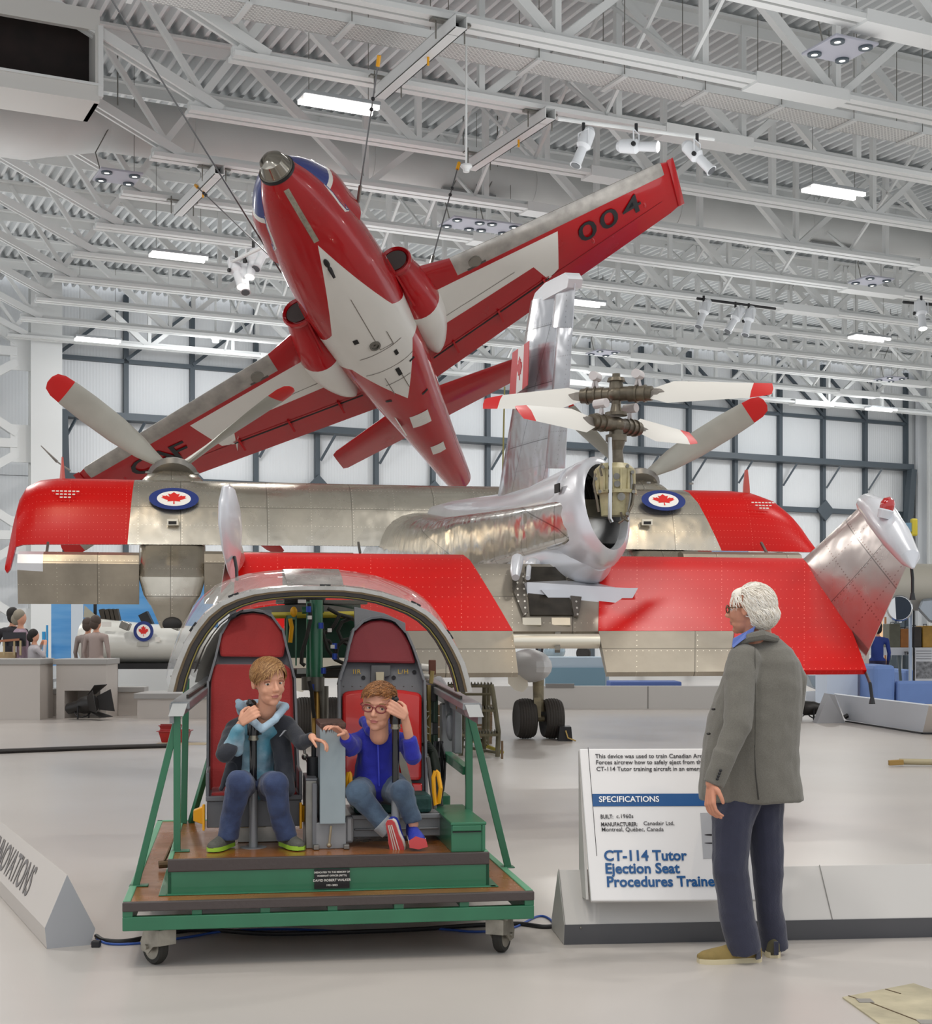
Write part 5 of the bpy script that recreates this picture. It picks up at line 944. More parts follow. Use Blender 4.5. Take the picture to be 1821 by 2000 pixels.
for pts, m_ in ((((604, 1178), (607, 1210), (599, 1245), (590, 1275), (589, 1295), (596, 1300)), 1.35), (((628, 1215), (632, 1240), (640, 1268), (655, 1288), (672, 1296), (688, 1292)), 1.55), (((640, 1188), (662, 1200), (685, 1206)), 1.6), (((629, 1238), (645, 1232), (655, 1218), (664, 1200)), 1.58), (((627, 1248), (643, 1252), (655, 1270), (660, 1290)), 1.6), (((690, 1206), (668, 1215), (660, 1232), (668, 1252), (685, 1262)), 1.62), (((655, 1285), (660, 1262), (672, 1250), (690, 1247)), 1.56), (((604, 1330), (609, 1350), (611, 1380), (614, 1402)), 1.3), (((625, 1308), (650, 1304), (680, 1302)), 1.5)):
    MB().tube([CP(x, y, m_) for x, y in pts], .011, 8).build('hose', RUB, hy, False)
for x, y in ((603, 1190), (627, 1222), (654, 1262), (654, 1282), (609, 1342), (632, 1310)): a = CP(x, y, 1.33); MB().cyl(a+Vector((0, 0, .016)), a-Vector((0, 0, .016)), .014, n=10).build('hose_fitting', mat('fitting_blue', '#1f3f9c', .35, .3), hy, False)
for x, y in ((605, 1206), (644, 1231), (650, 1263)): a = CP(x, y, 1.32); MB().cyl(a+Vector((0, 0, .01)), a-Vector((0, 0, .01)), .012, n=8).build('hose_tag', JWHT, hy, False)
cb('paper_tag', JWHT, (CP(582, 1180, 1.35).x, CP(598, 1180, 1.35).x, 1.35, 1.353, CP(590, 1178, 1.35).z, CP(590, 1171, 1.35).z), parent=hy, bevel=0); cb('label_strip', mat('strip_grey', '#8d8f88', .5), (CP(580, 1320, 1.3).x, CP(598, 1320, 1.3).x, 1.3, 1.303, CP(590, 1316, 1.3).z, CP(590, 1306, 1.3).z), parent=hy, bevel=0)
# equipment right of the right seat
eq = cb('equipment_frame', GREEND, (CP(838, 1370, 1.2).x, CP(847, 1370, 1.2).x, 1.2, 1.3, CP(838, 1480, 1.2).z, CP(838, 1360, 1.2).z), (CP(849, 1370, 1.15).x, CP(856, 1370, 1.15).x, 1.15, 1.2, CP(850, 1455, 1.15).z, CP(850, 1345, 1.15).z))
cb('bracket', mat('rust_brown', '#5a2f1d', .6), (CP(839, 1290, 1.1).x, CP(852, 1290, 1.1).x, 1.1, 1.14, CP(845, 1318, 1.1).z, CP(845, 1289, 1.1).z), parent=eq); cb('relay_box', BLACK, (CP(836, 1340, 1.1).x, CP(853, 1340, 1.1).x, 1.1, 1.2, CP(845, 1370, 1.1).z, CP(845, 1338, 1.1).z), (CP(845, 1410, 1.1).x, CP(856, 1410, 1.1).x, 1.1, 1.2, CP(845, 1435, 1.1).z, CP(845, 1412, 1.1).z), parent=eq)
MB().cyl(CP(845, 1310, 1.08), CP(842, 1335, 1.08), .012, n=10).cyl(CP(838, 1338, 1.08), CP(838, 1460, 1.08), .012, n=8).build('tan_pipe', mat('pipe_tan', '#8c7a4a', .4, .5), eq, False); MB().cyl(CP(822, 1303, 1.2), CP(840, 1305, 1.2), .02, n=12).cyl(CP(825, 1320, 1.2), CP(838, 1321, 1.2), .015, n=12).build('white_tube', JWHT, eq, False)
MB().tube([CP(832, 1452, 1.0), CP(846, 1470, 1.0), CP(852, 1500, .95), CP(855, 1560, .9), CP(860, 1592, .9)], .024, 12).build('ribbed_hose', mat('hose_green_black', '#20291f', .6), eq, False)
for k in range(22):
    t = k/21; a = CP(832, 1452, 1.0).lerp(CP(848, 1478, 1.0), t*3) if t < .33 else CP(848, 1478, 1.0).lerp(CP(857, 1585, .9), (t-.33)/.67); MB().ell(a, (.028, .028, .006), seg=10, rg=4).build('hose_rib', mat('hose_green_black', ''), eq, False)
rnd = random.Random(5)
for k in range(16):
    x = 852+rnd.uniform(0, 16); w2 = rnd.uniform(-6, 8); MB().tube([CP(x-3, 1448, 1.1), CP(x+w2, 1480, 1.1+rnd.uniform(-.05, .05)), CP(x+w2*.6, 1520, 1.1), CP(x+w2*.3-2, 1550+rnd.uniform(-8, 12), 1.1), CP(x-4, 1520, 1.15)], .006, 5).build('cable', BLACK, eq, False)
for k in range(7):
    y = 1372+14*k; MB().tube([CP(833, y, 1.1), CP(829+rnd.uniform(-2, 2), y+8, 1.08), CP(834, y+18, 1.06), CP(842, y+rnd.uniform(5, 25), 1.08)], .0035, 5).build('wire', mat('wire_white', '#c9c6b4', .6), eq, False)
cb('grey_duct', GRA, (CP(864, 1310, 1.1).x, CP(885, 1310, 1.1).x, 1.1, 1.2, CP(870, 1478, 1.1).z, CP(870, 1375, 1.1).z), (CP(888, 1400, .9).x, CP(903, 1400, .9).x, .9, 1.0, CP(895, 1472, .9).z, CP(895, 1385, .9).z), parent=eq, bevel=.006)
MB().ell(CP(881, 1420, 1.0), (.028, .01, .075)).build('oval_cover', GRA, eq, False); MB().ell(CP(898, 1382, .85), (.02, .02, .02)).cyl(CP(895, 1380, .85), CP(905, 1392, .82), .01, n=8).build('latch', mat('latch_brass', '#9a7a35', .4, .6), eq, False)
MB().tube([CP(836, 1480, .9), CP(842, 1530, .85), CP(850, 1580, .8)], .012, 8).build('seat_hose', mat('hose_grey', '#585450', .5), eq, False)
# ---------------------------------------------------------------- people
SKIN1 = mat('skin_light', '#dba184', .5, var=.06, vs=12); SKIN2 = mat('skin_pink', '#d39a80', .5, var=.06, vs=12); LIP = mat('lip', '#b9706a', .45); BROW = mat('brow_brown', '#7a5436', .8); EYEW = mat('eye_white', '#e4ddd6', .2); IRIS = mat('iris', '#3f3a33', .15)
def hframe(c, fwd, up=(0, 0, 1)):
    f = Vector(fwd).normalized(); x = f.cross(Vector(up)).normalized(); z = x.cross(f); return Matrix(((x.x, f.x, z.x, c[0]), (x.y, f.y, z.y, c[1]), (x.z, f.z, z.z, c[2]), (0, 0, 0, 1)))
def head_shapes(T, s, child=True):
    R3 = T.to_3x3(); p = lambda x, y, z: T @ (Vector((x, y, z))*s); e = lambda c, r: ('e', p(*c), tuple(q*s for q in r), R3); cp = lambda a, b, r1, r2: ('c', p(*a), p(*b), r1*s, r2*s)
    ck = .1 if child else .09; L = [e((0, -.06, .13), (.335, .40, .355)), e((0, .1, -.06), (.275, .28, .33)), e((0, .11, -.26), (.225, .21, .2)), e((0, .24, -.38), (.1, .09, .08)), e((0, .27, .12), (.21, .09, .09)),
         cp((0, .36, .04), (0, .43, -.09), .03, .05), cp((.035, .39, -.11), (.035, .4, -.11), .034, .034), cp((-.035, .39, -.11), (-.035, .4, -.11), .034, .034), e((0, .335, -.218), (.09, .05, .022)), e((0, .328, -.26), (.078, .05, .024)), cp((0, -.06, -.2), (0, -.12, -.62), .185, .2)]
    for sx in (-1, 1):
        L += [e((sx*.15, .22, -.12), (ck, ck, ck)), e((sx*.1, .2, -.27), (.1, .1, .1)), e((sx*.335, -.03, .0), (.035, .075, .115)), cp((sx*.33, -.03, -.08), (sx*.33, -.02, -.08), .04, .04)]
    return L
def skin_post(T, s, fair=True):
    Ti = T.inverted()
    def f(me):
        n = len(me.vertices); co = np.empty(n*3); me.vertices.foreach_get('co', co); co = co.reshape(n, 3); M = np.array(Ti); l = (co @ M[:3, :3].T+M[:3, 3])/s
        fw = np.array(T.to_3x3() @ Vector((0, 1, 0)))
        for sx in (-1, 1):
            d2 = ((l[:, 0]-sx*.135)/.085)**2+((l[:, 2]-.035)/.06)**2; wgt = np.exp(-d2)*(l[:, 1] > .1); co -= (wgt*.055*s)[:, None]*fw
        md = np.exp(-((l[:, 0])/.1)**2-((l[:, 2]+.238)/.008)**2)*(l[:, 1] > .25); co -= (md*.02*s)[:, None]*fw
        me.vertices.foreach_set('co', co.ravel())
        for pl in me.polygons:
            c = (Ti @ pl.center)/s
            if c.y > .2 and abs(c.x) < .085 and abs(c.z+.238) < .034*(1-(abs(c.x)/.1)**2): pl.material_index = 1
    return f
def eyes(T, s, par, look=(0, 0), lid=SKIN1):
    for sx in (-1, 1): MB().tube([T @ (Vector((sx*x, y, z))*s) for x, y, z in ((.06, .335, .115), (.11, .335, .135), (.17, .31, .138), (.22, .265, .118))], [.009*s, .015*s, .013*s, .005*s], 6).build('eyebrow', par.data.materials[2], par)
    for sx in (-1, 1):
        c = T @ (Vector((sx*.135, .252, .03))*s); R3 = T.to_3x3(); f = R3 @ Vector((look[0], 1, look[1])).normalized(); r = .055*s
        MB().ell(c, r, 0, 18, 12).ell(c+f*r*.72, r*.5, 1, 12, 8).ell(c+f*r*.98, r*.16, 2, 8, 6).build('eye', [EYEW, IRIS, BLACK], par)
        MB().ell(T @ (Vector((sx*.135, .25, .058))*s), (.068*s, .06*s, .045*s), T=R3).build('upper_lid', lid, par)
        pts = [T @ (Vector((sx*.135+.085*math.cos(a), .31-.03*abs(math.cos(a)), .04+.032*math.sin(a)))*s) for a in np.linspace(0, PI, 7)]; MB().tube(pts, [.006*s]+[.013*s]*5+[.006*s], 6).build('eyelid', mat('lash', '#8a5c49', .6), par)
def hand_shapes(wr, d, pn, side, s=.165, curl=.5, thumb=1, spread=.12):
    """wr wrist, d towards fingers, pn palm normal (towards what is held); side +1 puts the thumb on the d x pn side"""
    d = Vector(d).normalized(); pn = Vector(pn); pn = (pn-d*pn.dot(d)).normalized(); x = d.cross(pn)*side; L = []; k = s/.17; pal = .085*k
    for i, (o, ln, r) in enumerate(((.026, .066, .0078), (.009, .074, .0082), (-.009, .068, .0078), (-.025, .054, .007))):
        b = wr+x*o*.6*k; kn = wr+d*pal+x*o*k*1.08; L.append(('c', b+d*.008, kn, .0125*k, .0105*k)); a = 0; p = kn; dd = d+x*o*spread*20
        for j, f in enumerate((.45, .32, .23)):
            a += curl*(.9, 1.15, .8)[j]; v = (dd.normalized()*math.cos(a)+pn*math.sin(a)); q = p+v*ln*f*k*1.0; L.append(('c', p, q, r*k*(1.12-.1*j), r*k*(1.0-.1*j))); p = q
    t0 = wr+x*.018*k+d*.015*k; t1 = t0+(x*.75+d*.6+pn*.35*thumb).normalized()*.036*k; t2 = t1+(x*.25+d*.8+pn*.6*thumb).normalized()*.028*k; t3 = t2+(d*.75-x*.1+pn*.7*thumb).normalized()*.022*k
    L += [('c', t0, t1, .0135*k, .011*k), ('c', t1, t2, .0105*k, .0092*k), ('c', t2, t3, .0092*k, .0078*k)]; return L
def strands(T, s, n, cond, comb, cols, par, ln=.25, rad=(.335, .42, .37), cen=(0, -.06, .13), r=.012, lift=.03, seed=1, name='hair_locks', jit=.25):
    rnd = random.Random(seed); mb = MB(); k = 0; tries = 0
    while k < n and tries < n*40:
        tries += 1; v = Vector((rnd.gauss(0, 1), rnd.gauss(0, 1), rnd.gauss(0, 1))).normalized()
        if not cond(v): continue
        k += 1; pts = []; q = v.copy(); l = ln*rnd.uniform(.6, 1.15)
        for i in range(5):
            pts.append(T @ (Vector((cen[0]+q.x*rad[0]*(1+lift*i/4+.01), cen[1]+q.y*rad[1]*(1+lift*i/4+.01), cen[2]+q.z*rad[2]*(1+lift*i/4+.01)))*s))
            c = comb(q)+Vector((rnd.uniform(-jit, jit), rnd.uniform(-jit, jit), rnd.uniform(-jit, jit))); c = c-q*c.dot(q); q = (q+c.normalized()*l/4/.37*1.0); q = q.normalized()
        mb.tube(pts, [r*s*.7, r*s, r*s*.9, r*s*.6, r*s*.1], 4, rnd.randrange(len(cols)), caps=False)
    return mb.build(name, cols, par, smooth=80)
def cloth(name, col, rough=.85, **k): return mat(name, col, rough, bump=k.pop('bump', .15), bs=k.pop('bs', 120), sheen=.2, **k)
def shoe(heel, toe, upv, w_, par, mu, ms, name='shoe', h=.06, label=None):
    heel, toe = Vector(heel), Vector(toe); d = toe-heel; L = d.length; d.normalize(); u = Vector(upv); u = (u-d*u.dot(d)).normalized(); x = d.cross(u); rs = []; ss = []
    for t, wk, hk in ((-.02, .35, .7), (.03, .62, 1.15), (.15, .72, 1.25), (.3, .72, 1.2), (.45, .82, 1.0), (.6, .96, .78), (.78, 1.0, .6), (.92, .8, .45), (1.0, .4, .25)):
        c = heel+d*L*t; rr = []
        for k in range(16): a = 2*PI*k/16; z = max(math.sin(a), -.3); rr.append(c+x*w_/2*wk*math.cos(a)+u*(h*.35+h*hk*.9*(z+.0)))
        rs.append(rr); ss.append([c+x*w_/2*wk*1.06*math.cos(a)*1.0+u*(.0 if k2 else h*.33) for a, k2 in ((0, 0), (0, 1), (PI, 1), (PI, 0))])
    o = MB().loft(rs).build(name, mu, par, smooth=60, label=label); MB().loft(ss).build('sole', ms, o, smooth=40); return o, x, u, d
# ---- boy on the left seat
DEN = cloth('denim', '#232e4e', var=.3, vs=9, col2='#3d4f76'); TIE = cloth('pale_blue_hoodie', '#a9c0cd', var=.3, vs=9, col2='#4d8fa5'); HOOD = cloth('pale_blue_hood', '#a8c2d4'); JKT = cloth('charcoal_jacket', '#2d3038', var=.1, vs=6)
b1 = thing('person', 'boy in charcoal jacket over pale blue hoodie and jeans, sitting on left red seat', 'person', P(500, 1560, 7.3))
T1 = hframe(P(525, 1333, 7.08), (.5, -.83, -.12), (-.08, 0, 1)); s1 = .232
hs = head_shapes(T1, s1); J = lambda x, y, d: P(x, y, d)
wr = J(470, 1415, 7.0); skin = hs+[('c', J(512, 1388, 7.15), J(508, 1412, 7.2), .045, .055), ('c', J(508, 1420, 7.22), J(505, 1520, 7.32), .07, .08), ('c', J(508, 1420, 7.22), J(462, 1425, 7.18), .045, .04), ('c', J(462, 1425, 7.18), J(443, 1468, 7.02), .03, .027), ('c', J(443, 1468, 7.02), wr, .027, .021),
    ('c', J(508, 1420, 7.22), J(560, 1418, 7.18), .045, .04), ('c', J(560, 1418, 7.18), J(588, 1448, 7.05), .03, .026), ('c', J(588, 1448, 7.05), J(610, 1440, 6.97), .025, .02), ('c', J(480, 1535, 7.3), J(466, 1528, 6.97), .05, .04), ('c', J(466, 1528, 6.97), J(447, 1628, 7.06), .038, .025), ('c', J(525, 1535, 7.3), J(538, 1530, 6.97), .05, .04), ('c', J(538, 1530, 6.97), J(556, 1625, 7.08), .038, .025)]
skin += hand_shapes(J(470, 1411, 6.98), (.8, -.15, .6), (.3, .95, 0), 1, .15, .8); skin += hand_shapes(J(606, 1441, 6.98), (1, -.3, -.25), (0, -.2, -1), -1, .135, .5, spread=.05)
bd = blob(skin, .0036, 'body', [SKIN1, LIP, mat('brow_fair', '#9a7550', .8)], b1, 3, skin_post(T1, s1)); eyes(T1, s1, bd, (.25, -.25))
top = [('e', J(508, 1425, 7.21), (.13, .085, .065)), ('c', J(506, 1430, 7.22), J(500, 1510, 7.28), .088, .098), ('c', J(500, 1510, 7.28), J(500, 1532, 7.24), .1, .1), ('c', J(464, 1466, 7.06), J(466, 1428, 7.0), .03, .031)]
top += [('c', J(447, 1462, 7.03), J(466, 1424, 6.99), .033, .029)]
blob(top, .006, 'hoodie', TIE, b1, 4, disp=wrinkle(.006, 14)); 
blob([('c', J(473, 1380, 7.2), J(465, 1362+8, 7.22), .02, .014), ('c', J(478, 1392, 7.17), J(486, 1402, 7.08), .019, .02), ('c', J(486, 1402, 7.08), J(512, 1424, 7.02), .02, .02), ('c', J(512, 1424, 7.02), J(538, 1405, 7.03), .02, .02), ('c', J(538, 1405, 7.03), J(556, 1380, 7.14), .02, .018), ('c', J(556, 1380, 7.14), J(535, 1378, 7.28), .022, .03), ('c', J(535, 1378, 7.28), J(480, 1385, 7.28), .04, .045), ('c', J(480, 1385, 7.28), J(470, 1378, 7.2), .035, .025)], .005, 'hood', HOOD, b1, 3, disp=wrinkle(.004, 20))
jk = [('c', J(535, 1408, 7.2), J(562, 1420, 7.17), .05, .052), ('c', J(482, 1410, 7.22), J(460, 1424, 7.19), .05, .05), ('e', J(508, 1428, 7.27), (.12, .06, .06)), ('c', J(462, 1425, 7.2), J(450, 1440, 7.14), .05, .048), ('c', J(452, 1436, 7.15), J(438, 1472, 7.03), .047, .043), ('c', J(438, 1472, 7.03), J(450, 1462, 7.01), .042, .037), ('c', J(470, 1440, 7.23), J(452, 1525, 7.2), .05, .04), ('c', J(452, 1500, 7.15), J(432, 1540, 7.05), .03, .012), ('c', J(478, 1440, 7.28), J(475, 1520, 7.32), .07, .07),
      ('c', J(560, 1418, 7.2), J(570, 1428, 7.15), .05, .046), ('c', J(568, 1425, 7.16), J(590, 1450, 7.05), .044, .038), ('c', J(590, 1450, 7.05), J(606, 1444, 6.99), .036, .03), ('c', J(548, 1440, 7.2), J(558, 1520, 7.15), .052, .05), ('c', J(556, 1500, 7.15), J(566, 1545, 7.1), .045, .03), ('c', J(530, 1440, 7.3), J(530, 1530, 7.32), .07, .07)]
jko = blob(jk, .006, 'jacket', JKT, b1, 4, disp=wrinkle(.007, 11)); MB().prism([J(545, 1439, 7.02), J(548, 1438, 7.02), J(557, 1428, 7.02), J(554, 1427, 7.02)], (0, .06, 0)).build('chest_mark', mat('mark_grey', '#8a8d92', .5), jko, smooth=0)
blob([('c', J(482, 1538, 7.28), J(467, 1530, 6.98), .075, .066), ('c', J(467, 1530, 6.98), J(452, 1600, 7.04), .062, .05), ('f', J(454, 1585, 7.03), J(445, 1636, 7.05), .052, .05), ('c', J(522, 1538, 7.28), J(538, 1532, 6.98), .075, .066), ('c', J(538, 1532, 6.98), J(548, 1600, 7.05), .062, .05), ('f', J(546, 1588, 7.04), J(560, 1636, 7.07), .052, .05), ('c', J(480, 1535, 7.32), J(525, 1535, 7.32), .09, .09)], .006, 'jeans', DEN, b1, 3, disp=wrinkle(.005, 15))
GSH = mat('grey_trainer', '#55564f', .7, bump=.3, bs=60); LIME = mat('lime_sole', '#9cc93a', .5)
def onz(px, py, D, z): p = P(px, py, D); p.z = z; return p
sh, x_, u_, d_ = shoe(onz(452, 0, 7.14, .465), onz(412, 0, 6.93, .465), (0, 0, 1), .075, b1, GSH, LIME, label='grey shoe with lime sole'); MB().tube([Vector(onz(432, 0, 7.02, .515))+x_*k for k in (-.02, .02)], .004, 6).tube([Vector(onz(438, 0, 7.05, .525))+x_*k for k in (-.02, .02)], .004, 6).build('laces', BLACK, sh)
sh, x_, u_, d_ = shoe(onz(552, 0, 7.16, .465), onz(588, 0, 6.98, .465), (0, 0, 1), .075, b1, GSH, LIME, label='grey shoe with lime sole'); MB().tube([Vector(onz(570, 0, 7.06, .515))+x_*k for k in (-.02, .02)], .004, 6).build('laces', BLACK, sh)
HB = [mat('hair_sandy_a', '#9a7044', .55), mat('hair_sandy_b', '#b48a58', .5), mat('hair_sandy_c', '#7d5733', .6)]
R3 = T1.to_3x3(); hp = lambda T, s, x, y, z: T @ (Vector((x, y, z))*s)
blob([('e', hp(T1, s1, 0, -.1, .2), tuple(q*s1 for q in (.35, .38, .34)), R3), ('e', hp(T1, s1, .04, .12, .33), tuple(q*s1 for q in (.26, .22, .11)), R3), ('e', hp(T1, s1, 0, -.26, .02), tuple(q*s1 for q in (.27, .2, .25)), R3)], .004, 'hair', HB[0], b1, 3)
strands(T1, s1, 900, lambda v: v.z > .12 and not (v.y > .55 and v.z < .5), lambda v: Vector((.75, .45, -.15)) if v.z > .45 else Vector((.1, -.5, -.8)), HB, b1, ln=.34, seed=3, r=.018, lift=.08, cen=(0, -.02, .17), rad=(.355, .41, .35))
strands(T1, s1, 110, lambda v: v.y > .35 and v.z > .6, lambda v: Vector((1, .5, -.35)), HB, b1, ln=.45, seed=5, r=.018, lift=.12, name='fringe', rad=(.34, .44, .4)); strands(T1, s1, 260, lambda v: v.y < .1 and -.35 < v.z < .2, lambda v: Vector((0, -.2, -1)), [HB[0], HB[2]], b1, ln=.14, seed=6, r=.012, name='short_back_hair')
# ---- boy on the right seat
J2 = lambda x, y, d: P(x, y, d+.13)
BLU = cloth('royal_blue_fleece', '#2228a0', var=.12, vs=8); DEN2 = cloth('washed_denim', '#2b3b50', var=.3, vs=9, col2='#51677d')
b2 = thing('person', 'boy with glasses in royal blue zip hoodie on the right red seat', 'person', P(735, 1560, 7.38))
T2 = hframe(P(741, 1381, 7.08), (-.22, -.95, -.12), (.1, 0, 1)); s2 = .235; hs = head_shapes(T2, s2)
wr2 = J2(790, 1398, 6.9); skin = hs+[('c', J2(738, 1425, 7.05), J2(738, 1440, 7.1), .045, .05), ('c', J2(738, 1450, 7.15), J2(735, 1540, 7.22), .07, .08), ('c', J2(738, 1450, 7.13), J2(792, 1447, 7.12), .045, .04), ('c', J2(792, 1447, 7.12), J2(806, 1475, 6.97), .03, .027), ('c', J2(806, 1475, 6.97), J2(796, 1425, 6.92), .026, .023), ('c', J2(796, 1425, 6.92), wr2, .0235, .02),
    ('c', J2(738, 1450, 7.13), J2(694, 1448, 7.1), .045, .04), ('c', J2(694, 1448, 7.1), J2(680, 1452, 6.95), .03, .026), ('c', J2(680, 1452, 6.95), J2(672, 1432, 6.88), .024, .02), ('c', J2(715, 1545, 7.2), J2(700, 1552, 6.95), .05, .045), ('c', J2(700, 1552, 6.95), J2(762, 1620, 6.95), .035, .025), ('c', J2(765, 1545, 7.2), J2(785, 1545, 6.92), .05, .045), ('c', J2(785, 1545, 6.92), J2(808, 1610, 6.95), .035, .025)]
skin += hand_shapes(J2(794, 1400, 6.86), (-.8, -.2, .55), (-.3, .95, 0), -1, .15, .7, 1); skin += hand_shapes(J2(672, 1434, 6.89), (-.3, -.3, .25), (0, 0, -1), 1, .145, .4)
bd = blob(skin, .0036, 'body', [SKIN2, LIP, mat('brow_fair', '')], b2, 3, skin_post(T2, s2)); eyes(T2, s2, bd, (-.3, .0))
fl = [('e', J2(740, 1452, 7.13), (.13, .075, .06)), ('c', J2(738, 1462, 7.13), J2(735, 1525, 7.15), .105, .108), ('c', J2(735, 1520, 7.15), J2(733, 1528, 7.14), .108, .104), ('c', J2(792, 1450, 7.12), J2(798, 1460, 7.06), .052, .048), ('c', J2(797, 1458, 7.06), J2(807, 1478, 6.97), .048, .043), ('f', J2(807, 1480, 6.96), J2(799, 1442, 6.92), .042, .034), ('c', J2(694, 1450, 7.1), J2(686, 1458, 7.0), .05, .044), ('f', J2(687, 1462, 7.0), J2(675, 1440, 6.9), .042, .032), ('c', J2(702, 1450, 7.1), J2(720, 1438, 7.12), .05, .05), ('c', J2(776, 1448, 7.12), J2(758, 1438, 7.12), .05, .05)]
flo = blob(fl, .006, 'zip_hoodie', BLU, b2, 4, disp=wrinkle(.008, 12, (1, 1, .7)))
blob([('c', J2(712, 1408, 7.16), J2(722, 1428, 7.05), .022, .026), ('c', J2(722, 1428, 7.05), J2(737, 1441, 7.0), .026, .02), ('c', J2(737, 1441, 7.0), J2(752, 1430, 7.02), .02, .025), ('c', J2(752, 1430, 7.02), J2(768, 1412, 7.12), .026, .022), ('c', J2(768, 1412, 7.14), J2(740, 1412, 7.22), .035, .045), ('c', J2(740, 1412, 7.22), J2(712, 1410, 7.18), .045, .03)], .005, 'hood', BLU, b2, 3, disp=wrinkle(.003, 20))
MB().tube([J2(738, 1443, 6.985), J2(739, 1475, 7.0), J2(740, 1505, 7.02), J2(741, 1535, 7.03)], .004, 6).build('zip', mat('zip_blue', '#3a44c8', .3), flo)
blob([('c', J2(717, 1540, 7.2), J2(700, 1550, 6.95), .08, .066), ('c', J2(700, 1550, 6.95), J2(740, 1598, 6.95), .06, .046), ('f', J2(738, 1596, 6.95), J2(758, 1618, 6.95), .047, .046), ('c', J2(762, 1540, 7.2), J2(785, 1548, 6.92), .08, .062), ('c', J2(785, 1548, 6.92), J2(803, 1590, 6.95), .058, .045), ('f', J2(803, 1588, 6.95), J2(808, 1606, 6.95), .045, .043), ('c', J2(715, 1540, 7.22), J2(765, 1540, 7.22), .09, .09)], .006, 'jeans', DEN2, b2, 3, disp=wrinkle(.005, 15))
blob([('f', J2(744, 1606, 6.95), J2(761, 1622, 6.95), .052, .05)], .005, 'turned_cuff', cloth('denim_inside', '#8d9296'), b2, 2)
BSH = mat('blue_trainer', '#27359b', .6, bump=.2, bs=60); RSO = mat('red_sole', '#c4484a', .6); WSO = mat('white_sole_edge', '#d8d2c8', .5)
for heel, toe, upv in ((J2(768, 1655, 6.93), J2(762, 1612, 6.72)+Vector((0, 0, .02)), (0, 1, .6)),):
    pass
def soleup(c, n, long_, L, w_, par):                    # shoe seen from below: sole towards viewer
    n = Vector(n).normalized(); l = Vector(long_); l = (l-n*l.dot(n)).normalized(); x = l.cross(n); heel = c-l*L/2; sh, *_ = shoe(heel, heel+l*L, -n, w_, par, BSH, WSO, label='blue shoe with red sole')
    pts = []
    for t, k in ((-.03, .3), (.05, .6), (.2, .68), (.4, .72), (.6, .92), (.8, .98), (.93, .75), (1.0, .35)): pts.append((t, k))
    poly = [heel+l*L*t+x*w_/2*k for t, k in pts]+[heel+l*L*t-x*w_/2*k for t, k in pts[::-1]]; MB().prism([p+n*.002 for p in poly], n*.006).build('tread', RSO, sh, smooth=0)
    for q in (-.3, .1, .45): MB().beam(heel+l*L*.1+x*w_*.5*q*.6+n*.01, heel+l*L*.92+x*w_*.5*q+n*.01, .004, .004).build('tread_groove', WSO, sh, smooth=0)
soleup(J2(771, 1637, 6.9), (-.25, -.9, -.25), (.12, -.2, -1), .18, .075, b2)
shoe(J2(803, 1632, 7.02), J2(820, 1652, 6.86), (-.1, -.2, 1), .078, b2, BSH, WSO, label='blue shoe with red sole'); MB().prism([J2(799, 1643, 6.85), J2(812, 1634, 6.85), J2(832, 1640, 6.85), J2(836, 1654, 6.85), J2(818, 1659, 6.85), J2(800, 1656, 6.85)], (0, .02, 0)).build('toe_tread', RSO, b2, smooth=0)
HA = [mat('hair_auburn_a', '#8a5a30', .55), mat('hair_auburn_b', '#a87444', .5), mat('hair_auburn_c', '#6b4424', .6)]; R3 = T2.to_3x3()
blob([('e', hp(T2, s2, 0, -.1, .2), tuple(q*s2 for q in (.345, .38, .32)), R3), ('e', hp(T2, s2, 0, .15, .36), tuple(q*s2 for q in (.27, .2, .11)), R3), ('e', hp(T2, s2, 0, -.24, .05), tuple(q*s2 for q in (.28, .2, .25)), R3)], .004, 'hair', HA[0], b2, 3)
strands(T2, s2, 900, lambda v: v.z > .3 and not (v.y > .6 and v.z < .5), lambda v: Vector((.5, .6, .1)), HA, b2, ln=.22, seed=9, r=.017, lift=.12, jit=.5, cen=(0, -.01, .17), rad=(.35, .4, .34)); strands(T2, s2, 300, lambda v: v.y < .2 and -.2 < v.z < .35, lambda v: Vector((0, -.3, -1)), [HA[0], HA[2]], b2, ln=.12, seed=6, r=.012, name='short_back_hair')
def glasses(T, s, par, m, w_=.11, h_=.075, zc=.03):
    g = MB()
    for sx in (-1, 1):
        pts = [hp(T, s, sx*.14+w_*math.cos(a), .385-.05*abs(sx*.14+w_*math.cos(a)), zc+h_*math.sin(a)) for a in np.linspace(0, 2*PI, 25)]; g.tube(pts, .014*s, 6); g.tube([hp(T, s, sx*.25, .37, zc+.03), hp(T, s, sx*.345, .2, zc+.03), hp(T, s, sx*.36, -.02, zc+.03)], .012*s, 6)
    g.tube([hp(T, s, -.035, .39, zc+.02), hp(T, s, 0, .405, zc+.035), hp(T, s, .035, .39, zc+.02)], .012*s, 6); o = g.build('glasses', m, par)
    return o
glasses(T2, s2, b2, mat('glasses_red_frame', '#7a2e30', .3))
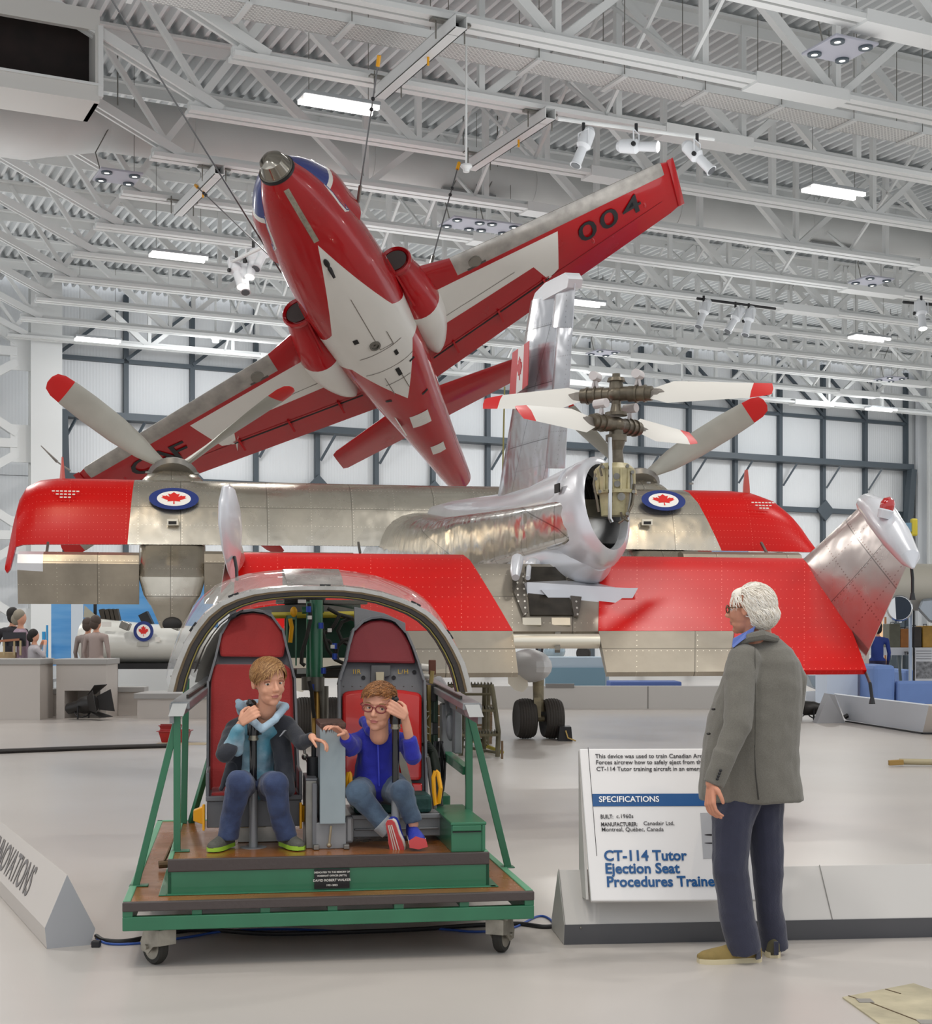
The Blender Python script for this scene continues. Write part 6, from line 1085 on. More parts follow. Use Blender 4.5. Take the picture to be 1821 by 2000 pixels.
# ---- man standing at the right
TWEED = mat('grey_tweed', '#6d6a62', .85, var=.12, vs=160, bump=.2, bs=220, sheen=.2); NAVY = cloth('navy_trousers', '#2d2f42', var=.08, vs=8); SHIRT = cloth('blue_shirt', '#5f74b8')
mn = thing('person', 'white haired man in grey tweed jacket and navy trousers, standing at right', 'person', (1.32, 6.72, 0))
TM = hframe(P(1462, 1192, 6.7), (-.87, .46, -.02), (0, 0, 1)); sm_ = .232; hs = head_shapes(TM, sm_, False); wrm = J(1390, 1530, 6.45)
skin = hs+[('c', J(1478, 1215, 6.68), J(1485, 1250, 6.72), .055, .06), ('c', J(1485, 1290, 6.72), J(1470, 1500, 6.72), .11, .1), ('c', J(1485, 1290, 6.72), J(1450, 1295, 6.6), .07, .055), ('c', J(1450, 1295, 6.6), J(1440, 1415, 6.5), .05, .042), ('c', J(1440, 1415, 6.5), wrm, .038, .027), ('c', J(1485, 1290, 6.72), J(1540, 1300, 6.78), .07, .055), ('c', J(1540, 1300, 6.78), J(1545, 1400, 6.82), .05, .04), ('c', J(1545, 1400, 6.82), J(1500, 1440, 7.02), .036, .026),
    ('c', J(1450, 1520, 6.66), J(1425, 1690, 6.62), .08, .055), ('c', J(1425, 1690, 6.62), J(1458, 1850, 6.68), .055, .04), ('c', J(1500, 1520, 6.75), J(1500, 1690, 6.75), .08, .055), ('c', J(1500, 1690, 6.75), J(1512, 1850, 6.84), .055, .04)]
skin += hand_shapes(wrm, J(1388, 1562, 6.43)-wrm, (.8, .35, .1), 1, .185, .45, .6); skin += hand_shapes(J(1500, 1440, 7.02), (-.6, .3, -.2), (0, 0, -1), -1, .18, .4)
bd = blob(skin, .0045, 'body', [mat('skin_ruddy', '#c98b70', .55, var=.1, vs=14), LIP, mat('brow_white', '#cfc6ba', .8)], mn, 3, skin_post(TM, sm_)); eyes(TM, sm_, bd)
def ringm(y, x0, x1, hd, D=6.7, n=24, rot=.0):
    c = P((x0+x1)/2, y, D); hw = (x1-x0)/2/F*D; return [c+Vector((hw*math.copysign(abs(math.cos(a))**.85, math.cos(a)), hd*math.copysign(abs(math.sin(a))**.85, math.sin(a)), 0)) for a in (2*PI*k/n for k in range(n))]
tor = [ringm(1238, 1455, 1512, .05, 6.73), ringm(1252, 1440, 1528, .08, 6.73), ringm(1268, 1428, 1546, .115, 6.72), ringm(1292, 1418, 1560, .14, 6.72), ringm(1340, 1405, 1566, .16, 6.72), ringm(1400, 1384, 1562, .17, 6.72), ringm(1460, 1372, 1558, .172, 6.72), ringm(1510, 1367, 1560, .172, 6.72), ringm(1545, 1366, 1565, .17, 6.72), ringm(1562, 1368, 1567, .168, 6.72)]
arm = [('c', J(1455, 1290, 6.6), J(1447, 1320, 6.57), .078, .074), ('c', J(1447, 1318, 6.57), J(1441, 1415, 6.49), .07, .062), ('c', J(1441, 1415, 6.49), J(1415, 1480, 6.46), .061, .053), ('f', J(1417, 1470, 6.46), J(1393, 1533, 6.45), .056, .047), ('c', J(1538, 1300, 6.76), J(1552, 1330, 6.78), .06, .062), ('c', J(1551, 1330, 6.78), J(1547, 1400, 6.82), .06, .056), ('c', J(1547, 1400, 6.82), J(1515, 1435, 6.98), .054, .045)]
def wr_m(c): return .010*noise.noise(Vector((c.x*7, c.y*7, c.z*3.2)))+.004*noise.noise(c*19)
jo = blob([('l', tor)]+arm, .0075, 'jacket', TWEED, mn, 4, disp=wr_m)
MB().tube([J(1475, 1262, 6.545), J(1476, 1350, 6.525), J(1475, 1460, 6.525)], .0012, 5).build('back_seam', mat('seam_dark', '#3c3a36', .9), jo); MB().tube([J(1474, 1455, 6.52), J(1476, 1510, 6.52), J(1482, 1562, 6.53)], [.001, .003, .004], 6).build('vent', mat('seam_dark', ''), jo)
MB().tube([J(1436, 1262, 6.62), J(1462, 1246, 6.6), J(1490, 1240, 6.6), J(1518, 1248, 6.66)], [.012, .022, .024, .016], 8).build('collar', TWEED, jo); 
for k in range(4): MB().ell(J(1408-2.2*k, 1505+5.5*k, 6.395), (.007, .005, .007), seg=10, rg=6).build('sleeve_button', BLACK, jo)
for y in (1385, 1433): MB().ell(J(1394-(y-1385)*.2, y, 6.575), (.01, .006, .006), seg=10, rg=6).build('front_button', mat('button_dark', '#2b2826', .3), jo)
MB().prism([J(1430, 1262, 6.6), J(1432, 1247, 6.6), J(1460, 1232, 6.6), J(1477, 1222, 6.62), J(1470, 1240, 6.6), J(1452, 1250, 6.58), J(1432, 1266, 6.58)], (.01, .05, 0)).build('shirt_collar', SHIRT, mn, smooth=0, bevel=.004)
blob([('c', J(1450, 1540, 6.67), J(1432, 1600, 6.64), .105, .098), ('c', J(1432, 1600, 6.64), J(1426, 1695, 6.62), .097, .083), ('c', J(1426, 1695, 6.62), J(1438, 1770, 6.64), .083, .078), ('f', J(1436, 1765, 6.64), J(1456, 1857, 6.67), .078, .078), ('c', J(1492, 1540, 6.75), J(1494, 1600, 6.75), .1, .088), ('c', J(1494, 1600, 6.75), J(1500, 1695, 6.76), .087, .072), ('c', J(1500, 1695, 6.76), J(1503, 1770, 6.78), .072, .064), ('f', J(1502, 1765, 6.78), J(1513, 1851, 6.84), .064, .062)], .007, 'trousers', NAVY, mn, 4, disp=lambda c: .009*noise.noise(Vector((c.x*8, c.y*8, c.z*5)))+.003*noise.noise(c*22))
TAN = mat('tan_suede_shoe', '#8a7644', .8, var=.2, vs=12); CRS = mat('cream_sole', '#c9bd9c', .6)
sh, x_, u_, d_ = shoe(onz(1484, 0, 6.7, .0), onz(1364, 0, 6.66, .0), (0, 0, 1), .1, mn, TAN, CRS, h=.07, label='tan slip-on shoe'); MB().prism([onz(1478, 0, 6.63, .02), onz(1487, 0, 6.66, .02), onz(1486, 0, 6.67, .075), onz(1479, 0, 6.64, .07)], (0, .03, 0)).build('heel_stripe', NAVY, sh, smooth=0)
sh, x_, u_, d_ = shoe(onz(1512, 0, 6.76, .0), onz(1498, 0, 7.04, .0), (0, 0, 1), .095, mn, mat('olive_shoe', '#57523c', .8), CRS, h=.08, label='olive slip-on shoe seen from behind'); MB().box(-.01, .01, -.012, 0, .02, .08, T=Matrix.Translation(onz(1516, 0, 6.745, 0))).build('heel_stripe', NAVY, sh, smooth=0)
HW = [mat('hair_white_a', '#ece6da', .6), mat('hair_white_b', '#f3efe8', .55), mat('hair_white_c', '#d8cfc2', .65)]; R3 = TM.to_3x3()
blob([('e', hp(TM, sm_, 0, -.13, .13), tuple(q*sm_ for q in (.36, .36, .34)), R3), ('e', hp(TM, sm_, 0, -.28, -.05), tuple(q*sm_ for q in (.32, .26, .3)), R3), ('e', hp(TM, sm_, 0, .05, .3), tuple(q*sm_ for q in (.28, .28, .17)), R3)], .005, 'hair', HW[0], mn, 3)
strands(TM, sm_, 1100, lambda v: (v.y < .25 or v.z > .5) and v.z > -.45, lambda v: Vector((0, -.55, -.75)) if v.z < .8 else Vector((.2, -1, 0)), HW, mn, ln=.42, seed=12, r=.014, lift=.2, jit=.45, rad=(.36, .4, .37), cen=(0, -.11, .12)); strands(TM, sm_, 520, lambda v: v.y < .1 and -.8 < v.z < .3, lambda v: Vector((0, -.5, -.8)), HW, mn, ln=.25, seed=14, r=.014, lift=.2, jit=.5, rad=(.345, .41, .36), cen=(0, -.16, -.02), name='nape_hair')
glasses(TM, sm_, mn, mat('glasses_brown', '#5d4531', .3))
# ---- visitors in the background
def visitor(px, D, h, fwd, colt, colb, colh, lab, arms='down', z0=0, hair=True, cat='person', legs=True):
    x = (px-CX)/F*D; k = h/1.7; t = thing('person', lab, cat, (x, D, z0)); f = Vector(fwd).normalized(); sd = f.cross(Vector((0, 0, 1))).normalized(); c = Vector((x, D, z0)); q = lambda a, b, z: c+sd*a*k+f*b*k+Vector((0, 0, z*k))
    S = [('e', q(0, .01, 1.6), (.085*k, .1*k, .12*k)), ('c', q(0, 0, 1.36), q(0, 0, 1.5), .055*k, .05*k), ('c', q(0, 0, 1.32), q(0, 0, .95), .13*k, .13*k), ('c', q(-.12, 0, 1.34), q(.12, 0, 1.34), .08*k, .08*k)]
    for s in (-1, 1):
        S += [('c', q(s*.09, 0, .9), q(s*.1, .02, .5), .095*k, .065*k), ('c', q(s*.1, .02, .5), q(s*.1, 0, .08), .065*k, .045*k), ('c', q(s*.1, 0, .05), q(s*.1, .14, .04), .045*k, .04*k)]
        if arms == 'up': S += [('c', q(s*.19, 0, 1.34), q(s*.24, .12, 1.2), .05*k, .045*k), ('c', q(s*.24, .12, 1.2), q(s*.08, .2, 1.5), .04*k, .035*k)]
        else: S += [('c', q(s*.2, 0, 1.35), q(s*.25, 0, 1.08), .05*k, .042*k), ('c', q(s*.25, 0, 1.08), q(s*.24, .08, .84), .04*k, .03*k), ('c', q(s*.24, .08, .82), q(s*.24, .1, .74), .033*k, .02*k)]
    def post(me):
        for pl in me.polygons: z = (pl.center.z-z0)/k; pl.material_index = 0 if z > 1.43 else (1 if z > .92 else (2 if z > .09 else 3))
    blob(S, .016*k, 'body', [SKIN1, colt, colb, BLACK], t, 3, post)
    MB().ell(q(0, -.02, 1.64), (.1*k, .11*k, .11*k)).ell(q(0, -.07, 1.58), (.085*k, .06*k, .1*k)).build('hair', colh, t)
    return t
c_dk = mat('vis_dark', '#26242a', .8); c_bl = mat('vis_black_hair', '#1c1815', .7)
visitor(25, 27.5, 1.95, (-.2, 1, 0), c_dk, mat('vis_grey', '#4a4a52', .8), c_bl, 'visitor in dark top with black hair, leftmost behind the plinths'); visitor(40, 26.8, 1.9, (.9, .3, 0), mat('vis_mauve', '#9c8694', .8), mat('vis_grey', ''), mat('vis_greyblond', '#8c8474', .7), 'visitor with greying hair and mauve shirt at far left'); visitor(67, 26.5, 1.55, (.8, .5, 0), mat('vis_stripe', '#b5b0b4', .8), mat('vis_jeans', '#5a6684', .8), c_bl, 'child in pale striped top holding up a phone at far left', 'up')
visitor(172, 29, 1.78, (.1, 1, 0), mat('vis_taupe', '#8b7f7a', .8), mat('vis_brown', '#5b504a', .8), mat('vis_brownhair', '#4a3d35', .7), 'left of two visitors before the pale fuselage with roundel'); visitor(188, 28.5, 1.82, (.3, .9, 0), mat('vis_pinkgrey', '#a3938d', .8), mat('vis_brown', ''), mat('vis_brownhair', ''), 'right of two visitors before the pale fuselage with roundel')
visitor(1066, 42, 1.75, (0, 1, 0), c_dk, mat('vis_trouser', '#4a4348', .8), c_bl, 'visitor in dark clothes beyond the right main wheels'); visitor(1714, 31, 1.72, (0, 1, 0), mat('vis_blue', '#2c3f86', .8), mat('vis_navy', '#33304a', .8), c_bl, 'visitor in blue jacket behind tip of the red tailplane')
# ---------------------------------------------------------------- signs, plinths and other things
def prism_bar(name, lab, a, b, prof, mats, kick=True, cat='display barrier'):
    """long plinth from a to b (floor points), prof: list of (offset to the viewer's side, z)"""
    a, b = Vector(a), Vector(b); d = (b-a).normalized(); n = Vector((d.y, -d.x, 0)); t = thing(name, lab, cat, a); m = MB()
    m.loft([[p+n*o+Vector((0, 0, z)) for o, z in prof] for p in (a, b)]).build('shell', mats[0], t, smooth=0, bevel=.004); return t, d, n
# barrier under the information panel
a, b = P(1090, 1238, 7.22), P(1990, 1238, 7.45); a.z = b.z = 0
t, d, n = prism_bar('display_barrier', 'low grey display barrier with dark base under the information panel', a, b, [(.19, .1), (.17, .0), (-.2, .0), (-.2, .06), (.0, .335)], [PLINTH])
MB().loft([[p+n*o+Vector((0, 0, z)) for o, z in ((.197, .1), (.177, .0), (.1, .0), (.1, .1))] for p in (a+d*.002, b)]).build('kick_plate', KICK, t, smooth=0)
for u in (.08, .78): MB().ell(a+d*u+n*.195+Vector((0, 0, .085)), .006).build('screw', STEEL, t)
for u in (.004, 1.33, 1.98): MB().beam(a+d*u+n*.193+Vector((0, 0, .1)), a+d*u+n*.0035+Vector((0, 0, .338)), .003, .002).build('joint', mat('joint_dark', '#75736f', .6), t, smooth=0)
# information panel
A, B = P(1155, 1760, 6.98), P(1132, 1462, 7.3); xd = Vector((d.x, d.y, 0)); wp = .86
ip = thing('information_panel', 'leaning white information panel with blue SPECIFICATIONS band in front of the man', 'sign', (A.x, A.y, 0))
A2 = P(1415, 1752, 7.0); xd = (Vector((A2.x-A.x, A2.y-A.y, 0))).normalized(); up = (B-A); 
upn = (up-xd*up.dot(xd)); H = up.length; back = xd.cross(up).normalized()*-1
wt, wb = .84, .84
def ipt(u, v, o=0): return A.lerp(B, v)+xd*u-back*-1*0+back*o
bw = MB().prism([ipt(0, 0), ipt(wb, 0), ipt(wt, 1), ipt(0, 1)], back*.03).build('board', mat('panel_white', '#e2e0df', .35, coat=.2), ip, smooth=0, bevel=.006)
MB().prism([ipt(-.02, .02, .03)-Vector((0, 0, .0)), ipt(0, 1, .03), ipt(0, 1, .05), (A+back*.28+Vector((0, 0, .1)))+xd*-.03], xd*.012).build('side_support', PLINTH, ip, smooth=0)
fn = xd.cross(up).normalized()
def uvp(px, py):                                        # where a line of sight meets the board
    dr = Vector(((px-CX)/F, 1, (HY-py)/F)); n_ = fn; o = Vector((0, 0, CH)); k = (A-o).dot(n_)/dr.dot(n_); return o+dr*k
def wtext(s, px, py, size, m, bold=0, sx=1, w_to=None):
    p = uvp(px, py); yv = (B-A).normalized(); M4 = basis(p-back*.004, xd, yv); o = text(s, 'panel_text', M4, size, m, ip, bold=bold, sx=sx); return o
TXD = mat('text_dark', '#2e2b2e', .5); TXB = mat('text_blue', '#0f4f86', .4); TXW = mat('text_white', '#f2f2f2', .4)
k = 7.1/F
for s, px, py in (('This device was used to train Canadian Armed', 1163, 1481), ('Forces aircrew how to safely eject from the', 1164, 1493), ('CT-114 Tutor training aircraft in an emergency.', 1165, 1506)): wtext(s, px, py, .0305, TXD, .0003, 1.0)
p0, p1 = uvp(1158, 1575), uvp(1157, 1551); MB().prism([p0-back*.002, p0+xd*.8-back*.002, p1+xd*.8-back*.002, p1-back*.002], -back*.0015).build('blue_band', mat('band_blue', '#0a4d86', .4), ip, smooth=0)
wtext('SPECIFICATIONS', 1170, 1567, .041, TXW, .0007, .98).location -= back*.002
wtext('BUILT:', 1173, 1599, .028, TXD, .0004, .8); wtext('c.1960s', 1204, 1598, .028, TXD, .0001); wtext('MANUFACTURER:', 1174, 1614, .028, TXD, .0004, .8); wtext('Canadair Ltd,', 1257, 1612, .028, TXD, .0001); wtext('Montreal, Québec, Canada', 1175, 1624, .028, TXD, .0001)
for s, px, py in (('CT-114 Tutor', 1180, 1681), ('Ejection Seat', 1182, 1706), ('Procedures Trainer', 1185, 1732)): wtext(s, px, py, .0715, TXB, .002, .97)
MB().tube([uvp(1149, 1460)-back*.001, uvp(1166, 1672)-back*.001], .0014, 4).build('thin_rule', TXD, ip, smooth=0)
MB().prism([uvp(1368, 1588), uvp(1440, 1586), uvp(1446, 1675), uvp(1374, 1677)], -back*.002).build('aircraft_drawing', mat('drawing_grey', '#a9a9ac', .5), ip, smooth=0); MB().ell(uvp(1388, 1631)-back*.003, (.03, .002, .005)).build('drawn_profile', TXD, ip); MB().ell(uvp(1388, 1647)-back*.003, (.03, .002, .003)).build('drawn_profile', TXD, ip)
# wedge plinth at lower left with lettering
yb_ = Vector((-math.sin(BA), math.cos(BA), 0)); a = P(131, 1238, 7.0); a.z = 0; b = a+yb_*6
t = thing('display_barrier', 'low grey wedge barrier lettered INNOVATIONS at the lower left', 'display barrier', a); n = Vector((-yb_.y, yb_.x, 0))
R1 = [(-.0, .347), (.10, .075), (.095, .0), (-.115, .0), (-.135, .07)]; ry = Vector((0, 0, 1))
prof = [(0, .347), (-.105, .1), (-.095, .0), (.11, .0), (.135, .075)]
nx_ = Vector((math.cos(BA), math.sin(BA), 0)); MB().loft([[p+nx_*o+Vector((0, 0, z)) for o, z in prof] for p in (a, b)]).build('shell', mat('plinth_warm', '#c6bfb8', .5), t, smooth=0, bevel=.003)
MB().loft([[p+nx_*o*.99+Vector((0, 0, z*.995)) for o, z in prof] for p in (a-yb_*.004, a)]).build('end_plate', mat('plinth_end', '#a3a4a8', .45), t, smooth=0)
sl_up = (nx_*.105+Vector((0, 0, .247))).normalized(); fn2 = (-yb_).cross(sl_up).normalized(); st_ = a+yb_*2.03+nx_*-.105+Vector((0, 0, .1))+sl_up*.045+fn2*.003
text('INNOVATIONS', 'lettering', basis(st_, -yb_, sl_up), .225, mat('lettering_grey', '#6f6a68', .5), t, sx=.9, bold=.001)
c = P(188, 1238, 7.0); tag(MB().box(-.02, .02, -.02, .02, 0, .03, T=Matrix.Translation((c.x, c.y, 0))).build('socket_box', BLACK, smooth=0, bevel=.004), 'small black socket box where the floor cables leave the wedge barrier', 'socket')
# cables on the floor
def floor_cable(lab, col, pts, r): return tag(MB().tube([G(x, y)+Vector((0, 0, r)) for x, y in pts], r, 8).build('floor_cable', mat('cable_'+col[1:], col, .5)), lab, 'cable', 'cables under the cart')
def smooth_pts(p, n=6):
    out = []; p = [p[0]]+list(p)+[p[-1]]
    for i in range(1, len(p)-2):
        for k in range(n):
            t = k/n; q = [.5*(2*p[i][j]+(-p[i-1][j]+p[i+1][j])*t+(2*p[i-1][j]-5*p[i][j]+4*p[i+1][j]-p[i+2][j])*t*t+(-p[i-1][j]+3*p[i][j]-3*p[i+1][j]+p[i+2][j])*t**3) for j in (0, 1)]; out.append(q)
    return out+[p[-1]]
floor_cable('black cable snaking over the floor under the cart', '#1b1b1d', smooth_pts([(188, 1832), (205, 1841), (250, 1842), (330, 1826), (400, 1820), (520, 1828), (640, 1826), (800, 1820), (930, 1811), (1010, 1808), (1060, 1814), (1088, 1812)]), .011)
floor_cable('thin blue cable beside the black one under the cart', '#2a4f9c', smooth_pts([(190, 1836), (215, 1846), (280, 1844), (370, 1832), (440, 1821), (560, 1817), (700, 1822), (840, 1816), (930, 1822), (1000, 1815), (1050, 1792), (1075, 1798), (1087, 1818)]), .006)
floor_cable('long black cable crossing the floor behind the wedge barrier', '#231f1d', [(-200, 1484), (0, 1472), (180, 1465), (345, 1460)], .03)
# floor hatch board, tow bar, yellow bar, trays
h = thing('floor_board', 'worn beige plywood board lying on floor at lower right corner', 'board', G(1700, 1960)); PLY = mat('worn_ply', '#b3a98c', .6, var=.25, vs=7)
mb = MB().prism([G(1646, 1950), G(1785, 1923), G(1990, 1992), G(1800, 2060)], (0, 0, .006)); mb.build('sheet', PLY, h, smooth=0)
mb = MB(); 
for p, q in (((1658, 1948), (1682, 1956)), ((1700, 1961), (1796, 1998)), ((1730, 1935), (1760, 1944))): mb.beam(G(*p)+Vector((0, 0, .007)), G(*q)+Vector((0, 0, .007)), .006, .002)
mb.build('groove', mat('groove_brown', '#5c4a35', .8), h, smooth=0)
for p in ((1690, 1958), (1810, 2000)): c = G(*p); MB().box(-.03, .03, -.03, .03, .006, .009, T=Matrix.Translation(c)).build('tape_patch', mat('tape_grey', '#94918a', .4, .3), h, smooth=0)
t = thing('tow_bar', 'cream tow bar lying on the floor at the right edge', 'tow bar', G(1780, 1500)); MB().cyl(G(1757, 1496)+Vector((0, 0, .05)), G(1990, 1500)+Vector((0, 0, .05)), .035, n=14).build('bar', mat('cream_bar', '#a89c7c', .5), t); MB().beam(G(1736, 1497)+Vector((0, 0, .04)), G(1765, 1497)+Vector((0, 0, .05)), .05, .06).build('hitch', mat('ochre_hitch', '#9a7a3c', .5), t, smooth=0, bevel=.008)
t = thing('yellow_bar', 'thin yellow bar with T end lying on floor right of the cart', 'bar', G(960, 1475)); MB().cyl(G(925, 1456)+Vector((0, 0, .06)), G(981, 1479)+Vector((0, 0, .06)), .025, n=8).build('rod', YELD, t); MB().cyl(G(981, 1487)+Vector((0, 0, .03)), G(981, 1487)+Vector((0, 0, .24)), .015, n=8).build('cross_end', mat('rusty_pin', ''), t)
RT = mat('red_plastic', '#a3201c', .4)
for i, (px, y, s, lab) in enumerate(((342, 1449, 1, 'larger red plastic drip tray on the floor left of cart'), (334, 1432, .75, 'smaller red plastic drip tray behind the larger one'))):
    c = G(px, y); t = thing('drip_tray', lab, 'tray', c, 0, 'red trays'); w_, d_2, h_ = .2*s, .15*s, .15*s; o = [(-w_, -d_2), (w_, -d_2), (w_, d_2), (-w_, d_2)]
    MB().loft([[(x*k, y_*k, z) for x, y_ in o] for k, z in ((.8, 0), (1, h_), (1.12, h_), (1.12, h_+.01), (.97, h_+.01), (.78, .01))]).build('tub', RT, t, False, smooth=0); MB().beam((-w_*1.05, 0, h_+.015), (w_*1.05, 0, h_+.015), .02).build('cross_rib', RT, t, False, smooth=0)
c = G(355, 1453); tag(MB().box(-.35, .35, -.2, .2, 0, .005, T=Matrix.Translation(c)).build('floor_mat', mat('tan_mat', '#b8a888', .7), smooth=0), 'thin tan sheet on the floor beneath the red trays', 'mat')
# step ladder and crate behind the cart
LM = mat('ladder_olive', '#5d5742', .55, .3, var=.25, vs=8); t = thing('step_ladder', 'olive steel step ladder with grated treads behind the right of the cart', 'ladder', P(930, 1238, 17.8))
Dl = 17.7
def lp(px, py, D=Dl): return P(px, py, D)
for pts in ((lp(960, 1337), lp(963, 1352), lp(974, 1430), lp(972, 1478)), (lp(905, 1337, 18.0), lp(903, 1430, 18.0), lp(900, 1478, 18.0)), (lp(955, 1337, 18.6), lp(951, 1460, 18.8)), (lp(880, 1337, 18.6), lp(878, 1460, 18.8)), (lp(947, 1340, 18), lp(945, 1468, 18.4)), (lp(972, 1480), lp(972, 1484))): MB().tube(pts, .03, 8).build('leg', LM, t)
for y, D, x0, x1 in ((1334, 18.2, 876, 960), (1381, 17.9, 893, 966), (1428, 17.7, 897, 973)):
    MB().beam(lp(x0, y+5, D), lp(x1, y+5, D), .5, .03).build('tread', LM, t, smooth=0)
    mb = MB()
    for k in range(14): p = lp(x0+(x1-x0)*k/13, y+2, D); mb.beam(p-Vector((0, .22, 0)), p+Vector((0, .22, 0)), .015, .04)
    mb.build('tread_teeth', LM, t, smooth=0)
for a_, b_2 in ((lp(905, 1356), lp(960, 1356)), (lp(910, 1420, 17.7), lp(950, 1455, 18.6)), (lp(903, 1458, 18.2), lp(970, 1470)), (lp(903, 1445, 18), lp(950, 1447, 18.6))): MB().cyl(a_, b_2, .018, n=6).build('brace', LM, t)
WD = mat('old_wood', '#6e5942', .7, var=.35, vs=4, stretch=(1, 1, 8)); t = thing('wooden_crate', 'brown wooden board crate standing behind the step ladder', 'crate', P(890, 1238, 20))
for k in range(3): z = [1376, 1398, 1420][k]; a_, b_2 = P(822, z+22, 20), P(962, z, 20); MB().box(a_.x, b_2.x, 20, 20.05, a_.z+.005, b_2.z-.005).build('plank', WD, t, smooth=0)
for px in (826, 950): a_ = P(px, 1238, 19.95); MB().box(a_.x, a_.x+.08, 19.93, 19.99, 0, P(0, 1376, 20).z).build('post', WD, t, smooth=0)
# middle low barrier, right barriers
a, b = G(905, 1384), G(1420, 1385); t = thing('display_barrier', 'long low grey barrier on the floor behind the right main wheels', 'display barrier', a)
zt = P(1200, 1341, b.y).z; MB().box(-1.2, b.x-a.x, 0, .35, 0, zt).build('shell', PLINTH, t, False, smooth=0); MB().box(P(1066, 0, a.y).x-a.x, P(1122, 0, a.y).x-a.x, -.02, .1, zt-.03, zt+.05).build('handrail', mat('rail_mid_grey', '#7d7a77', .4, .3), t, False, smooth=0)
for px in (1266,): MB().box(P(px, 0, a.y).x-a.x-.01, P(px, 0, a.y).x-a.x+.01, -.005, .01, 0, zt).build('joint', mat('joint_dark', ''), t, False, smooth=0)
t = thing('floor_graphic_ramp', 'pale blue grey low ramp with dark stripe seen under the tailplane', 'ramp', P(1130, 1238, 36)); MB().box(P(1065, 0, 36).x, P(1190, 0, 36).x, 36, 37.5, 0, P(0, 1284, 36).z).build('ramp', mat('ramp_blue', '#a9b9c6', .5), t, smooth=0); MB().box(P(1065, 0, 36).x, P(1182, 0, 36).x, 35.95, 36, 0.0, P(0, 1304, 36).z).build('stripe', mat('stripe_teal', '#6f8fa0', .5), t, smooth=0)
tag(MB().box(P(1193, 0, 33).x, P(1332, 0, 33).x, 33, 34, 0, .42).build('bench', mat('bench_blue', '#4f66a3', .7), smooth=0, bevel=.03), 'long blue padded bench under the silver elevator', 'bench')
t = thing('car_wheel', 'spoked wheel of a vintage vehicle glimpsed under the tailplane', 'wheel', P(1140, 1276, 38)); wheel(P(1140, 1276, 38), .2, .12, t, Vector((.6, 1, 0)), STEEL, False, 'tyre'); tag(MB().ell(P(1083, 1272, 39), (.3, .3, .25)).build('glass_dome', mat('dome_glass', '#9fb2bd', .1, .3)), 'small shiny glass dome beyond the right main wheels', 'exhibit')
# right: angular white barrier with stage light
t = thing('display_barrier', 'white angular barrier with trapezoid end at the right edge', 'display barrier', P(1640, 1238, 24))
BWH = mat('barrier_white', '#d3d9e2', .5)
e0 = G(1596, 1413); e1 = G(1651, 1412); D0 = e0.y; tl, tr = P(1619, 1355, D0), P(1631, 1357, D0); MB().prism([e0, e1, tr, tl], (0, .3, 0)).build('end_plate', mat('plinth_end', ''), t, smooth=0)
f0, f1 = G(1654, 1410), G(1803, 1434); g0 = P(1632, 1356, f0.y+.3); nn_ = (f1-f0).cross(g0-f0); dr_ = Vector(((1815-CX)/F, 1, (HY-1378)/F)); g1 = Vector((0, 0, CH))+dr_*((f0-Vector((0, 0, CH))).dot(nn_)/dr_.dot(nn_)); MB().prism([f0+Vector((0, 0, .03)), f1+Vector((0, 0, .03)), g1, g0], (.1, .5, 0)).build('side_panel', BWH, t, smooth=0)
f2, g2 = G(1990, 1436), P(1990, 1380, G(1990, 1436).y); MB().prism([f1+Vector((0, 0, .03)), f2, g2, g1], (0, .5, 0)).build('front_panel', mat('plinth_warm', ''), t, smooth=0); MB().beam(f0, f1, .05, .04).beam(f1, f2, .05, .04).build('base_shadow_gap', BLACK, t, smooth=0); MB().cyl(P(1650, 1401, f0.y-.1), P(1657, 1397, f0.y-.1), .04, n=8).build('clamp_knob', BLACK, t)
def stage_light(lab, c, d, s):
    d = Vector(d).normalized(); t = thing('stage_light', lab, 'stage light', (c[0], c[1], 0)); c = Vector(c); x, y = frame(d)
    MB().lathe([(.06*s, -.34*s), (.1*s, -.3*s), (.11*s, -.1*s), (.15*s, 0), (.16*s, .2*s), (.15*s, .22*s)], c, d, 20).build('barrel', mat('stage_black', '#1c1917', .45), t); MB().cyl(c+d*.19*s, c+d*.2*s, .13*s, n=20).build('lens', mat('lens_lit', (1, .75, .4), .3, emit=5), t)
    for sx, sy in ((1, 0), (-1, 0), (0, 1), (0, -1)): o = x*sx+y*sy; q = y*sx+x*sy; MB().prism([c+d*.2*s+o*.15*s+q*.12*s, c+d*.2*s+o*.15*s-q*.12*s, c+d*.42*s+o*.28*s-q*.2*s, c+d*.42*s+o*.28*s+q*.2*s], o*.01).build('barn_door', mat('stage_black', ''), t, smooth=0)
    MB().tube([Vector((c.x, c.y, .02))+x*(.17*s), c+x*.17*s], .015, 6).tube([Vector((c.x, c.y, .02))-x*(.17*s), c-x*.17*s], .015, 6).build('yoke', BLACK, t); MB().tube([Vector((c.x+.14*s*math.cos(k), c.y+.14*s*math.sin(k), .05+.1*(1+math.sin(k)))) for k in np.linspace(0, 6.28, 14)], .012, 6).build('coiled_cable', BLACK, t)
c = G(170, 1404)-Vector((0, .25, 0)); stage_light('black stage light with barn doors in the cut-out plinth at left', (c.x, c.y, P(170, 1378, c.y).z), (.9, -.3, .2), 1.0); c = G(1590, 1408); stage_light('black stage light glowing behind the man at right', (c.x, c.y, P(1590, 1383, c.y).z), (-.9, .2, 0), .8)
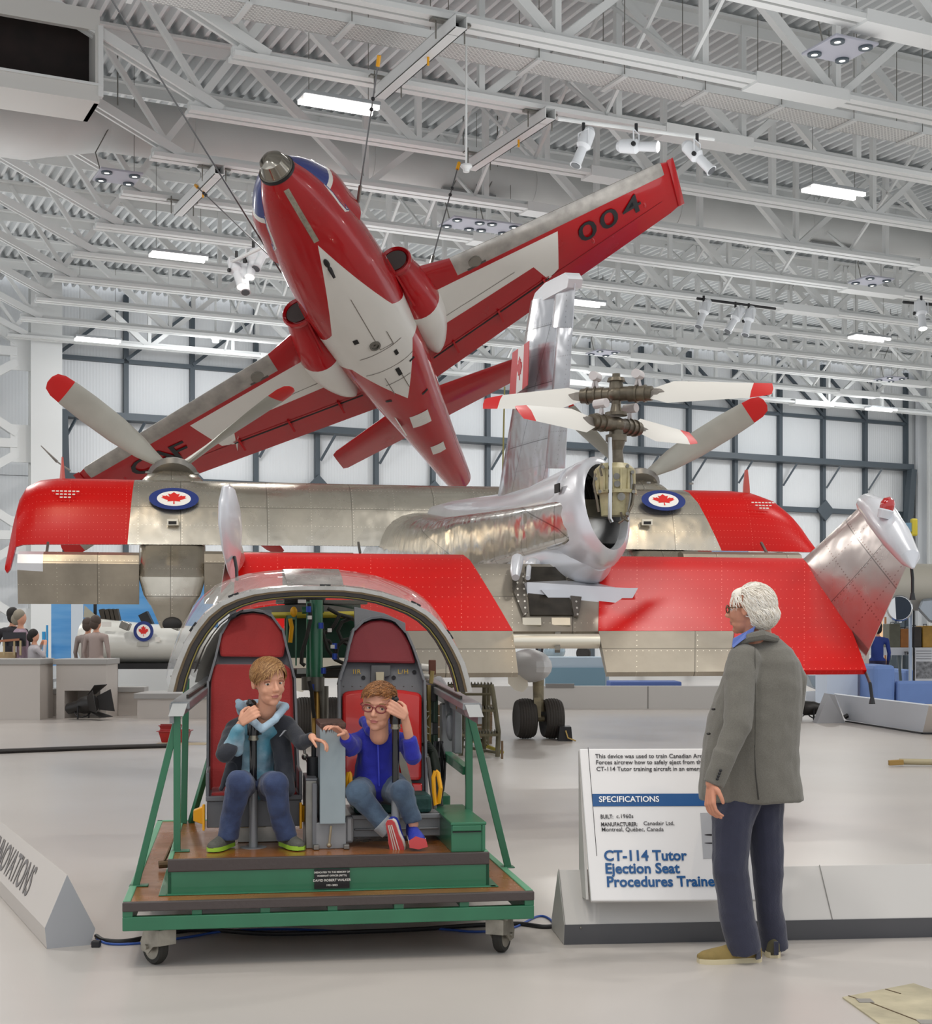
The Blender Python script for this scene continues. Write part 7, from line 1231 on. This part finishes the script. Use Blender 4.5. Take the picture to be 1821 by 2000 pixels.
# plinths at left
def plinth(name, lab, px0, px1, ytop, ybase, dep, lean=0, cut=None, m=None):
    c = G((px0+px1)/2, ybase); D = c.y; x0, x1 = P(px0, 0, D).x, P(px1, 0, D).x; zt = P(0, ytop, D).z; t = thing(name, lab, 'plinth', (c.x, D, 0)); m = m or mat('plinth_warm', '')
    o = MB()
    if cut:
        cx0, cx1, cz = P(cut[0], 0, D).x, P(cut[1], 0, D).x, P(0, cut[2], D).z
        o.box(x0, cx0, D, D+dep, 0, zt).box(cx1, x1, D, D+dep, 0, zt).box(cx0, cx1, D, D+dep, cz, zt).box(x0, x1, D+dep-.02, D+dep, 0, zt)
    else: o.box(x0, x1, D, D+dep, 0, zt)
    o.build('body', m, t, smooth=0); MB().box(x0-.05, x1+.03, D-.05, D+dep+.02, zt, zt+.1).build('cap', mat('plinth_cap', '#a2a09d', .5), t, smooth=0, bevel=.01); return t
plinth('plinth', 'tall grey plinth cut off by the left edge', -60, 78, 1298, 1406, .8); plinth('plinth', 'grey plinth with cut-out holding a stage light', 110, 207, 1298, 1403, .9, cut=(126, 196, 1349)); plinth('plinth', 'low grey bench plinth behind the two taller ones', 76, 112, 1356, 1399, .5)
plinth('plinth', 'low grey flat topped plinth left of the cart', 268, 420, 1365, 1404, 1.2); plinth('plinth', 'low grey wall between the plinths and the cart', 205, 280, 1352, 1396, .3)
t = thing('slatted_chair', 'pale grey slatted chair back between the two tall plinths', 'chair', P(90, 1238, 27.5)); LG = mat('chair_grey', '#b5b9be', .5)
for k in range(5): MB().beam(P(80+5.5*k, 1284+k, 27.5), P(78+5*k, 1325, 27.5), .03, .02).build('slat', LG, t, smooth=0)
MB().beam(P(63, 1280, 27.5), P(103, 1288, 27.5), .06, .03).build('top_rail', LG, t, smooth=0); MB().box(P(74, 0, 27).x, P(104, 0, 27).x, 27, 27.5, P(0, 1332, 27).z, P(0, 1326, 27).z).build('seat', LG, t, smooth=0)
for px in (76, 102): MB().beam(P(px, 1328, 27.4), G(px, 1392)*1, .04).build('leg', LG, t, smooth=0)
# work bench with tap
t = thing('work_bench', 'wooden work bench with clear case and small tap at far left', 'bench', P(20, 1238, 26.6)); MB().box(P(-30, 0, 26.6).x, P(30, 0, 26.6).x, 26.6, 27.2, 0, P(0, 1274, 26.6).z).build('counter', mat('bench_ply', '#b59c74', .6), t, smooth=0); MB().tube([P(30, 1274, 26.6), P(30, 1245, 26.6), P(33, 1240, 26.6), P(36, 1248, 26.6)], .02, 8).build('tap', CHROME, t); MB().box(P(5, 0, 26.5).x, P(50, 0, 26.5).x, 26.5, 26.54, P(0, 1262, 26.5).z, P(0, 1235, 26.5).z).build('screen', mat('screen_dark', '#1d1b22', .3), t, smooth=0); MB().beam(P(0, 1252, 26.4), P(38, 1249, 26.4), .05, .04).build('shelf', mat('shelf_orange', '#a3694a', .5), t, smooth=0)
for px in (8, 28, 40): MB().beam(P(px, 1251, 26.4), P(px, 1280, 26.4), .03).build('clear_post', mat('post_tan', '#b5a37a', .4), t, smooth=0)
# blue backdrop and banners
SEA = mat('sea_backdrop', '#3a8fd6', .7, var=.35, vs=1.2, col2='#7db7e6', stretch=(.3, 1, 3))
tag(MB().box(P(100, 0, 34).x, P(425, 0, 34).x, 34, 34.1, P(0, 1300, 34).z, P(0, 1082, 34).z).build('sea_backdrop', SEA, smooth=0), 'large backdrop printed with blue sea behind the pale fuselage', 'backdrop'); tag(MB().box(P(139, 0, 33.5).x, P(162, 0, 33.5).x, 33.5, 33.55, 0, 2.35).build('display_stand', mat('frame_white', '#d5dfe8', .4), smooth=0), 'white upright display frame in front of the sea backdrop', 'display frame')
tag(MB().box(P(82, 0, 33.5).x, P(88, 0, 33.5).x, 33.5, 33.55, 0, 1.55).box(P(90, 0, 33.5).x, P(93, 0, 33.5).x, 33.5, 33.55, 0, 1.7).build('blue_banner', mat('banner_blue', '#2d95cf', .5), smooth=0), 'narrow blue banner beside the child at the far left', 'banner')
tag(MB().box(P(1200, 0, 36).x, P(1600, 0, 36).x, 45, 45.1, 2.6, 4.4).build('screen_wall', mat('screen_blue', '#9db8dc', .5, var=.4, vs=1, col2='#6c94cf'), smooth=0), 'pale blue screen glimpsed between wing and tailplane', 'screen')
# pale fuselage with roundel
D = 30.5; PF = mat('pale_fuselage', '#d3d3cc', .35, coat=.2, var=.05, vs=1); t = thing('fuselage_exhibit', 'pale grey aircraft fuselage with roundel on a black base at left', 'airplane', P(250, 1238, D))
def fz(px, py): p = P(px, py, D); return p
rs = []
for px, yt, yb in ((150, 1210, 1296), (162, 1206, 1298), (185, 1208, 1299), (220, 1212, 1299), (280, 1218, 1299), (340, 1221, 1299), (420, 1226, 1299)):
    zt_, zb_ = P(0, yt, D).z, P(0, yb, D).z; x = P(px, 0, D).x; rs.append([Vector((x, D+.7-.7*math.cos(a)**1 if False else D+.75+.75*math.sin(a), (zt_+zb_)/2+(zt_-zb_)/2*math.cos(a))) for a in (2*PI*k/24 for k in range(24))])
fo = MB().loft(rs).build('hull', PF, t); M4 = basis((P(281, 0, D).x, D-.03, P(0, 1233, D).z), (1, 0, 0), (0, 0, 1)); roundel(M4, .21, t); MB().box(P(162, 0, D).x, P(450, 0, D).x, D+.1, D+1.4, P(0, 1307, D).z-.0, P(0, 1296, D).z).build('black_base', BLACK, t, smooth=0); MB().box(P(150, 0, D).x, P(165, 0, D).x, D-.1, D+1, 0, P(0, 1296, D).z).build('base_end', PF, t, smooth=0)
MB().box(P(268, 0, D).x, P(290, 0, D).x, D-.02, D+.2, P(0, 1262, D).z, P(0, 1254, D).z).build('recess', mat('recess_grey', '#a9a8a0', .5), t, smooth=0)
for px, py, w_, h_ in ((208, 1219, .2, .11), (308, 1249, .1, .1)): c = P(px, py, D-.03); MB().box(c.x-w_/2, c.x+w_/2, D-.03, D-.02, c.z-h_/2, c.z+h_/2).build('notice', JWHT, t, smooth=0)
for px in (245, 343): c = P(px, 1222, D-.1); MB().box(-.1, .1, -.1, .1, -.08, .08, T=Matrix.Translation(c) @ Matrix.Rotation(.4, 4, 'Y')).build('lamp_box', STEEL, t, smooth=0, bevel=.02)
MB().loft([[P(x, y, D+.5+k*.6) for x, y in ((165, 1182), (185, 1200), (193, 1208), (163, 1206))] for k in (0, 1)]).build('windscreen_frame', mat('brass_frame', '#a7a291', .4, .4), t, smooth=0)
for x in (199, 210, 218, 226): MB().beam(P(x, 1190, D+.8), P(x+5, 1212, D+.8), .16, .1).build('cockpit_seat', mat('cockpit_dark', '#3b342b', .7), t, smooth=0)
MB().beam(P(186, 1172, D+.8), P(186, 1210, D+.8), .06).build('strut', BLACK, t, smooth=0); MB().beam(P(280, 1198, D+.8), P(292, 1222, D+.8), .2, .2).build('seat_back', BLACK, t, smooth=0)
# blue sofas
SOF = mat('sofa_blue', '#6f8cc4', .75, var=.05, vs=3); SOFD = mat('sofa_blue_side', '#5872ad', .75)
def sofa(lab, px0, px1, px2, yt1, yt2, D, seat=True):
    t = thing('sofa', lab, 'sofa', (P(px0, 0, D).x, D, 0), 0, None); x0, x1, x2 = P(px0, 0, D).x, P(px1, 0, D).x, P(px2, 0, D).x; z1, z2 = P(0, yt1, D).z, P(0, yt2, D).z
    MB().box(x0, x1, D, D+1.6, .05, z1).build('back', SOF, t, smooth=0, bevel=.08); MB().box(x1+.02, x2, D-.05, D+.18, .05, z2).build('arm', SOF, t, smooth=0, bevel=.05); MB().box(x1+.02, x2, D+.2, D+1.5, .05, z2*.62).build('seat', SOFD, t, smooth=0, bevel=.05)
    for xx in (x0+.08, x2-.12): MB().box(xx, xx+.06, D+.1, D+.2, 0, .06).build('foot', BLACK, t, smooth=0)
sofa('nearer blue sofa behind the white barrier at right edge', 1707, 1750, 1960, 1299, 1330, 29); sofa('farther blue sofa behind the nearer one at the right edge', 1768, 1790, 1990, 1308, 1316, 34)
# white block and display case with suitcases
t = thing('display_block', 'white blocky stand with grey side beside the blue sofa', 'stand', P(1650, 1238, 30)); MB().box(P(1616, 0, 30).x, P(1676, 0, 30).x, 30, 31, 0, P(0, 1314, 30).z).build('front', mat('stand_white', '#cfdaea', .5), t, smooth=0); MB().box(P(1677, 0, 30).x, P(1688, 0, 30).x, 30, 31, 0, P(0, 1314, 30).z).build('side', mat('stand_grey', '#7f8398', .5), t, smooth=0)
tag(MB().box(P(1689, 0, 30.5).x, P(1698, 0, 30.5).x, 30.5, 30.8, 0, P(0, 1262, 30.5).z).build('column_slab', mat('slab_beige', '#c9bdb0', .5), smooth=0), 'narrow beige slab between the white stand and the sofa', 'slab')
t = thing('model_base', 'angular grey metal exhibit base behind the man at right', 'exhibit', P(1600, 1238, 32)); MB().prism([P(1578, 1318, 32), P(1616, 1318, 32), P(1616, 1348, 32), P(1606, 1349, 32), P(1588, 1341, 32)], (0, .6, 0)).build('base', mat('base_silver', '#a3afb8', .3, .4), t, smooth=0, bevel=.02); MB().box(P(1575, 0, 32).x, P(1618, 0, 32).x, 32, 32.6, 0, P(0, 1352, 32).z).build('table', BWH, t, smooth=0)
Dc = 31.5; t = thing('display_case', 'tall white framed display case with shelf at the right edge', 'display case', P(1770, 1238, Dc)); FR = mat('frame_pale_blue', '#c3d3e6', .4)
MB().box(P(1778, 0, Dc).x, P(1782, 0, Dc).x, Dc, Dc+.1, 0, P(0, 1140, Dc).z).build('front_post', FR, t, smooth=0); MB().box(P(1785, 0, Dc).x, P(1787, 0, Dc).x, Dc, Dc+.05, .3, P(0, 1148, Dc).z).build('black_post', BLACK, t, smooth=0); MB().box(P(1750, 0, Dc).x, P(1788, 0, Dc).x, Dc, Dc+.1, P(0, 1148, Dc).z, P(0, 1139, Dc).z).build('top_bar', FR, t, smooth=0)
MB().box(P(1722, 0, Dc).x, P(1900, 0, Dc).x, Dc+.3, Dc+1, P(0, 1280, Dc).z, P(0, 1265, Dc).z).build('shelf', mat('shelf_white', '#d6d8da', .5), t, smooth=0); text('TR', 'shelf_text', basis(P(1766, 1279, Dc+.28), (1, 0, 0), (0, 0, 1)), .1, TXD, t, bold=.003)
MB().box(P(1788, 0, Dc).x, P(1900, 0, Dc).x, Dc+.0, Dc+.05, P(0, 1330, Dc).z, P(0, 1266, Dc).z).build('photo_panel', mat('photo_white', '#dddddd', .5), t, smooth=0); MB().box(P(1790, 0, Dc).x, P(1900, 0, Dc).x, Dc-.01, Dc, P(0, 1325, Dc).z, P(0, 1292, Dc).z).build('old_photo', mat('photo_grey', '#8d8d8d', .5, var=.7, vs=12), t, smooth=0)
for y in (1271, 1276, 1281, 1286): MB().box(P(1790, 0, Dc).x, P(1820, 0, Dc).x, Dc-.008, Dc-.002, P(0, y+1.2, Dc).z, P(0, y, Dc).z).build('print_line', mat('print_grey', '#8a8a8a', .5), t, smooth=0)
for px in (1738, 1756): MB().beam(P(px, 1280, Dc+.5), P(px+4, 1335, Dc+.5), .05).build('leg', mat('leg_teal_grey', '#6f7d80', .5), t, smooth=0)
for px0, px1, yt, col, lab in ((1735, 1757, 1218, '#6b6a58', 'olive green suitcase, leftmost on the shelf'), (1757, 1775, 1228, '#a86a2c', 'orange brown suitcase second on the shelf'), (1779, 1798, 1224, '#3a332e', 'dark suitcase behind the white post'), (1800, 1820, 1222, '#b58a35', 'yellow tan suitcase with dark edges at right edge')):
    x0, x1, z0, z1 = P(px0, 0, Dc+.5).x, P(px1, 0, Dc+.5).x, P(0, 1265, Dc+.5).z, P(0, yt, Dc+.5).z; t = thing('suitcase', lab, 'suitcase', (x0, Dc+.5, z0), 0, 'suitcases on the shelf'); MB().box(x0, x1, Dc+.4, Dc+.9, z0, z1).build('case', mat('case_'+col[1:], col, .5, var=.15, vs=8), t, smooth=0, bevel=.02); MB().tube([((x0+x1)/2-.04, Dc+.6, z1), ((x0+x1)/2-.04, Dc+.6, z1+.03), ((x0+x1)/2+.04, Dc+.6, z1+.03), ((x0+x1)/2+.04, Dc+.6, z1)], .008, 6).build('handle', BLACK, t)
t = thing('propeller_exhibit', 'grey aircraft nose exhibit with dark round intake above the suitcases', 'exhibit', P(1770, 1238, 31)); MB().tube([P(1735, 1145, 31), P(1900, 1150, 31)], .5, 20).build('hull', mat('hull_beige', '#b5b0a3', .4), t); MB().lathe([(.24, 0), (.27, .02), (.24, .05)], P(1757, 1188, 29.5), (0, -1, 0), 24).build('mirror_ring', CHROME, t); MB().cyl(P(1757, 1188, 29.46), P(1757, 1188, 29.43), .235, n=24).build('mirror_disc', mat('mirror_dark', '#16283a', .5, 0), t); MB().loft([[P(x, y, 30+k) for x, y in ((1792, 1190), (1800, 1170), (1850, 1165), (1850, 1225), (1815, 1215))] for k in (0, .6)]).build('cowling', mat('cowl_metal', '#8f9499', .15, .9), t, smooth=0, bevel=.05)
MB().cyl(P(1757, 1205, 29.6), P(1757, 1216, 29.6), .05, n=10).build('mirror_stem', CHROME, t)
for k, px in enumerate((1721, 1730)): tag(MB().cyl(P(px, 1205, 33), Vector((P(px, 0, 33).x, 33, 0)), .045 if k == 0 else .025, n=12).build('glow_tube' if k == 0 else 'copper_pole', mat('glow_copper', (1, .62, .35), .4, emit=.6) if k == 0 else mat('copper', '#b98a66', .3, .7)), 'glowing warm vertical tube left of the suitcases' if k == 0 else 'thin copper pole just right of the glowing tube', 'lamp' if k == 0 else 'pole')
for k, (px, py, D, lab) in enumerate(((1785, 1030, 50, 'yellow and blue hoist bracket on the right end column'), )):
    c = P(px, py, D); t = thing('hoist_bracket', lab, 'bracket', c); MB().box(-.35, -.1, -.1, .1, -.15, .15, T=Matrix.Translation(c)).build('motor', mat('motor_blue', '#5f7f95', .4), t, smooth=0); MB().box(-.1, .12, -.1, .1, -.3, .3, T=Matrix.Translation(c)).build('yellow_block', mat('block_yellow', '#b5a52c', .5), t, smooth=0, bevel=.05)
tag(MB().box(P(100, 0, 34).x, P(425, 0, 34).x, 33.9, 34.3, 0, P(0, 1300, 34).z).build('floor_standin', WHITE, smooth=0), 'white block in place of pale floor under the blue sea backdrop', 'floor_standin')  # white box takes the place of pale floor below the backdrop
bpy.data.scenes.remove(LAB)
